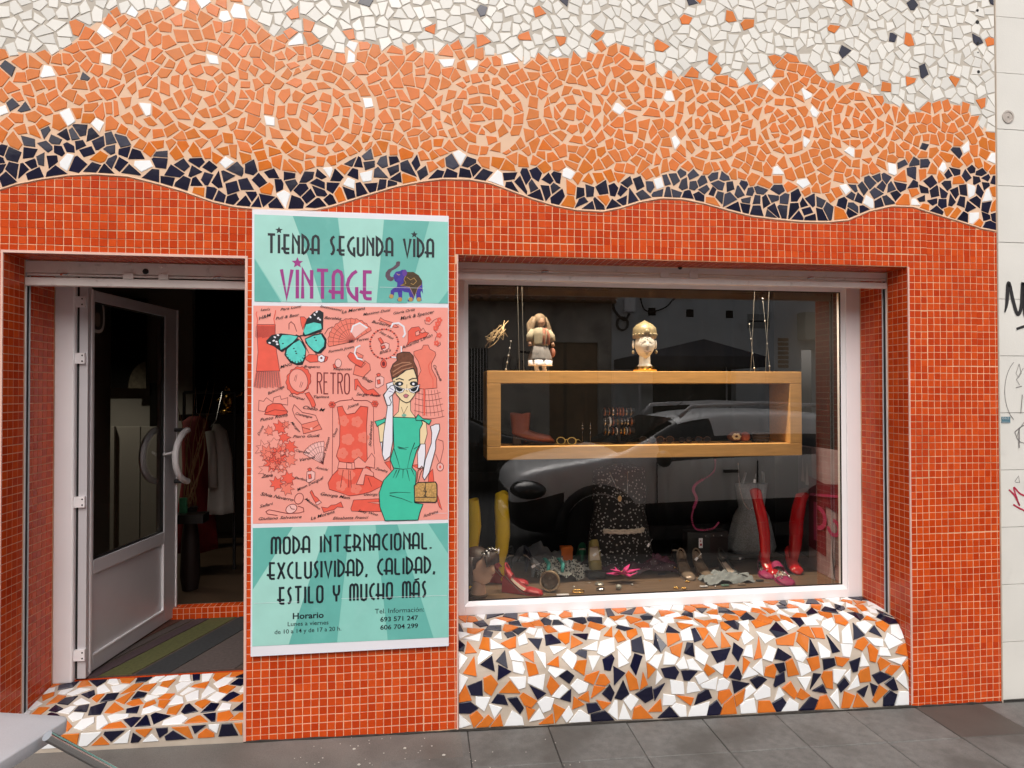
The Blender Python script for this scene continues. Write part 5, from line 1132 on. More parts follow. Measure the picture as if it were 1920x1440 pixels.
# hanging box shelf
YSH = .66; a, b = at(913, 863, YSH), at(1503, 697, YSH); c, d_ = at(939, 838, YSH), at(1481, 719, YSH)
m_pine = M('orange pine', (.62,.33,.11), .45, var=.16, scale=14, grain=(.6,6,6), bump=.1, bscale=40); SD = .24
sh_ = thing('hanging_box_shelf', 'orange pine box shelf hanging behind the shop window', 'shelf', ((a.x+b.x)/2, YSH, a.z))
for nm, p0, p1 in (('top_board', (a.x, YSH, d_.z), (b.x, YSH+SD, b.z)), ('bottom_board', (a.x, YSH, a.z), (b.x, YSH+SD, c.z)), ('side_board', (a.x, YSH, c.z+.0005), (c.x, YSH+SD, d_.z-.0005)), ('side_board', (d_.x, YSH, c.z+.0005), (b.x, YSH+SD, d_.z-.0005))):
    o = obj(nm, MB().box(p0, p1), m_pine, sh_); bv = o.modifiers.new('b', 'BEVEL'); bv.width = .003; bv.segments = 2
m_wire = M('hanging wire', (.22,.21,.19), .5, metal=.3)
for x in (a.x+.22, b.x-.22): 
    for y in (YSH+.03, YSH+SD-.03): obj('hanging_wire', MB().tube([(x, y, b.z), (x+(.05 if x > 1 else -.02), y, 2.615)], .0011, 6), m_wire, sh_)
ZS0, ZS1 = c.z, b.z           # top of the lower board, top of the upper board
# ---- figures: a modelled head
def head_mb(h, n=40, k=30, nose=1, chin=1, cheek=1):
    """head of height h, centred, facing -y."""
    def fn(d, p):
        x, y, z = d; f = -y
        sx = .365+.02*cheek*math.exp(-((z+.05)/.35)**2); sy = .46
        taper = 1-.34*max(0, -z)**1.6
        q = Vector((x*sx*taper, y*sy*(1-.16*max(0, -z) if f < 0 else 1), z*.5))
        if f > 0:
            q.y += .035*f*f*math.exp(-(x/.5)**2)*0
            q.y -= nose*.085*math.exp(-(x/.115)**2)*max(0, min(1, (.22-z)/.34))*(1 if z > -.19 else math.exp(-((z+.19)/.05)**2))*max(0, f)
            for s in (-1, 1): q.y += .045*math.exp(-((x-s*.34)/.19)**2-((z-.10)/.12)**2)
            for s in (-1, 1): q.y -= .030*math.exp(-((x-s*.33)/.12)**2-((z-.08)/.06)**2)
            q.y -= .030*math.exp(-(x/.26)**2-((z+.42)/.055)**2); q.y -= .030*math.exp(-(x/.22)**2-((z+.54)/.05)**2); q.y += .012*math.exp(-(x/.3)**2-((z+.48)/.02)**2)
            q.y -= .05*chin*math.exp(-(x/.25)**2-((z+.80)/.14)**2)
        return q*h
    return MB().ball((0,0,0), 1, n, k, fn=fn)
def place(mb, loc, rz=0, s=1): return mb.xf(Matrix.Translation(loc)@Matrix.Rotation(rz, 4, 'Z')@Matrix.Scale(s, 4))
m_ivory = M('ivory paint', (.52,.50,.46), .45, var=.10, scale=40); m_oldgold = M('old gold', (.24,.19,.10), .45, metal=.15, var=.4, scale=80, bump=.5, bscale=160)
# statue head
p = at(1209, 697, .78); bz = ZS1
st_ = thing('statue_head', 'ivory statue head with closed eyes and gilded crown on top of the shelf', 'statue', (p.x, .78, bz))
T_ = Matrix.Translation((p.x, .78, bz)); hd = head_mb(.175).xf(Matrix.Diagonal((.93, 1, 1, 1))); RZ = Matrix.Rotation(R(-8), 4, 'Z')
hd.xf(T_@Matrix.Translation((0,0,.165))@RZ); obj('face', hd, m_ivory, st_, smooth=2)
g = MB(); g.lathe([(.062,0),(.066,.01),(.05,.03),(.034,.05),(.032,.10)], (0,0,0), 20); g.xf(T_); obj('neck', g, m_ivory, st_, smooth=True)
g = MB(); g.lathe([(.070,0),(.073,.012),(.060,.018),(.058,.03),(.044,.036)], (0,0,0), 24); g.xf(T_); obj('collar', g, m_goldm, st_, smooth=True)
g = MB(); g.lathe([(.069,.205),(.073,.215),(.074,.235),(.072,.25),(.070,.268),(.050,.290),(.022,.305),(.0,.318)], (0,.004,0), 24); 
for k in range(9):
    q = R(180+20*k+10); g.ball((.070*math.cos(q), .070*math.sin(q), .226), .008, 8, 6)
g.lathe([(.016,-.004),(.016,.004),(.008,.008)], (0,-.072,.24), 12, RX); g.xf(T_@RZ); obj('crown', g, m_oldgold, st_, smooth=2)
g = MB(); 
for s in (-1, 1): g.ball((s*.068, .008, .168), (.008, .014, .028), 10, 8); 
g.xf(T_@RZ); obj('ears', g, m_ivory, st_, smooth=2); g = MB()
for s in (-1, 1): g.ball((s*.070, .0, .122), (.009, .008, .012), 8, 6)
g.xf(T_@RZ); obj('earrings', g, m_oldgold, st_, smooth=2)
g = MB(); gl_ = MB(); zc = .165
def onface(x, z, push=.001):
    return (x, -.0795*math.sqrt(max(0, 1-(x/.072)**2*.55-((z-.165)/.092)**2*.22))-push, z)
for s in (-1, 1):
    g.tube([onface(s*(.010+.030*t), .196+.010*math.sin(math.pi*min(1, t*1.1))-.004*t, .003) for t in [k/8 for k in range(9)]], .0016, 6)
    g.tube([onface(s*(.014+.026*t), .176-.006*math.sin(math.pi*t), .007) for t in [k/8 for k in range(9)]], .0014, 6)
g.tube([onface(-.022+.044*t, .122-.003*math.sin(math.pi*t), .009) for t in [k/8 for k in range(9)]], [.002+.0022*math.sin(math.pi*k/8) for k in range(9)], 6)
g.ball(onface(0, .208, .002), .004, 8, 6); g.xf(T_@RZ); obj('painted_features', g, M('brown feature paint', (.13,.07,.04), .5), st_, smooth=2)
# doll
p = at(1013, 697, .76); T_ = Matrix.Translation((p.x, .76, ZS1)); RZ = Matrix.Rotation(R(14), 4, 'Z'); TR = T_@RZ@Matrix.Scale(1.13, 4)
dl = thing('vintage_doll', 'long haired blonde doll in a cream blouse and grey skirt on top of the shelf', 'doll', (p.x, .76, ZS1))
m_dskin = M('doll skin', (.26,.15,.10), .5); m_dhair = M('doll hair', (.14,.095,.055), .7, var=.5, scale=120, bump=.6, bscale=200); m_dcream = M('doll blouse', (.24,.21,.15), .8, var=.1, scale=60); m_dgrey = M('doll skirt', (.14,.13,.13), .85, var=.2, scale=50); m_dbrown = M('doll waistcoat', (.23,.08,.05), .8)
def part(nm, g, m, root, TR): return obj(nm, g.xf(TR), m, root, smooth=2)
part('head', place(head_mb(.068, 24, 18), (0,0,.262)), m_dskin, dl, TR)
g = MB(); g.ball((0,.008,.270), (.036,.036,.038), 16, 10)
for s in (-1, 1): 
    for k in range(4): g.tube([(s*.028,.006+.006*k,.285),(s*(.042+.004*k),.0+.008*k,.25),(s*(.050+.004*k),.002,.205),(s*(.044+.003*k),-.004,.165)], [.012,.014,.012,.006], 8)
part('hair', g, m_dhair, dl, TR)
part('blouse', MB().lathe([(.016,.232),(.045,.222),(.048,.19),(.040,.15),(.042,.135)], (0,0,0), 20), m_dcream, dl, TR)
g = MB(); g.box((-.006,-.047,.14), (.010,-.040,.225)); g.tube([(.012,-.03,.225),(.030,-.036,.19),(.030,-.034,.14)], .010, 8); part('waistcoat', g, m_dbrown, dl, TR)
for s in (-1, 1):
    part('sleeve', MB().tube([(s*.044,0,.215),(s*.062,-.006,.185),(s*.066,-.010,.16)], [.017,.020,.016], 10), m_dcream, dl, TR); part('hand', MB().tube([(s*.066,-.01,.158),(s*.066,-.02,.135)], [.008,.010], 8), m_dskin, dl, TR)
part('skirt', cloth([(.138,.040,.036,0,0),(.10,.054,.048,0,0),(.07,.062,.054,0,0),(.058,.064,.056,0,0)], amp=.006, fr=7), m_dgrey, dl, TR); part('lace_hem', cloth([(.058,.066,.058,0,0),(.035,.064,.056,0,0),(.03,.064,.056,0,0)], amp=.005, fr=9), m_bw, dl, TR)
for s in (-1, 1): part('leg', MB().tube([(s*.022,0,.05),(s*.022,0,.012),(s*.022,-.012,.004)], [.014,.012,.012], 8), m_bw, dl, TR)
part('bag', MB().ball((.062,-.018,.10), (.018,.014,.026), 10, 8), m_dbrown, dl, TR)
# glass drops hanging by the wires
rr_ = random.Random(12); m_crys = M('crystal', (.45,.45,.43), .2, metal=.3)
for k, (px, dx, y0, y1) in enumerate([(958, 8, 640, 697), (1405, 10, 608, 697), (1430, 14, 560, 697)]):
    g = MB(); pts = []
    for i in range(14):
        t = i/13; q = at(px+dx*t-(0 if k else 18*t), y0+(y1-y0)*t, .70); pts.append(q)
    g.tube(pts, .0010, 6)
    for i in range(0, 14, 4 if k else 3): g.ball(pts[i], .0055, 8, 6)
    tag(obj('bead_string', g, m_crys, smooth=2), ['string of clear beads beside the doll', 'short string of clear beads ending in a ring above the shelf', 'long string of clear beads near the right end of the shelf'][k], 'beads', 'bead strings over the shelf')
tag(obj('dry_flower_wreath', (lambda g: [g.tube([(at(915+38*t+rr_.uniform(-6,6), 640-24*t+rr_.uniform(-18,14), .74)) for t in (0,.3,.6,.9)], .0018, 5) for _ in range(12)] and g)(MB()), M('dry flower', (.42,.30,.16), .8, var=.5, scale=60), smooth=2), 'thin spray of dry flowers left of the doll', 'dried flowers')
# ---- shoes and boots
def foot_rings(L, w, heel, toe=1, h0=.05, up=True):
    rings = []
    for k in range(11):
        t = k/10; y = -L*t
        base = heel*(1-min(1, t/.62))**1.4
        ww = w*(.30+.12*math.sin(math.pi*t*.9)+.10*t)*(1 if t < .85 else math.sqrt(max(.05, 1-((t-.85)/.16)**2)))
        hh = h0*(1-.55*t) if up else .012
        if t > .85: hh *= math.sqrt(max(.08, 1-((t-.85)/.16)**2))
        rings.append([(ww*math.cos(2*math.pi*j/16), y, base+max(0, .5+.5*math.sin(2*math.pi*j/16))*hh) for j in range(16)])
    return rings
def tall_boot(name, label, px, pybase, pytop, Y, lean, mat, group, rz=0, w=.045, heel=.06, wr=.006, FL=.23):
    b0 = at(px, pybase, Y); H = at(px, pytop, Y).z-ZF; t = thing(name, label, 'boot', (b0.x, Y, ZF), group)
    Mx = Matrix.Translation((b0.x, Y, ZF))@Matrix.Rotation(rz, 4, 'Z')
    g = MB(); r_ = random.Random(int(px)); rings = []; n = 20; K = 16
    for k in range(K+1):
        q = k/K; z = .07+(H-.07)*q; r = w*(.72+.30*math.sin(math.pi*min(1, q*1.15)*.75)); cx = lean*q+.012*math.sin(q*5+px); rings.append([(cx+(r*(1+.05*math.sin(3*a+q*22)*(1-q*.5)))*math.cos(a), r*.9*math.sin(a), z+wr*math.sin(2*a+q*25)) for a in [2*math.pi*j/n for j in range(n)]])
    g.loft(rings, cap=False); g.loft([[(x*.9, y*.9, z) for x, y, z in rings[-1]], [(x*.9, y*.9, z) for x, y, z in rings[-3]]], cap=False)
    g.loft([[(x, y+.045, z) for x, y, z in r] for r in foot_rings(FL, .085, heel, h0=.085)]); obj('shaft', g.xf(Mx), mat, t, smooth=2)
    g = MB(); g.box((-.022, .012, 0), (.022, .05, heel)); obj('heel', g.xf(Mx), m_black, t); g = MB(); g.loft([[(x*1.05, y+.045, max(0, z*.9-.004)) for x, y, z in r] for r in foot_rings(FL+.005, .085, heel*.95, up=False)]); obj('sole', g.xf(Mx), m_black, t, smooth=2)
m_yel = M('yellow patent', (.85,.58,.02), .35, var=.06, scale=12); m_rpat = M('red patent', (.50,.008,.012), .12, coat=.6, var=.08, scale=10)
tall_boot('tall_boot', 'tall yellow boot standing beside the wig head', 936, 1052, 925, .86, .03, m_yel, 'yellow tall boots', rz=R(20), wr=.012)
tall_boot('tall_boot', 'tall yellow boot partly hidden by the left window frame', 884, 1040, 936, .80, -.0, m_yel, 'yellow tall boots', rz=R(-20))
tall_boot('tall_boot', 'red patent boot leaning left in front of the grey dress', 1438, 1062, 917, .72, -.075, m_rpat, 'red patent boots', rz=R(10), w=.036, FL=.15)
tall_boot('tall_boot', 'red patent boot leaning right beside the city print panel', 1484, 1062, 926, .78, .075, m_rpat, 'red patent boots', rz=R(-8), w=.042, FL=.15)
def shoe(name, label, loc, rz, mat, inner, heel=.08, L=.22, w=.08, group=None, strap=False, wedge=False, tilt=0, ht=None, thin=.012):
    t = thing(name, label, 'shoe', loc, group); Mx = Matrix.Translation(loc)@Matrix.Rotation(rz, 4, 'Z')@Matrix.Rotation(tilt, 4, 'X')
    R1 = foot_rings(L, w, heel, h0=.055); g = MB(); g.loft([r[8:]+r[:1] for r in R1], cap=False, closed=False)
    g.loft([[(p[0], p[1], p[2]) for p in r] for r in R1[6:]]); 
    hb = [[(p[0]*1.02, p[1], p[2]) for p in r[0:9]] for r in R1[:3]]; g.loft(hb, cap=False, closed=False)
    g.loft([[(x*1.06, y, max(0, z-.006)) for x, y, z in r] for r in foot_rings(L, w, heel, up=False)]); obj('upper', g.xf(Mx), mat, t, smooth=2)
    g = MB(); g.loft([[(x*.9, y, z+.004) for x, y, z in r] for r in foot_rings(L*.9, w, heel, up=False)]); obj('insole', g.xf(Mx), inner, t, smooth=2)
    g = MB()
    if wedge:
        pr_ = [(.012, 0), (.005, heel)]+[(-L*q, heel*(1-min(1, q/.62))**1.4) for q in (.2,.4,.6,.8,.97)]+[(-L*.97, .0)]
        pr_ = [(.012, -.0), (.008, heel*.98)]+[(-L*q, max(.016, heel*(1-min(1, q/.62))**1.4)) for q in (.2,.4,.6,.8,.95)]+[(-L*.95, .0)]
        g.prism(pr_, -w*.40, w*.40, M=Matrix(((0,1,0,0),(1,0,0,0),(0,0,1,0),(0,0,0,1))))
    else: g.tube([(0, -.016, heel), (0, -.004, 0)], [thin*1.6, thin*.7], 10)
    obj('heel', g.xf(Mx), ht or mat, t, smooth=not wedge)
    if strap:
        g = MB(); g.tube([(w*.34*math.cos(R(a)), -.02+.02*math.sin(R(a)), heel+.02+.05*math.sin(R(a))) for a in range(-10, 191, 20)], .005, 6); obj('strap', g.xf(Mx), mat, t, smooth=2)
    return t
m_rsh = M('dull red leather', (.42,.025,.035), .4, var=.1, scale=30); m_in = M('beige insole', (.42,.33,.27), .6); m_brs = M('bronze leather', (.26,.19,.14), .28, metal=.3, var=.3, scale=40); m_grn = M('green suede', (.01,.16,.075), .6)
m_pk = M('raspberry suede', (.30,.010,.085), .6, var=.15, scale=50); m_navs = M('navy leather', (.02,.022,.045), .4)
fl = lambda px, py: (lambda p: (p.x, p.y, ZF+.001))(atz(px, py, ZF))
shoe('wedge_shoe', 'red wedge sandal lying nearest the glass beside the wig head', fl(948,1108), R(62), m_rsh, m_in, heel=.085, wedge=True, strap=True, group='red wedge sandals')
shoe('wedge_shoe', 'red wedge sandal just behind the first one', fl(925,1090), R(62), m_rsh, m_in, heel=.085, wedge=True, strap=True, group='red wedge sandals')
shoe('heeled_shoe', 'navy strappy heel behind the patterned scarf', fl(985,1072), R(120), m_navs, m_in, heel=.09, strap=True)
shoe('heeled_shoe', 'black strappy sandal between yellow boot and navy heel', fl(958,1066), R(200), m_black, m_in, heel=.07, strap=True)
shoe('heeled_shoe', 'green and cream court shoe standing with its insole towards the glass', (lambda p: (p[0], p[1]+.03, ZF+.17))(fl(1113,1070)), R(0), M('olive gold leather', (.30,.24,.08), .35), M('cream insole', (.62,.52,.42), .5), heel=.02, tilt=R(62), L=.20, ht=m_grn)
shoe('heeled_shoe', 'green high heel seen from behind', (lambda p: (p[0], p[1], ZF+.001))(fl(1092,1062)), R(175), m_grn, m_in, heel=.10)
shoe('heeled_shoe', 'bronze slingback nearest the black handbag with a small white price label', (lambda p: (p[0], p[1]+.09, ZF+.001))(fl(1287,1078)), R(-6), m_brs, m_brs, heel=.07, strap=True, group='bronze slingbacks')
shoe('heeled_shoe', 'bronze slingback on the side of the folded grey shirt', (lambda p: (p[0], p[1]+.09, ZF+.001))(fl(1316,1078)), R(4), m_brs, m_brs, heel=.07, strap=True, group='bronze slingbacks')
for k, (px, py, rz) in enumerate([(1447,1080,R(-20)),(1474,1092,R(-12))]):
    t = shoe('studded_shoe', ['raspberry suede shoe with metal studs, rear one of the pair', 'raspberry suede shoe with metal studs, the one nearest the glass'][k], (lambda p: (p[0]+.02, p[1]+.14, ZF+.001))(fl(px,py)), rz, m_pk, m_in, heel=.035, w=.10, L=.22, group='studded shoes')
    g = MB(); o_ = Matrix.Translation(t.location)@Matrix.Rotation(rz, 4, 'Z'); r_ = random.Random(k)
    for _ in range(26): q = r_.uniform(R(20), R(160)); y = r_.uniform(-.17, -.06); g.ball((.040*math.cos(q), y, .008+.038*math.sin(q)*(1.15+y*1.5)), .0058, 6, 4)
    obj('studs', g.xf(o_), m_steel, t, smooth=2)
    t = None
# brown ankle boot inside the shelf
p = at(985, 836, .78); t = thing('ankle_boot', 'worn brown leather ankle boot at the left inside the box shelf', 'boot', (p.x, .78, ZS0)); m_brb = M('brown leather', (.22,.055,.035), .35, var=.25, scale=12, coat=.2)
Mx = Matrix.Translation((p.x-.075, .78, ZS0+.002))@Matrix.Rotation(R(90), 4, 'Z'); g = MB()
g.loft([[(x, y, z+.012) for x, y, z in r] for r in foot_rings(.25, .085, .045, h0=.085)]); g.loft([[((.036+.012*q)*math.cos(a), -.045+(.050+.012*q)*math.sin(a), .07+.115*q+.006*math.sin(a*2)) for a in [2*math.pi*j/18 for j in range(18)]] for q in [k/6 for k in range(7)]], cap=False); obj('boot_upper', g.xf(Mx), m_brb, t, smooth=2)
g = MB(); g.loft([[(x*1.12, y*1.02, z) for x, y, z in r] for r in foot_rings(.255, .085, .045, up=False)]); g.box((-.025, -.045, 0), (.025, .0, .045)); obj('boot_sole', g.xf(Mx), M('boot sole', (.05,.03,.02), .6), t)
# spectacles
def specs(label, px, py, mat, Y=.74, s=1, rz=0, lens=True):
    p = at(px, py, Y); t = thing('spectacles', label, 'glasses', (p.x, Y, ZS0), 'glasses on the shelf'); Mx = Matrix.Translation((p.x, Y, ZS0+.024*s))@Matrix.Rotation(rz, 4, 'Z')@Matrix.Scale(s, 4)
    g = MB()
    for c_ in (-.033, .033): g.tube([(c_+.026*math.cos(R(a)), 0, .021*math.sin(R(a))) for a in range(0, 361, 24)], .0026, 6, cap=False)
    g.tube([(-.008,0,.006),(0,-.002,.009),(.008,0,.006)], .0025, 6); 
    for s_ in (-1, 1): g.tube([(s_*.059,0,.008),(s_*.064,.05,.006),(s_*.066,.12,-.012)], .0022, 6)
    obj('frame', g.xf(Mx), mat, t, smooth=2)
    if lens:
        g = MB()
        for c_ in (-.033, .033): g.add([(c_+.025*math.cos(R(a)), .0005, .020*math.sin(R(a))) for a in range(0, 360, 24)], [list(range(15))])
        obj('lens', g.xf(Mx), bpy.data.materials.get('dark lens') or M('dark lens', (.02,.02,.025), .08), t)
m_yfr = M('cream yellow frame', (.75,.60,.22), .4); m_brf = M('brown frame', (.10,.05,.03), .3)
specs('cream yellow rimmed sunglasses beside the brown ankle boot', 1062, 830, m_yfr, rz=R(-25)); specs('dark sunglasses right of the bangle stand', 1215, 826, m_black, .76, rz=R(10)); specs('brown rimmed sunglasses at the middle of the shelf', 1247, 830, m_brf, .74, rz=R(8)); specs('small dark glasses left of the shell purse', 1318, 832, m_brf, .80, .8, R(-10)); specs('thin black glasses between the other sunglasses', 1285, 832, m_black, .77, .8, R(15))
# bangle stand
p = at(1160, 836, .80); t = thing('bangle_stand', 'black velvet bar stand loaded with bangles and watches inside the shelf', 'display stand', (p.x, .80, ZS0)); H_ = at(1160, 768, .80).z-ZS0
g = MB(); g.lathe([(.05,0),(.05,.008),(.012,.012),(.010,H_)], (p.x,.80,ZS0+.001), 14)
for z in (.38, .66, .95): g.tube([(p.x-.10,.80,ZS0+H_*z),(p.x+.10,.80,ZS0+H_*z)], .017, 12)
obj('stand_bar', g, m_black, t, smooth=True)
r_ = random.Random(14); mm = [m_steel, m_goldm, m_bw, M('copper', (.6,.25,.15), .3, metal=1)]
for z in (.38, .66, .95):
    x = -.09
    while x < .09:
        w_ = r_.choice((.004,.006,.010)); rr = r_.uniform(.021, .027); g = MB(); g.tube([(p.x+x, .80+rr*math.cos(R(a)), ZS0+H_*z-.003+rr*math.sin(R(a))) for a in range(0, 361, 24)], w_*.6, 6, cap=False); tag(obj('bangle', g, r_.choice(mm), smooth=2), 'bangle threaded on the black bar stand', 'bangle', 'bangles on the bar stand'); x += r_.uniform(.018, .034)
# earrings, shell purse, woven ring
for k, px in enumerate((1092, 1107)):
    p = at(px, 800, .84); g = MB(); g.tube([(p.x, .84, p.z+.03), (p.x, .84, p.z-.012)], .0012, 5); g.ball((p.x,.84,p.z+.006), .006, 8, 6); g.ball((p.x,.84,p.z-.010), .007, 8, 6); g.tube([(p.x, .84, p.z-.012), (p.x, .84, ZS0+.002)], .0009, 5); tag(obj('drop_earring', g, m_steel, smooth=2), ['pearl drop earring nearer the ankle boot', 'pearl drop earring nearer the bangle stand'][k], 'earring', 'pearl drop earrings')
p = at(1380, 836, .76); t = thing('shell_purse', 'cream flower brooch on a small brown purse inside the shelf', 'purse', (p.x, .76, ZS0)); obj('purse_body', MB().ball((p.x,.76,ZS0+.036), (.058,.03,.034), 16, 10), M('brown purse', (.10,.03,.02), .4), t, smooth=2)
g = MB(); [g.ball((p.x-.012+.020*math.cos(k*1.05), .728, ZS0+.040+.014*math.sin(k*1.05)), (.012,.005,.008), 8, 6) for k in range(6)]; obj('brooch', g, M('cream shell', (.6,.5,.33), .4), t, smooth=2); tag(obj('red_ball', MB().ball((p.x+.050,.74,ZS0+.038), .030, 14, 10), M('red clay', (.25,.05,.03), .4), smooth=2), 'round red brown ball beside the brown purse', 'ball')
p = at(1426, 834, .76); g = MB(); [g.tube([(p.x+(.044+.003*math.sin(8*q))*math.cos(q), .76+.030*math.sin(q), ZS0+.014+z+.003*math.sin(9*q+z*200)) for q in [R(a) for a in range(0, 361, 15)]], .012, 7, cap=False) for z in (0,.018,.036)]; tag(obj('woven_basket', g, M('dark wicker', (.035,.022,.018), .6, var=.5, scale=120), smooth=2), 'small round dark wicker basket at the right inside the shelf', 'basket')
# ---- wig head
p = at(900, 1114, .52); t = thing('wig_head', 'mannequin head with a brown bobbed wig crowned with sunglasses by the left window frame', 'mannequin head', (p.x, .53, ZF)); TR = Matrix.Translation((p.x+.0, .53, ZF+.001))@Matrix.Rotation(R(50), 4, 'Z')@Matrix.Scale(.88, 4)
m_mskin = M('mannequin skin', (.50,.29,.20), .5)
part('face', place(head_mb(.215), (0,0,.185)), m_mskin, t, TR); part('neck', MB().lathe([(.052,0),(.055,.008),(.048,.02),(.042,.06),(.045,.10)], (0,.01,0), 20), m_mskin, t, TR); part('neck_band', MB().lathe([(.058,0),(.058,.012),(.052,.014)], (0,.01,.006), 20), M('band', (.10,.06,.04), .6), t, TR)
g = MB(); g.ball((0,.026,.212), (.092,.100,.098), 24, 16, fn=lambda d, p: p if d.y > -.55 or d.z > .35 else p*.72)
for k in range(26):
    a = R(-10+200*k/25); x, y = .088*math.cos(a), .026+.094*math.sin(a); g.tube([(x*.8, y*.9, .26), (x, y, .20), (x*1.0, y, .13), (x*.86, y*.92+.002, .085)], [.016,.017,.015,.006], 7)
for k in range(9): x = -.06+.015*k; g.tube([(x*.5,-.055,.285),(x,-.094,.255),(x*1.05,-.100,.215)], [.014,.013,.006], 6)
part('wig', g, M('dark brown wig', (.035,.015,.012), .5, var=.4, scale=90, bump=.6, bscale=220), t, TR)
g = MB(); [g.tube([(x, -.06, .295+dz), (x*1.1, -.085, .283+dz)], .009, 6) for x, dz in ((-.06,0),(-.03,.012),(0,.016),(.03,.012),(.06,0))]; part('hair_slides', g, m_steel, t, TR)
g = MB(); 
for x, z in ((-.05,.29),(.06,.285)): g.box((x-.006,-.10,z-.018), (x+.010,-.098,z+.012))
part('white_tag', g, m_bw, t, TR); g = MB(); g.tube([(-.012,-.098,.152),(.0,-.104,.150),(.012,-.098,.152)], [.003,.005,.003], 8); part('lips', g, M('lipstick', (.35,.06,.06), .4), t, TR)
g = MB(); [g.tube([(s*.018,-.090,.205),(s*.032,-.088,.210),(s*.045,-.078,.206)], .003, 6) for s in (-1,1)]; part('eyes', g, m_black, t, TR)
# ---- cloth heaps
def heap(name, label, cat, cx, cy, rx, ry, h, mat, seed, ang=0, n=34, fold=1.0, group=None, zb=0):
    r_ = random.Random(seed); ph = [r_.uniform(0, 6) for _ in range(8)]; g = MB(); vs = []
    for i in range(n+1):
        for j in range(n+1):
            u, v = i/n*2-1, j/n*2-1; rr = math.hypot(u, v)/1.25; e = 1+.16*math.sin(3*math.atan2(v, u)+ph[0])+.07*math.sin(7*math.atan2(v, u)+ph[1])
            s = max(0, 1-(rr/e)**2); z = h*(s**.6)*(.72+fold*(.16*math.sin(7*u+3*v+ph[2])+.12*math.sin(11*v-5*u+ph[3])+.10*math.sin(17*u+ph[4])*math.cos(13*v+ph[5])))
            x, y = u*rx, v*ry; c_, s_ = math.cos(ang), math.sin(ang)
            k = min(1, e/max(.01, rr*1.0)) if rr > e else 1
            vs.append((cx+(x*c_-y*s_)*k, cy+(x*s_+y*c_)*k, ZF+.003+zb+max(0, z)+.0015*math.sin(9*u)*math.sin(8*v)))
    g.add(vs, [(i*(n+1)+j, (i+1)*(n+1)+j, (i+1)*(n+1)+j+1, i*(n+1)+j+1) for i in range(n) for j in range(n)])
    return tag(obj(name, g, mat, smooth=2, fix=False), label, cat, group)
def spots(name, base, col, scale, thr=.25, rough=.8):
    m = bpy.data.materials.new(name); m.use_nodes = True; nt = m.node_tree; b = nt.nodes['Principled BSDF']; b.inputs['Roughness'].default_value = rough; N = nt.nodes.new; L = nt.links.new
    g_ = N('ShaderNodeNewGeometry'); v = N('ShaderNodeTexVoronoi'); v.inputs['Scale'].default_value = scale; v.inputs['Randomness'].default_value = 1; L(g_.outputs['Position'], v.inputs['Vector'])
    c_ = N('ShaderNodeMath'); c_.operation = 'LESS_THAN'; c_.inputs[1].default_value = thr; L(v.outputs['Distance'], c_.inputs[0]); mx = N('ShaderNodeMix'); mx.data_type = 'RGBA'; mx.inputs[6].default_value = (*base, 1); mx.inputs[7].default_value = (*col, 1); L(c_.outputs[0], mx.inputs[0]); L(mx.outputs[2], b.inputs['Base Color']); return m
q = atz(1053, 1092, ZF); hp = heap('patterned_scarf', 'grey and white patterned scarf with teal ribbon heaped behind the wooden bangle', 'scarf', q.x+.01, q.y+.09, .135, .10, .125, spots('grey white pattern', (.45,.47,.44), (.06,.07,.08), 75, .45), 3, ang=.1)
tl_ = M('teal ribbon', (.02,.27,.25), .5)
for k, px in enumerate((1030, 1057)):
    a_ = atz(px, 1100, ZF); obj('teal_ribbon', MB().tube([(a_.x, a_.y+.045, ZF+.070), (a_.x+.012, a_.y+.075, ZF+.112), (a_.x-.004, a_.y+.115, ZF+.132), (a_.x-.008, a_.y+.15, ZF+.125)], [.010,.012,.011,.008], 8, flat=.5), tl_, hp, smooth=2)
q = atz(1030, 1112, ZF); g = MB(); RY = Matrix.Rotation(R(-18), 4, 'Z')@Matrix.Rotation(R(82), 4, 'X')
g.lathe([(.048,-.024),(.055,-.026),(.057,0),(.055,.026),(.048,.024),(.046,0),(.048,-.024)], (0,0,0), 32); g.xf(Matrix.Translation((q.x+.01, q.y+.035, ZF+.058))@RY); tag(obj('wooden_bangle', g, M('streaked horn', (.20,.12,.06), .3, var=.5, scale=25, stain=((.50,.40,.28), 18, .5, .9)), smooth=True), 'wide streaked horn bangle standing on its edge near the glass', 'bangle')
q = atz(1000, 1050, ZF); heap('dark_trousers', 'dark grey cloth slung behind the navy heel', 'clothing', q.x, min(q.y, 1.08), .17, .09, .16, M('charcoal cloth', (.09,.09,.10), .8, var=.3, scale=20), 8, ang=-.5)
q = atz(1062, 1062, ZF); t = thing('orange_box', 'small orange gift box behind the patterned scarf', 'box', (q.x, 1.02, ZF)); mo = M('orange card', (.62,.14,.02), .6); p = at(1062, 1025, 1.02); obj('box_body', MB().box((p.x-.036, 1.0, ZF+.002), (p.x+.036, 1.05, p.z-.025)), mo, t); obj('box_lid', MB().box((p.x-.038, .998, p.z-.0245), (p.x+.038, 1.052, p.z)), mo, t)
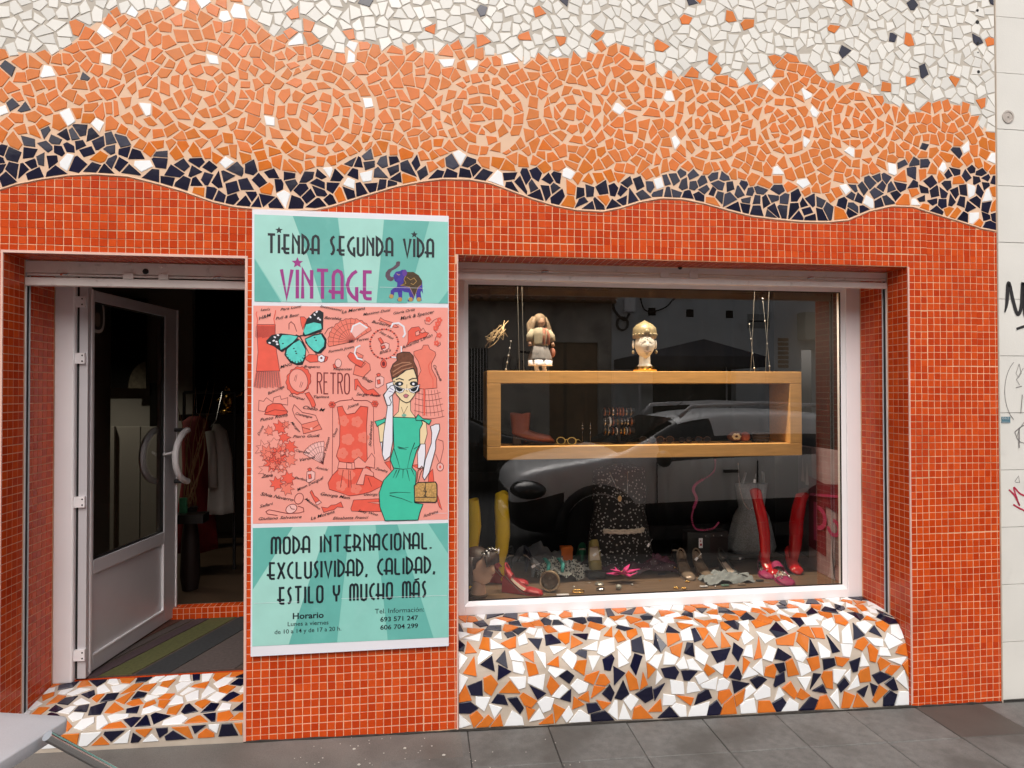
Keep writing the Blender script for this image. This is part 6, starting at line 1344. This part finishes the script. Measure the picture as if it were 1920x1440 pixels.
# dark floral dress on a form
p = at(1165, 1000, .98); t = thing('floral_dress', 'black dress with tiny white flowers and a braided belt on a stand', 'dress', (p.x, 1.0, ZF)); m_fl = spots('black floral', (.008,.008,.009), (.42,.40,.39), 52, .28)
zt_ = at(1165, 872, .98).z; obj('dress_body', cloth([(zt_,.06,.05,p.x,1.02),(zt_-.03,.17,.08,p.x,1.02),(zt_-.16,.18,.10,p.x,1.02),(zt_-.30,.17,.10,p.x,1.02),(zt_-.40,.19,.11,p.x,1.02),(ZF+.06,.22,.13,p.x,1.02),(ZF+.01,.21,.13,p.x,1.02)], amp=.008, fr=7, n=40), m_fl, t, smooth=2)
bz_ = at(1170, 997, .9).z; m_belt = M('braided belt', (.62,.54,.46), .7, var=.3, scale=50)
for k in range(3): obj('belt_cord', MB().tube([(p.x+.17*math.sin(a), 1.02-.125*math.cos(a), bz_+.010*math.sin(a*7+k*2.1)) for a in [R(-50+5*i) for i in range(23)]], .008, 7), m_belt, t, smooth=2)
g = MB(); pc = at(1162, 935, .84); g.tube([at(1143, 885, .84), pc+Vector((-.004,0,.03)), pc+Vector((0,0,.026))], .0016, 5); g.tube([pc+Vector((0,0,.026)), at(1176, 925, .84), at(1177, 885, .84)], .0016, 5); nk = thing('pendant_necklace', 'fine chain with an oval gold pendant over the floral dress', 'necklace', tuple(pc)); obj('chain', g, m_steel, nk, smooth=2); g = MB(); g.ball(pc, (.013,.004,.019), 14, 10); obj('pendant', g, M('amber pendant', (.75,.48,.22), .3), nk, smooth=2)
# sequined cloth with pink lily clip
q = atz(1205, 1078, ZF); heap('sequined_cloth', 'black and plum sequined cloth spread in the middle of the display', 'clothing', q.x, q.y+.10, .24, .11, .075, spots('sequins', (.05,.015,.035), (.60,.55,.62), 60, .17, .4), 5)
q = atz(1170, 1094, ZF); t = thing('pink_lily_clip', 'bright pink fabric lily hair clip on the sequined cloth', 'hair clip', (q.x, q.y, ZF)); m_lily = M('hot pink fabric', (.62,.03,.20), .6, var=.15, scale=40)
for k in range(7):
    a = R(k*51+10); g = MB(); g.tube([(q.x, q.y+.03, ZF+.05), (q.x+.050*math.cos(a), q.y+.02+.03*math.sin(a)-.01, ZF+.062+.016*math.sin(a*2)), (q.x+.105*math.cos(a), q.y+.02+.045*math.sin(a)-.01, ZF+.052+.045*abs(math.sin(a+.4)))], [.010,.022,.004], 8, flat=.35); obj('petal', g, m_lily, t, smooth=2)
obj('lily_centre', MB().ball((q.x, q.y+.02, ZF+.056), .014, 10, 8), M('yellow centre', (.55,.40,.12), .5), t, smooth=2)
# black handbag with tag, pink bead scarf
p = at(1325, 1040, .95); t = thing('black_handbag', 'black leather handbag with silver dots and a white price tag', 'handbag', (p.x, .97, ZF)); a_, b_ = at(1287, 1062, .95), at(1362, 995, .95); g = MB(); g.loft([[(a_.x+(b_.x-a_.x)*u, y, ZF+.002+(b_.z-ZF)*v) for u, y in ((0,.93),(.5,.90),(1,.93),(1,1.01),(.5,1.04),(0,1.01))] for v in (0,.3,.7,1)]); obj('bag_body', g, m_black, t)
g = MB(); [g.ball((a_.x+(b_.x-a_.x)*k/5, .905, b_.z-.02), .005, 8, 6) for k in (2,3,4,4.8)]; obj('studs', g, m_steel, t, smooth=2); g = MB(); c_ = at(1314, 1018, .86); g.box((c_.x-.013, .86, c_.z-.032), (c_.x+.013, .861, c_.z+.030)); ptg = obj('price_tag', g, m_bw, t); g = MB(); g.box((c_.x-.006, .8590, c_.z-.018), (c_.x+.008, .8595, c_.z-.004)); g.box((c_.x-.006, .8590, c_.z+.008), (c_.x+.002, .8595, c_.z+.016)); obj('tag_print', g, m_rsh, ptg)
g = MB(); pts = [at(*q, .88) for q in smooth_path([(1341,862),(1340,880),(1330,892),(1308,905),(1300,918),(1306,935),(1300,955),(1297,972),(1303,990),(1318,994),(1338,990),(1347,980)], 5)]; 
t = thing('bead_necklace', 'raspberry and white bead necklace hanging in front of the black handbag', 'necklace', tuple(pts[0])); 
for i in range(0, len(pts), 1): g.ball(pts[i], (.011, .008, .009) if 12 < i < 30 else (.0065,.006,.006), 8, 6)
obj('beads', g, M('raspberry beads', (.38,.03,.12), .35, var=.4, scale=90), t, smooth=2)
# folded grey shirt and black cap
q = atz(1372, 1096, ZF); heap('folded_shirt', 'pale grey folded shirt lying flat by the bronze slingbacks', 'clothing', q.x, q.y+.085, .155, .085, .048, M('pale grey cloth', (.22,.24,.25), .85, var=.25, scale=30), 9, ang=.08, fold=1.4)
p = atz(1394, 1070, ZF); t = thing('black_beret', 'flat black beret lying on the folded grey shirt', 'hat', (p.x, p.y+.08, ZF)); obj('crown', MB().ball((p.x, p.y+.09, ZF+.055), (.062,.045,.016), 18, 10), m_black, t, smooth=2); obj('cap_badge', MB().box((p.x-.006, p.y+.040, ZF+.058), (p.x+.004, p.y+.050, ZF+.071)), m_bw, t)
# grey tweed pinafore on a form
p = at(1415, 1000, .98); zt_ = at(1415, 908, .98).z; t = thing('tweed_pinafore', 'grey tweed pinafore dress on a form behind the red boots', 'dress', (p.x, 1.0, ZF)); m_tw = M('grey tweed', (.26,.275,.30), .9, var=.5, scale=140); obj('dress_body', cloth([(zt_,.115,.05,p.x,1.02),(zt_-.06,.10,.07,p.x,1.02),(zt_-.16,.085,.07,p.x,1.02),(zt_-.22,.12,.09,p.x,1.02),(ZF+.10,.17,.11,p.x,1.02),(ZF+.07,.16,.10,p.x,1.02)], amp=.008, n=36), m_tw, t, smooth=2)
for s in (-1, 1): obj('shoulder_strap', MB().tube([(p.x+s*.08,1.0,zt_-.01),(p.x+s*.06,.98,zt_+.08)], .014, 8, flat=.4), m_tw, t, smooth=2)
g = MB(); g.tube([at(*q, .85) for q in smooth_path([(1384,868),(1386,905),(1392,935),(1404,955),(1414,950)], 4)], .0028, 6); tag(obj('silver_chain', g, m_steel, smooth=2), 'thin silver chain hanging in front of the tweed pinafore', 'chain')
# small jewellery on the wooden floor
def small(name, label, cat, px, py, f, mat, group=None):
    q = atz(px, py, ZF); g = MB(); f(g, q); return tag(obj(name, g, mat, smooth=2), label, cat, group)
small('compact_mirror', 'round silver compact nearest the glass', 'compact', 1126, 1107, lambda g, q: g.ball((q.x, q.y, ZF+.009), (.026,.020,.009), 18, 8), m_steel, 'silver compacts'); small('compact_mirror', 'silver rimmed compact just behind the other compact', 'compact', 1124, 1097, lambda g, q: g.lathe([(.0,.012),(.020,.013),(.024,.010),(.027,.006),(.027,.0)], (q.x, q.y, ZF+.001), 20), M('pale shell silver', (.55,.53,.48), .2, metal=.7), 'silver compacts')
small('gold_bracelet', 'twisted gold bracelet lying near the glass', 'bracelet', 1084, 1111, lambda g, q: [g.tube([(q.x+.034*math.cos(R(a)), q.y+.024*math.sin(R(a)), ZF+.006+.003*math.sin(R(a*6)+k*3.1)) for a in range(0, 361, 12)], .0032, 6, cap=False) for k in (0,1)], m_goldm)
small('small_card', 'small white printed card by the glass', 'card', 1055, 1116, lambda g, q: g.box((q.x-.034, q.y-.010, ZF+.001), (q.x+.034, q.y+.012, ZF+.005)), m_bw)
small('black_box', 'flat black box behind the compacts', 'box', 1118, 1084, lambda g, q: g.box((q.x-.05, q.y-.03, ZF+.001), (q.x+.05, q.y+.05, ZF+.035)), m_black)
small('glass_button', 'round frosted glass paperweight beside the pink lily', 'paperweight', 1160, 1106, lambda g, q: g.ball((q.x, q.y, ZF+.016), (.018,.016,.016), 14, 8), M('frosted glass', (.30,.30,.26), .2))
for k, (px, py) in enumerate(((1268,1104),(1282,1105),(1289,1092))): small('flower_brooch', ['flower brooch farthest left of three gold ones', 'flower brooch between two other gold ones', 'flower brooch set back behind the other two'][k], 'brooch', px, py, lambda g, q: [g.ball((q.x+.010*math.cos(i*1.05), q.y+.008*math.sin(i*1.05), ZF+.005), .0065, 8, 6) for i in range(6)], m_goldm, 'gold flower brooches')
for k, (px, py, m_) in enumerate(((1322,1101,m_alu),(1333,1097,m_black),(1362,1099,M('green enamel', (.12,.22,.17), .3)),(1393,1097,m_brs),(1427,1090,m_black),(1243,1078,m_navs),(1200,1060,m_steel))): small('jewellery_piece', ['grey clip brooch in front of the folded shirt', 'black clip brooch in front of the folded shirt', 'green enamel brooch below the folded shirt', 'bronze brooch below the folded shirt', 'black coiled bracelet left of the studded shoes', 'navy rimmed brooch on the edge of the sequined cloth', 'silver brooch on the sequined cloth'][k], 'brooch', px, py, lambda g, q: [g.tube([(q.x-.02+.008*i+.010*math.cos(R(a)), q.y+.008*math.sin(R(a)), ZF+.006) for a in range(0, 361, 30)], .0035, 6, cap=False) for i in range(4)], m_)
small('pink_card', 'small pink card behind the sequined cloth', 'card', 1245, 1054, lambda g, q: g.box((q.x-.04, q.y, ZF+.02), (q.x+.035, q.y+.06, ZF+.024)), m_salm); small('gold_beads', 'gold bead ornament between sequined cloth and slingbacks', 'ornament', 1268, 1074, lambda g, q: [g.ball((q.x+.009*i, q.y+.004*(i%2), ZF+.012+.01*(i%3)), .009, 8, 6) for i in range(-3,4)], m_goldm)

# price tags on thread beside some of the goods
for k, (px, py, Y, lab) in enumerate([(1415,902,.70,'small white tag hanging above the left red boot'),(930,1040,.62,'small white tag beside the wig'),(1216,1022,.8,'small pale tag by the floral dress'),(1306,1048,.62,'white price label on the left bronze slingback'),(1115,1040,.60,'cream label on the standing court shoe'),(1000,1062,.6,'small tag on the navy heel')]):
    c = at(px, py, Y); g = MB(); Mt = Matrix.Translation(c)@Matrix.Rotation(R(8+11*k), 4, 'Y'); g.box((-.007, 0, -.011), (.007, .0012, .011), M=Mt); g.tube([Mt@Vector((0,.0006,.011)), Mt@Vector((.004,.002,.045))], .0007, 4); tag(obj('hanging_tag', g, m_bw), lab, 'price tag')
r_ = random.Random(31)
for k in range(22):
    px = r_.uniform(900, 1500); q = atz(px, r_.uniform(1094, 1112)-(px-900)*.02, ZF); s_ = r_.uniform(.004, .009); g = MB()
    if k % 3 == 0: g.ball((q.x, q.y, ZF+s_*.6), (s_, s_, s_*.6), 8, 6)
    elif k % 3 == 1: g.tube([(q.x+s_*1.3*math.cos(R(a)), q.y+s_*math.sin(R(a)), ZF+.002) for a in range(0, 361, 30)], .0013, 5, cap=False)
    else: g.tube([(q.x-s_*2, q.y, ZF+.002), (q.x, q.y+s_, ZF+.004), (q.x+s_*2, q.y-s_*.5, ZF+.002)], .0016, 5)
    tag(obj('trinket', g, r_.choice([m_goldm, m_steel, m_crys, m_brs]), smooth=2), 'tiny metal trinket lying on the wooden display floor near the glass', 'trinket', 'trinkets on the display floor')

shoe('heeled_shoe', 'black court shoe behind the sequined cloth', (lambda p: (p[0], 1.02, ZF+.001))(fl(1255,1050)), R(150), m_black, m_in, heel=.08)
shoe('heeled_shoe', 'grey heeled shoe between the wedge sandals and the patterned scarf', (lambda p: (p[0], .86, ZF+.001))(fl(990,1070)), R(100), m_tw, m_in, heel=.07)
shoe('heeled_shoe', 'black strappy heel right of the bronze slingbacks', (lambda p: (p[0], .80, ZF+.001))(fl(1345,1070)), R(20), m_black, m_in, heel=.08, strap=True)
q = atz(1130, 1080, ZF); heap('black_lace_cloth', 'black cloth with pale specks behind the flat black box', 'clothing', q.x+.02, q.y+.14, .13, .09, .07, m_fl, 15)
q = atz(1240, 1075, ZF); heap('plum_scarf', 'plum coloured scarf piled at the right of the sequined cloth', 'scarf', q.x, q.y+.13, .13, .09, .085, M('plum cloth', (.10,.015,.05), .7, var=.4, scale=40), 17)
q = atz(1080, 1080, ZF); heap('grey_knit', 'grey knitted cloth under the patterned scarf', 'clothing', q.x+.03, q.y+.10, .15, .08, .05, M('grey knit', (.30,.31,.30), .9, var=.4, scale=120), 19)
q = atz(925, 1075, ZF); heap('dark_plum_bag', 'dark soft pouch behind the red wedge sandals', 'pouch', q.x+.05, q.y+.16, .09, .07, .10, M('dark pouch', (.05,.02,.03), .6), 21)
# ================================================================ cafe table in the corner
tb = thing('cafe_table', 'grey metal topped cafe table with a bright tubular leg in the bottom left corner', 'table', (-1.28, -1.47, gz(-1.28)))
m_ttop = M('brushed grey table top', (.46,.47,.50), .42, metal=.1, var=.14, scale=5, fine=.06, stain=((.40,.40,.42), 12, .58, .4), bump=.25, bscale=60, rvar=.08)
TC = Vector((-.928, -1.150, 0)); ang = R(14); hw = .36
def rsq(h, r, z, n=6):
    pts = []
    for cx, cy, a0 in ((-r, -r, 0), (-2*hw+r, -r, 90), (-2*hw+r, -2*hw+r, 180), (-r, -2*hw+r, 270)):
        for k in range(n+1): q = R(a0+90*k/n); pts.append((cx+(r-h)*math.cos(q), cy+(r-h)*math.sin(q)))
    return [(TC.x+x*math.cos(-ang)-y*math.sin(-ang), TC.y+x*math.sin(-ang)+y*math.cos(-ang), z) for x, y in pts]
TZ = .742
g = MB(); g.loft([rsq(.010, .03, TZ-.036), rsq(.002, .03, TZ-.033), rsq(0, .03, TZ-.004), rsq(.002, .03, TZ-.0012), rsq(.006, .03, TZ), rsq(.030, .04, TZ-.0005)]); obj('table_top', g, m_ttop, tb, smooth=True)
P1 = at(104, 1388, -1.24); P2_ = at(222, 1452, -1.10)
dirv = (P2_-P1); P3 = P1-dirv*.12; z_end = gz(P1.x)+.01; tl = (z_end-P1.z)/dirv.z
obj('leg', MB().tube([P3, P1+dirv*tl], .0125, 16), m_steel, tb, smooth=True)
c0 = Vector((-1.28, -1.55, 0)); obj('leg', MB().tube([c0+Vector((.24,-.1,TZ-.04)), c0+Vector((-.28,-.2,z_end))], .0125, 12), m_steel, tb, smooth=True); obj('leg', MB().tube([c0+Vector((-.2,.3,TZ-.04)), c0+Vector((.25,.15,z_end))], .0125, 12), m_steel, tb, smooth=True)
# ================================================================ road and the far side of the street (seen mirrored in the glass)
m_road = M('asphalt', (.055,.054,.052), .9, var=.15, scale=3, bump=.5, bscale=90); m_kerb = M('kerb stone', (.22,.21,.19), .8, var=.1, scale=5)
ZR = -.13
struct('kerb', MB().box((-14, -2.24, ZR-.1), (14, -2.105, -.02)), m_kerb); struct('road', MB().add([(-30, -9.0, ZR), (30, -9.0, ZR), (30, -2.0, ZR), (-30, -2.0, ZR)], [(0,1,2,3)]), m_road)
YO = -10.6
struct('far_pavement', MB().box((-30, YO, ZR-.1), (30, -9.0, ZR+.12)), m_kerb)
m_wallg = M('grey render', (.64,.66,.67), .9, var=.12, scale=1.5, stain=((.20,.19,.18), 1.1, .55, .5), detail=8); m_wallb = M('stained beige render', (.50,.45,.39), .9, var=.2, scale=2, stain=((.12,.11,.10), 1.6, .52, .6), detail=8)
m_roof = M('clay roof tile', (.42,.22,.14), .8, var=.3, scale=8, stain=((.45,.38,.26), 2.5, .5, .6)); m_plyd = M('plywood', (.26,.15,.07), .7, var=.25, scale=5); m_garage = M('garage dark', (.006,.006,.006), .9)
X_ = lambda px, py=650: mir(px, py, YO).x; Z_ = lambda py, px=1100: mir(px, py, YO).z
lowb = thing('low_house', 'low beige house with a clay tile eave across the street', 'house', (X_(960), YO, ZR))
xe = X_(1146); eave = Z_(566, 1000)
def wallholes(name, x0, x1, z0, z1, holes, y, mat, parent, d=.25):
    g = MB(); xs = sorted({x0, x1, *[h for q in holes for h in q[:2]]})
    for a, b in zip(xs, xs[1:]):
        zz_ = z0
        for h in sorted([q for q in holes if q[0] <= a+1e-6 and q[1] >= b-1e-6], key=lambda q: q[2]):
            if h[2] > zz_+1e-4: g.box((a, y-d, zz_), (b, y, h[2]))
            zz_ = h[3]
        if z1 > zz_: g.box((a, y-d, zz_), (b, y, z1))
    return obj(name, g, mat, parent)
hl = [(X_(1030), X_(1122), ZR+.12, Z_(642)), (X_(880), X_(917), Z_(720), Z_(655,880)), (-9.0, -7.8, ZR+.12, 2.2), (-6.4, -5.2, 1.0, 2.2)]
hl[1] = (X_(876), X_(915), .95, Z_(652, 900))
wallholes('wall', -14, xe, ZR-.1, eave, hl, YO, m_wallb, lowb)
g = MB(); g.box((hl[0][0], YO-.14, hl[0][2]), (hl[0][1], YO-.10, hl[0][3])); obj('plywood_door', g, m_plyd, lowb); obj('door_batten', MB().box((hl[0][0]+.35, YO-.10, hl[0][2]), (hl[0][0]+.42, YO-.08, hl[0][3])), M('batten', (.15,.09,.045), .7), lowb)
for h in hl[1:]: obj('window' if h[2] > .5 else 'door', MB().box((h[0], YO-.2, h[2]), (h[1], YO-.18, h[3])), m_black, lowb)
h = hl[1]
for k in range(7): x = h[0]+(h[1]-h[0])*(k+.5)/7; obj('window_bar', MB().tube([(x, YO-.05, h[2]), (x, YO-.05, h[3])], .012, 6), m_alu, lowb)
obj('roof', MB().add([(-14.2, YO+.45, eave+.02), (xe+.05, YO+.45, eave+.02), (xe+.05, YO-5, eave+2.2), (-14.2, YO-5, eave+2.2)], [(0,1,2,3)]), m_roof, lowb)
g = MB(); x = -6.5
while x < xe: g.tube([(x, YO+.55, eave+.03), (x, YO-1.0, eave+.66)], .075, 8); x += .19
o = obj('roof_tiles', g, m_roof, lowb, smooth=True); o['kind'] = 'stuff'
obj('eave_board', MB().box((-14, YO+.3, eave-.05), (xe, YO+.42, eave+.01)), m_plyd, lowb)
g = MB()
def gscrib(px0, px1, py0, py1, n, seed):
    r_ = random.Random(seed)
    for k in range(n):
        c = mir(px0+(px1-px0)*(k+.5)/n, (py0+py1)/2, YO); w_ = (X_(px1)-X_(px0))/n*.42; hh = abs(Z_(py0)-Z_(py1))*.45
        g.tube([(c.x+w_*math.cos(a+r_.uniform(-.2,.2))*(1 if k % 2 else .8), YO+.012, c.z+hh*math.sin(a)) for a in [R(30+k*50+i*24) for i in range(12)]], .028, 5, flat=.2)
gscrib(940, 1025, 668, 698, 6, 3); g.tube([(X_(975), YO+.012, Z_(660)), (X_(1010), YO+.012, Z_(664))], .03, 5)
obj('graffiti', g, m_black, lowb)
tall = thing('tall_grey_house', 'taller grey rendered house with a dark garage opening across the street', 'house', (X_(1350), YO, ZR))
xr = X_(1500); gz1 = Z_(676, 1300)
sq = [(X_(px)-.09, X_(px)+.09, Z_(py, px)-.09, Z_(py, px)+.09) for px, py in ((1221,585),(1292,588),(1366,590))]
wallholes('wall', xe+.002, 16, ZR-.1, 5.6, [(X_(1222), X_(1378), ZR+.12, gz1)]+[s for s in sq if not (X_(1222) < s[0] < X_(1378))] + [(X_(1500), X_(1530), ZR+.12, Z_(655,1500))], YO+.05, m_wallg, tall)
g = MB()
for s in sq: g.box((s[0], YO+.04, s[2]), (s[1], YO+.058, s[3]))
obj('vent_hole', g, m_garage, tall); obj('garage_interior', MB().box((X_(1222), YO-.4, ZR+.1), (X_(1378), YO-.2, gz1)), m_garage, tall)
c = mir(1177, 570, YO); obj('meter_box', MB().box((c.x-.13, YO+.052, c.z-.2), (c.x+.13, YO+.17, c.z+.2)), m_pvc, tall)
c = mir(1164, 608, YO); g = MB(); [g.tube([(c.x+.13*math.cos(R(a)), YO+.1+.02*k, c.z+.15*math.sin(R(a))) for a in range(0, 361, 24)], .025, 6, cap=False) for k in range(3)]; g.tube([mir(*q, YO+.1) for q in smooth_path([(1155,548),(1150,575),(1160,592),(1172,600),(1180,588)], 5)], .03, 6); g.tube([mir(*q, YO+.1) for q in smooth_path([(1200,556),(1208,580),(1225,584),(1250,575),(1265,560),(1300,553),(1500,548)], 5)], .018, 6); obj('cable_coil', g, m_black, tall, smooth=2)
c = mir(1420, 603, YO); s_ = obj('wall_plaque', MB().box((c.x-.28, YO+.052, c.z-.17), (c.x+.28, YO+.065, c.z+.17)), M('plaque', (.30,.31,.30), .6), tall)
obj('plaque_border', MB().box((c.x-.25, YO+.0655, c.z-.02), (c.x+.25, YO+.068, c.z+.02)), m_black, s_)
c = mir(1510, 612, YO); obj('air_conditioner', MB().box((c.x-.25, YO+.06, c.z-.35), (c.x+.4, YO+.40, c.z+.3)), M('ac unit', (.45,.45,.38), .6), tall)
c0, c1 = mir(1456, 632, YO), mir(1476, 690, YO)
for i in range(7): obj('exposed_brick', MB().box((c0.x, YO+.052, c1.z+i*(c0.z-c1.z)/7), (c1.x, YO+.062, c1.z+(i+.75)*(c0.z-c1.z)/7)), m_plyd, tall)
obj('cornice', MB().box((xe, YO+.052, 5.6), (16, YO+.5, 5.8)), m_wallg, tall)
back = MB().box((-16, YO-9, -.2), (6, YO-5.2, 8.5)); tag(obj('rear_sky_block', back, m_wallb), 'plain block added behind the low beige house to keep sky out of the glass', 'house')  # unseen block, added so the window mirrors no bright sky
tag(obj('corner_house', MB().box((16.002, YO-6, -.2), (30, YO, 9)), m_wallb), 'plain beige corner house farther along across the street', 'house'); tag(obj('end_house', MB().box((-30, YO-6, -.2), (-14.21, YO, 8)), m_wallg), 'plain grey house at the far left across the street', 'house')
# navy gazebo
gzb = thing('navy_gazebo', 'navy canvas gazebo standing before the dark garage opening', 'gazebo', (X_(1290), YO+1.2, ZR+.12)); YGZ = YO+1.1
m_tent = M('navy canvas', (.018,.024,.045), .8); a = mir(1170, 668, YGZ); b = mir(1392, 700, YGZ); pk = mir(1372, 648, YGZ)
x0, x1, zz0 = a.x, b.x, mir(1250, 672, YGZ).z; yy0, yy1 = YO+.35, YGZ+1.0; tp = ((x0+x1)/2+.4, (yy0+yy1)/2, zz0+.42)
g = MB(); cs = [(x0,yy0,zz0),(x1,yy0,zz0),(x1,yy1,zz0),(x0,yy1,zz0)]; g.add(cs+[tp], [(0,1,4),(1,2,4),(2,3,4),(3,0,4)]); g.add(cs+[(p[0],p[1],zz0-.22) for p in cs], [(0,1,5,4),(1,2,6,5),(2,3,7,6),(3,0,4,7)]); obj('canopy', g, m_tent, gzb)
for p in cs: obj('pole', MB().tube([(p[0], p[1], ZR+.12), (p[0], p[1], zz0-.02)], .02, 8), m_alu, gzb)
# ================================================================ cars
def car(name, label, x0, ynear, L, W, H, mat, heading=-1, suv=True, rails=True, detail=True):
    """front at x0 (smallest x) when heading=-1; side nearest the shop at ynear."""
    t = thing(name, label, 'car', (x0+L/2, ynear-W/2, ZR)); f = heading
    def X(u): return x0+u*L if f < 0 else x0+L-u*L
    yc = ynear-W/2
    #        u    sill  belt  top   half widths (sill, belt, top)
    st = [(.000,.42,.62,.70,.52,.60,.52),(.012,.30,.66,.84,.72,.78,.66),(.05,.24,.70,.92,.86,.90,.80),(.12,.22,.80,.98,.92,.95,.86),(.20,.22,.88,1.03,.94,.98,.88),(.265,.22,.93,1.08,.94,.99,.88),
          (.30,.22,.95,1.16,.94,.99,.80),(.36,.22,.97,1.28,.94,.99,.72),(.42,.22,.98,1.42,.94,.99,.68),(.50,.22,.99,1.48,.94,.99,.67),(.62,.22,1.0,1.50,.94,.99,.67),(.76,.22,1.02,1.48,.94,.99,.66),(.88,.22,1.03,1.43,.94,.98,.64),(.94,.24,1.03,1.40,.93,.96,.64),(.985,.30,1.0,1.12,.86,.90,.70),(1.0,.42,.9,.98,.72,.78,.62)]
    k = H/1.64; rings = []; gl_f = []
    for (u, s, b_, t_, a1, a2, a3) in st:
        w = W/2; s, b_, t_ = s*k, b_*k, t_*k; m = (s+b_)/2
        half = [(a1*w, s), (a1*w*1.02+.01, m), (a2*w, b_-.06), (a2*w*.985, b_), ((a2*.45+a3*.55)*w if t_ > b_+.2*k else a3*w*1.04, b_+(t_-b_)*.55), (a3*w, t_-.02*k if t_ > b_+.2*k else t_-.01), (a3*w*.72, t_+.012), (0, t_+.03)]
        ring = [(X(u), yc+y, ZR+z) for y, z in half]+[(X(u), yc-y, ZR+z) for y, z in half[::-1][1:]]+[(X(u), yc, ZR+s-.02)]
        rings.append(ring)
    g = MB(); g.loft(rings); n = len(rings[0])
    body = obj('body', g, [mat, m_cglass, m_black], t, smooth=2)
    me = body.data
    for p in me.polygons:                             # glazing: faces between the belt and the roof
        i = min(v % n for v in p.vertices); c = p.center; u = (c.x-x0)/L if f < 0 else 1-(c.x-x0)/L; z = (c.z-ZR)/k; ya = abs(c.y-yc)
        if len(p.vertices) == 4:
            if .335 < u < .90 and 1.02 < z < 1.34 and ya > W*.30 and not (.585 < u < .60): p.material_index = 1
            if z < .60: p.material_index = 2  # black cladding, raised so the lower sides carry painted shade
            if .27 < u < .40 and z > 1.08 and ya < W*.40: p.material_index = 1
            if .90 < u < .985 and z > 1.12 and ya < W*.40: p.material_index = 1
    sb = body.modifiers.new('s', 'SUBSURF'); sb.levels = 2; sb.render_levels = 2
    for u in (.205, .80):
        for s in (0, 1):
            yw = ynear-.10 if s == 0 else ynear-W+.10; r = .34*k; cx = X(u); sgn = 1 if s == 0 else -1
            wh = obj('wheel', MB().lathe([(.10,-.11),(r-.02,-.11),(r,-.08),(r,.08),(r-.02,.11),(.23*k,.11)], (cx, yw, ZR+r), 28, RX), m_tyre, t, smooth=True)
            obj('rim', MB().lathe([(.23*k,.0),(.225*k,.10),(.05,.075),(.0,.085)], (cx, yw, ZR+r), 28, Matrix.Rotation(R(90*(-1 if sgn > 0 else 1)), 3, 'X')), m_alu, wh, smooth=True)
            obj('wheel_arch', MB().tube([(cx+(r+.06)*math.cos(R(a)), ynear-.035 if s == 0 else ynear-W+.035, ZR+r+(r+.06)*math.sin(R(a))) for a in range(-10, 191, 12)], .05, 8), m_black, t, smooth=2)
    if detail:
        obj('windscreen', MB().add([(X(.268), yc+.70*W/2*1.1, ZR+1.10*k), (X(.268), yc-.70*W/2*1.1, ZR+1.10*k), (X(.415), yc-.60*W/2, ZR+1.43*k), (X(.415), yc+.60*W/2, ZR+1.43*k)], [(0,1,2,3)]), m_cglass, t, fix=False)
        for s in (1, -1): 
            y = yc+s*(W/2+.08); obj('mirror', MB().ball((X(.355), y, ZR+1.04*k), (.07,.12,.085), 14, 10), m_black, t, smooth=2)
            obj('headlight', MB().ball((X(.045), yc+s*W*.375, ZR+.72*k), (.20,.24,.10), 14, 10), m_cglass, t, smooth=2)
            obj('sill_cladding', MB().box((X(.24), yc+s*(W/2-.03)-.03, ZR+.22), (X(.74), yc+s*(W/2-.03)+.03, ZR+.36)), m_black, t)
            if rails:
                obj('roof_rail', MB().tube([(X(.43), yc+s*W*.33, ZR+1.44*k), (X(.46), yc+s*W*.335, ZR+1.55*k), (X(.65), yc+s*W*.335, ZR+1.58*k), (X(.84), yc+s*W*.33, ZR+1.55*k), (X(.88), yc+s*W*.32, ZR+1.46*k)], .022, 8), m_alu, t, smooth=2)
        for uu in (.345, .60): obj('door_seam', MB().box((X(uu)-.004, ynear-.012, ZR+.36), (X(uu)+.004, ynear-.004, ZR+1.0*k)), m_garage, t)
        for uu in (.53, .79): obj('door_handle', MB().box((X(uu)-.08, ynear-.010, ZR+.88*k), (X(uu)+.08, ynear+.022, ZR+.91*k)), m_black, t)
        obj('grille', MB().box((X(.004)-.02, yc-.42, ZR+.50*k), (X(.004)+.02, yc+.42, ZR+.68*k)), m_black, t); obj('number_plate', MB().box((X(-.002)-.012, yc-.26, ZR+.36*k), (X(-.002)+.012, yc+.26, ZR+.46*k)), m_bw, t)
        obj('aerial', MB().tube([(X(.47), yc, ZR+1.52*k), (X(.53), yc, ZR+1.68*k)], .004, 6), m_black, t)
    return t
m_cglass = M('car glass', (.008,.009,.010), .04, spec=.8); m_tyre = M('tyre', (.015,.015,.015), .8)
m_silver = M('silver car paint', (.78,.79,.80), .36, metal=.12, coat=.5); m_bcar = M('black car paint', (.012,.012,.014), .18, coat=.8)
car('silver_suv', 'silver SUV with roof rails parked at the kerb, mirrored in the shop window', .86, -2.50, 4.3, 1.82, 1.66, m_silver)
car('black_car', 'black hatchback parked on the far side of the street', mir(1062,800,-7.2).x-4.1, -7.1, 4.1, 1.75, 1.50, m_bcar, heading=1, rails=False)
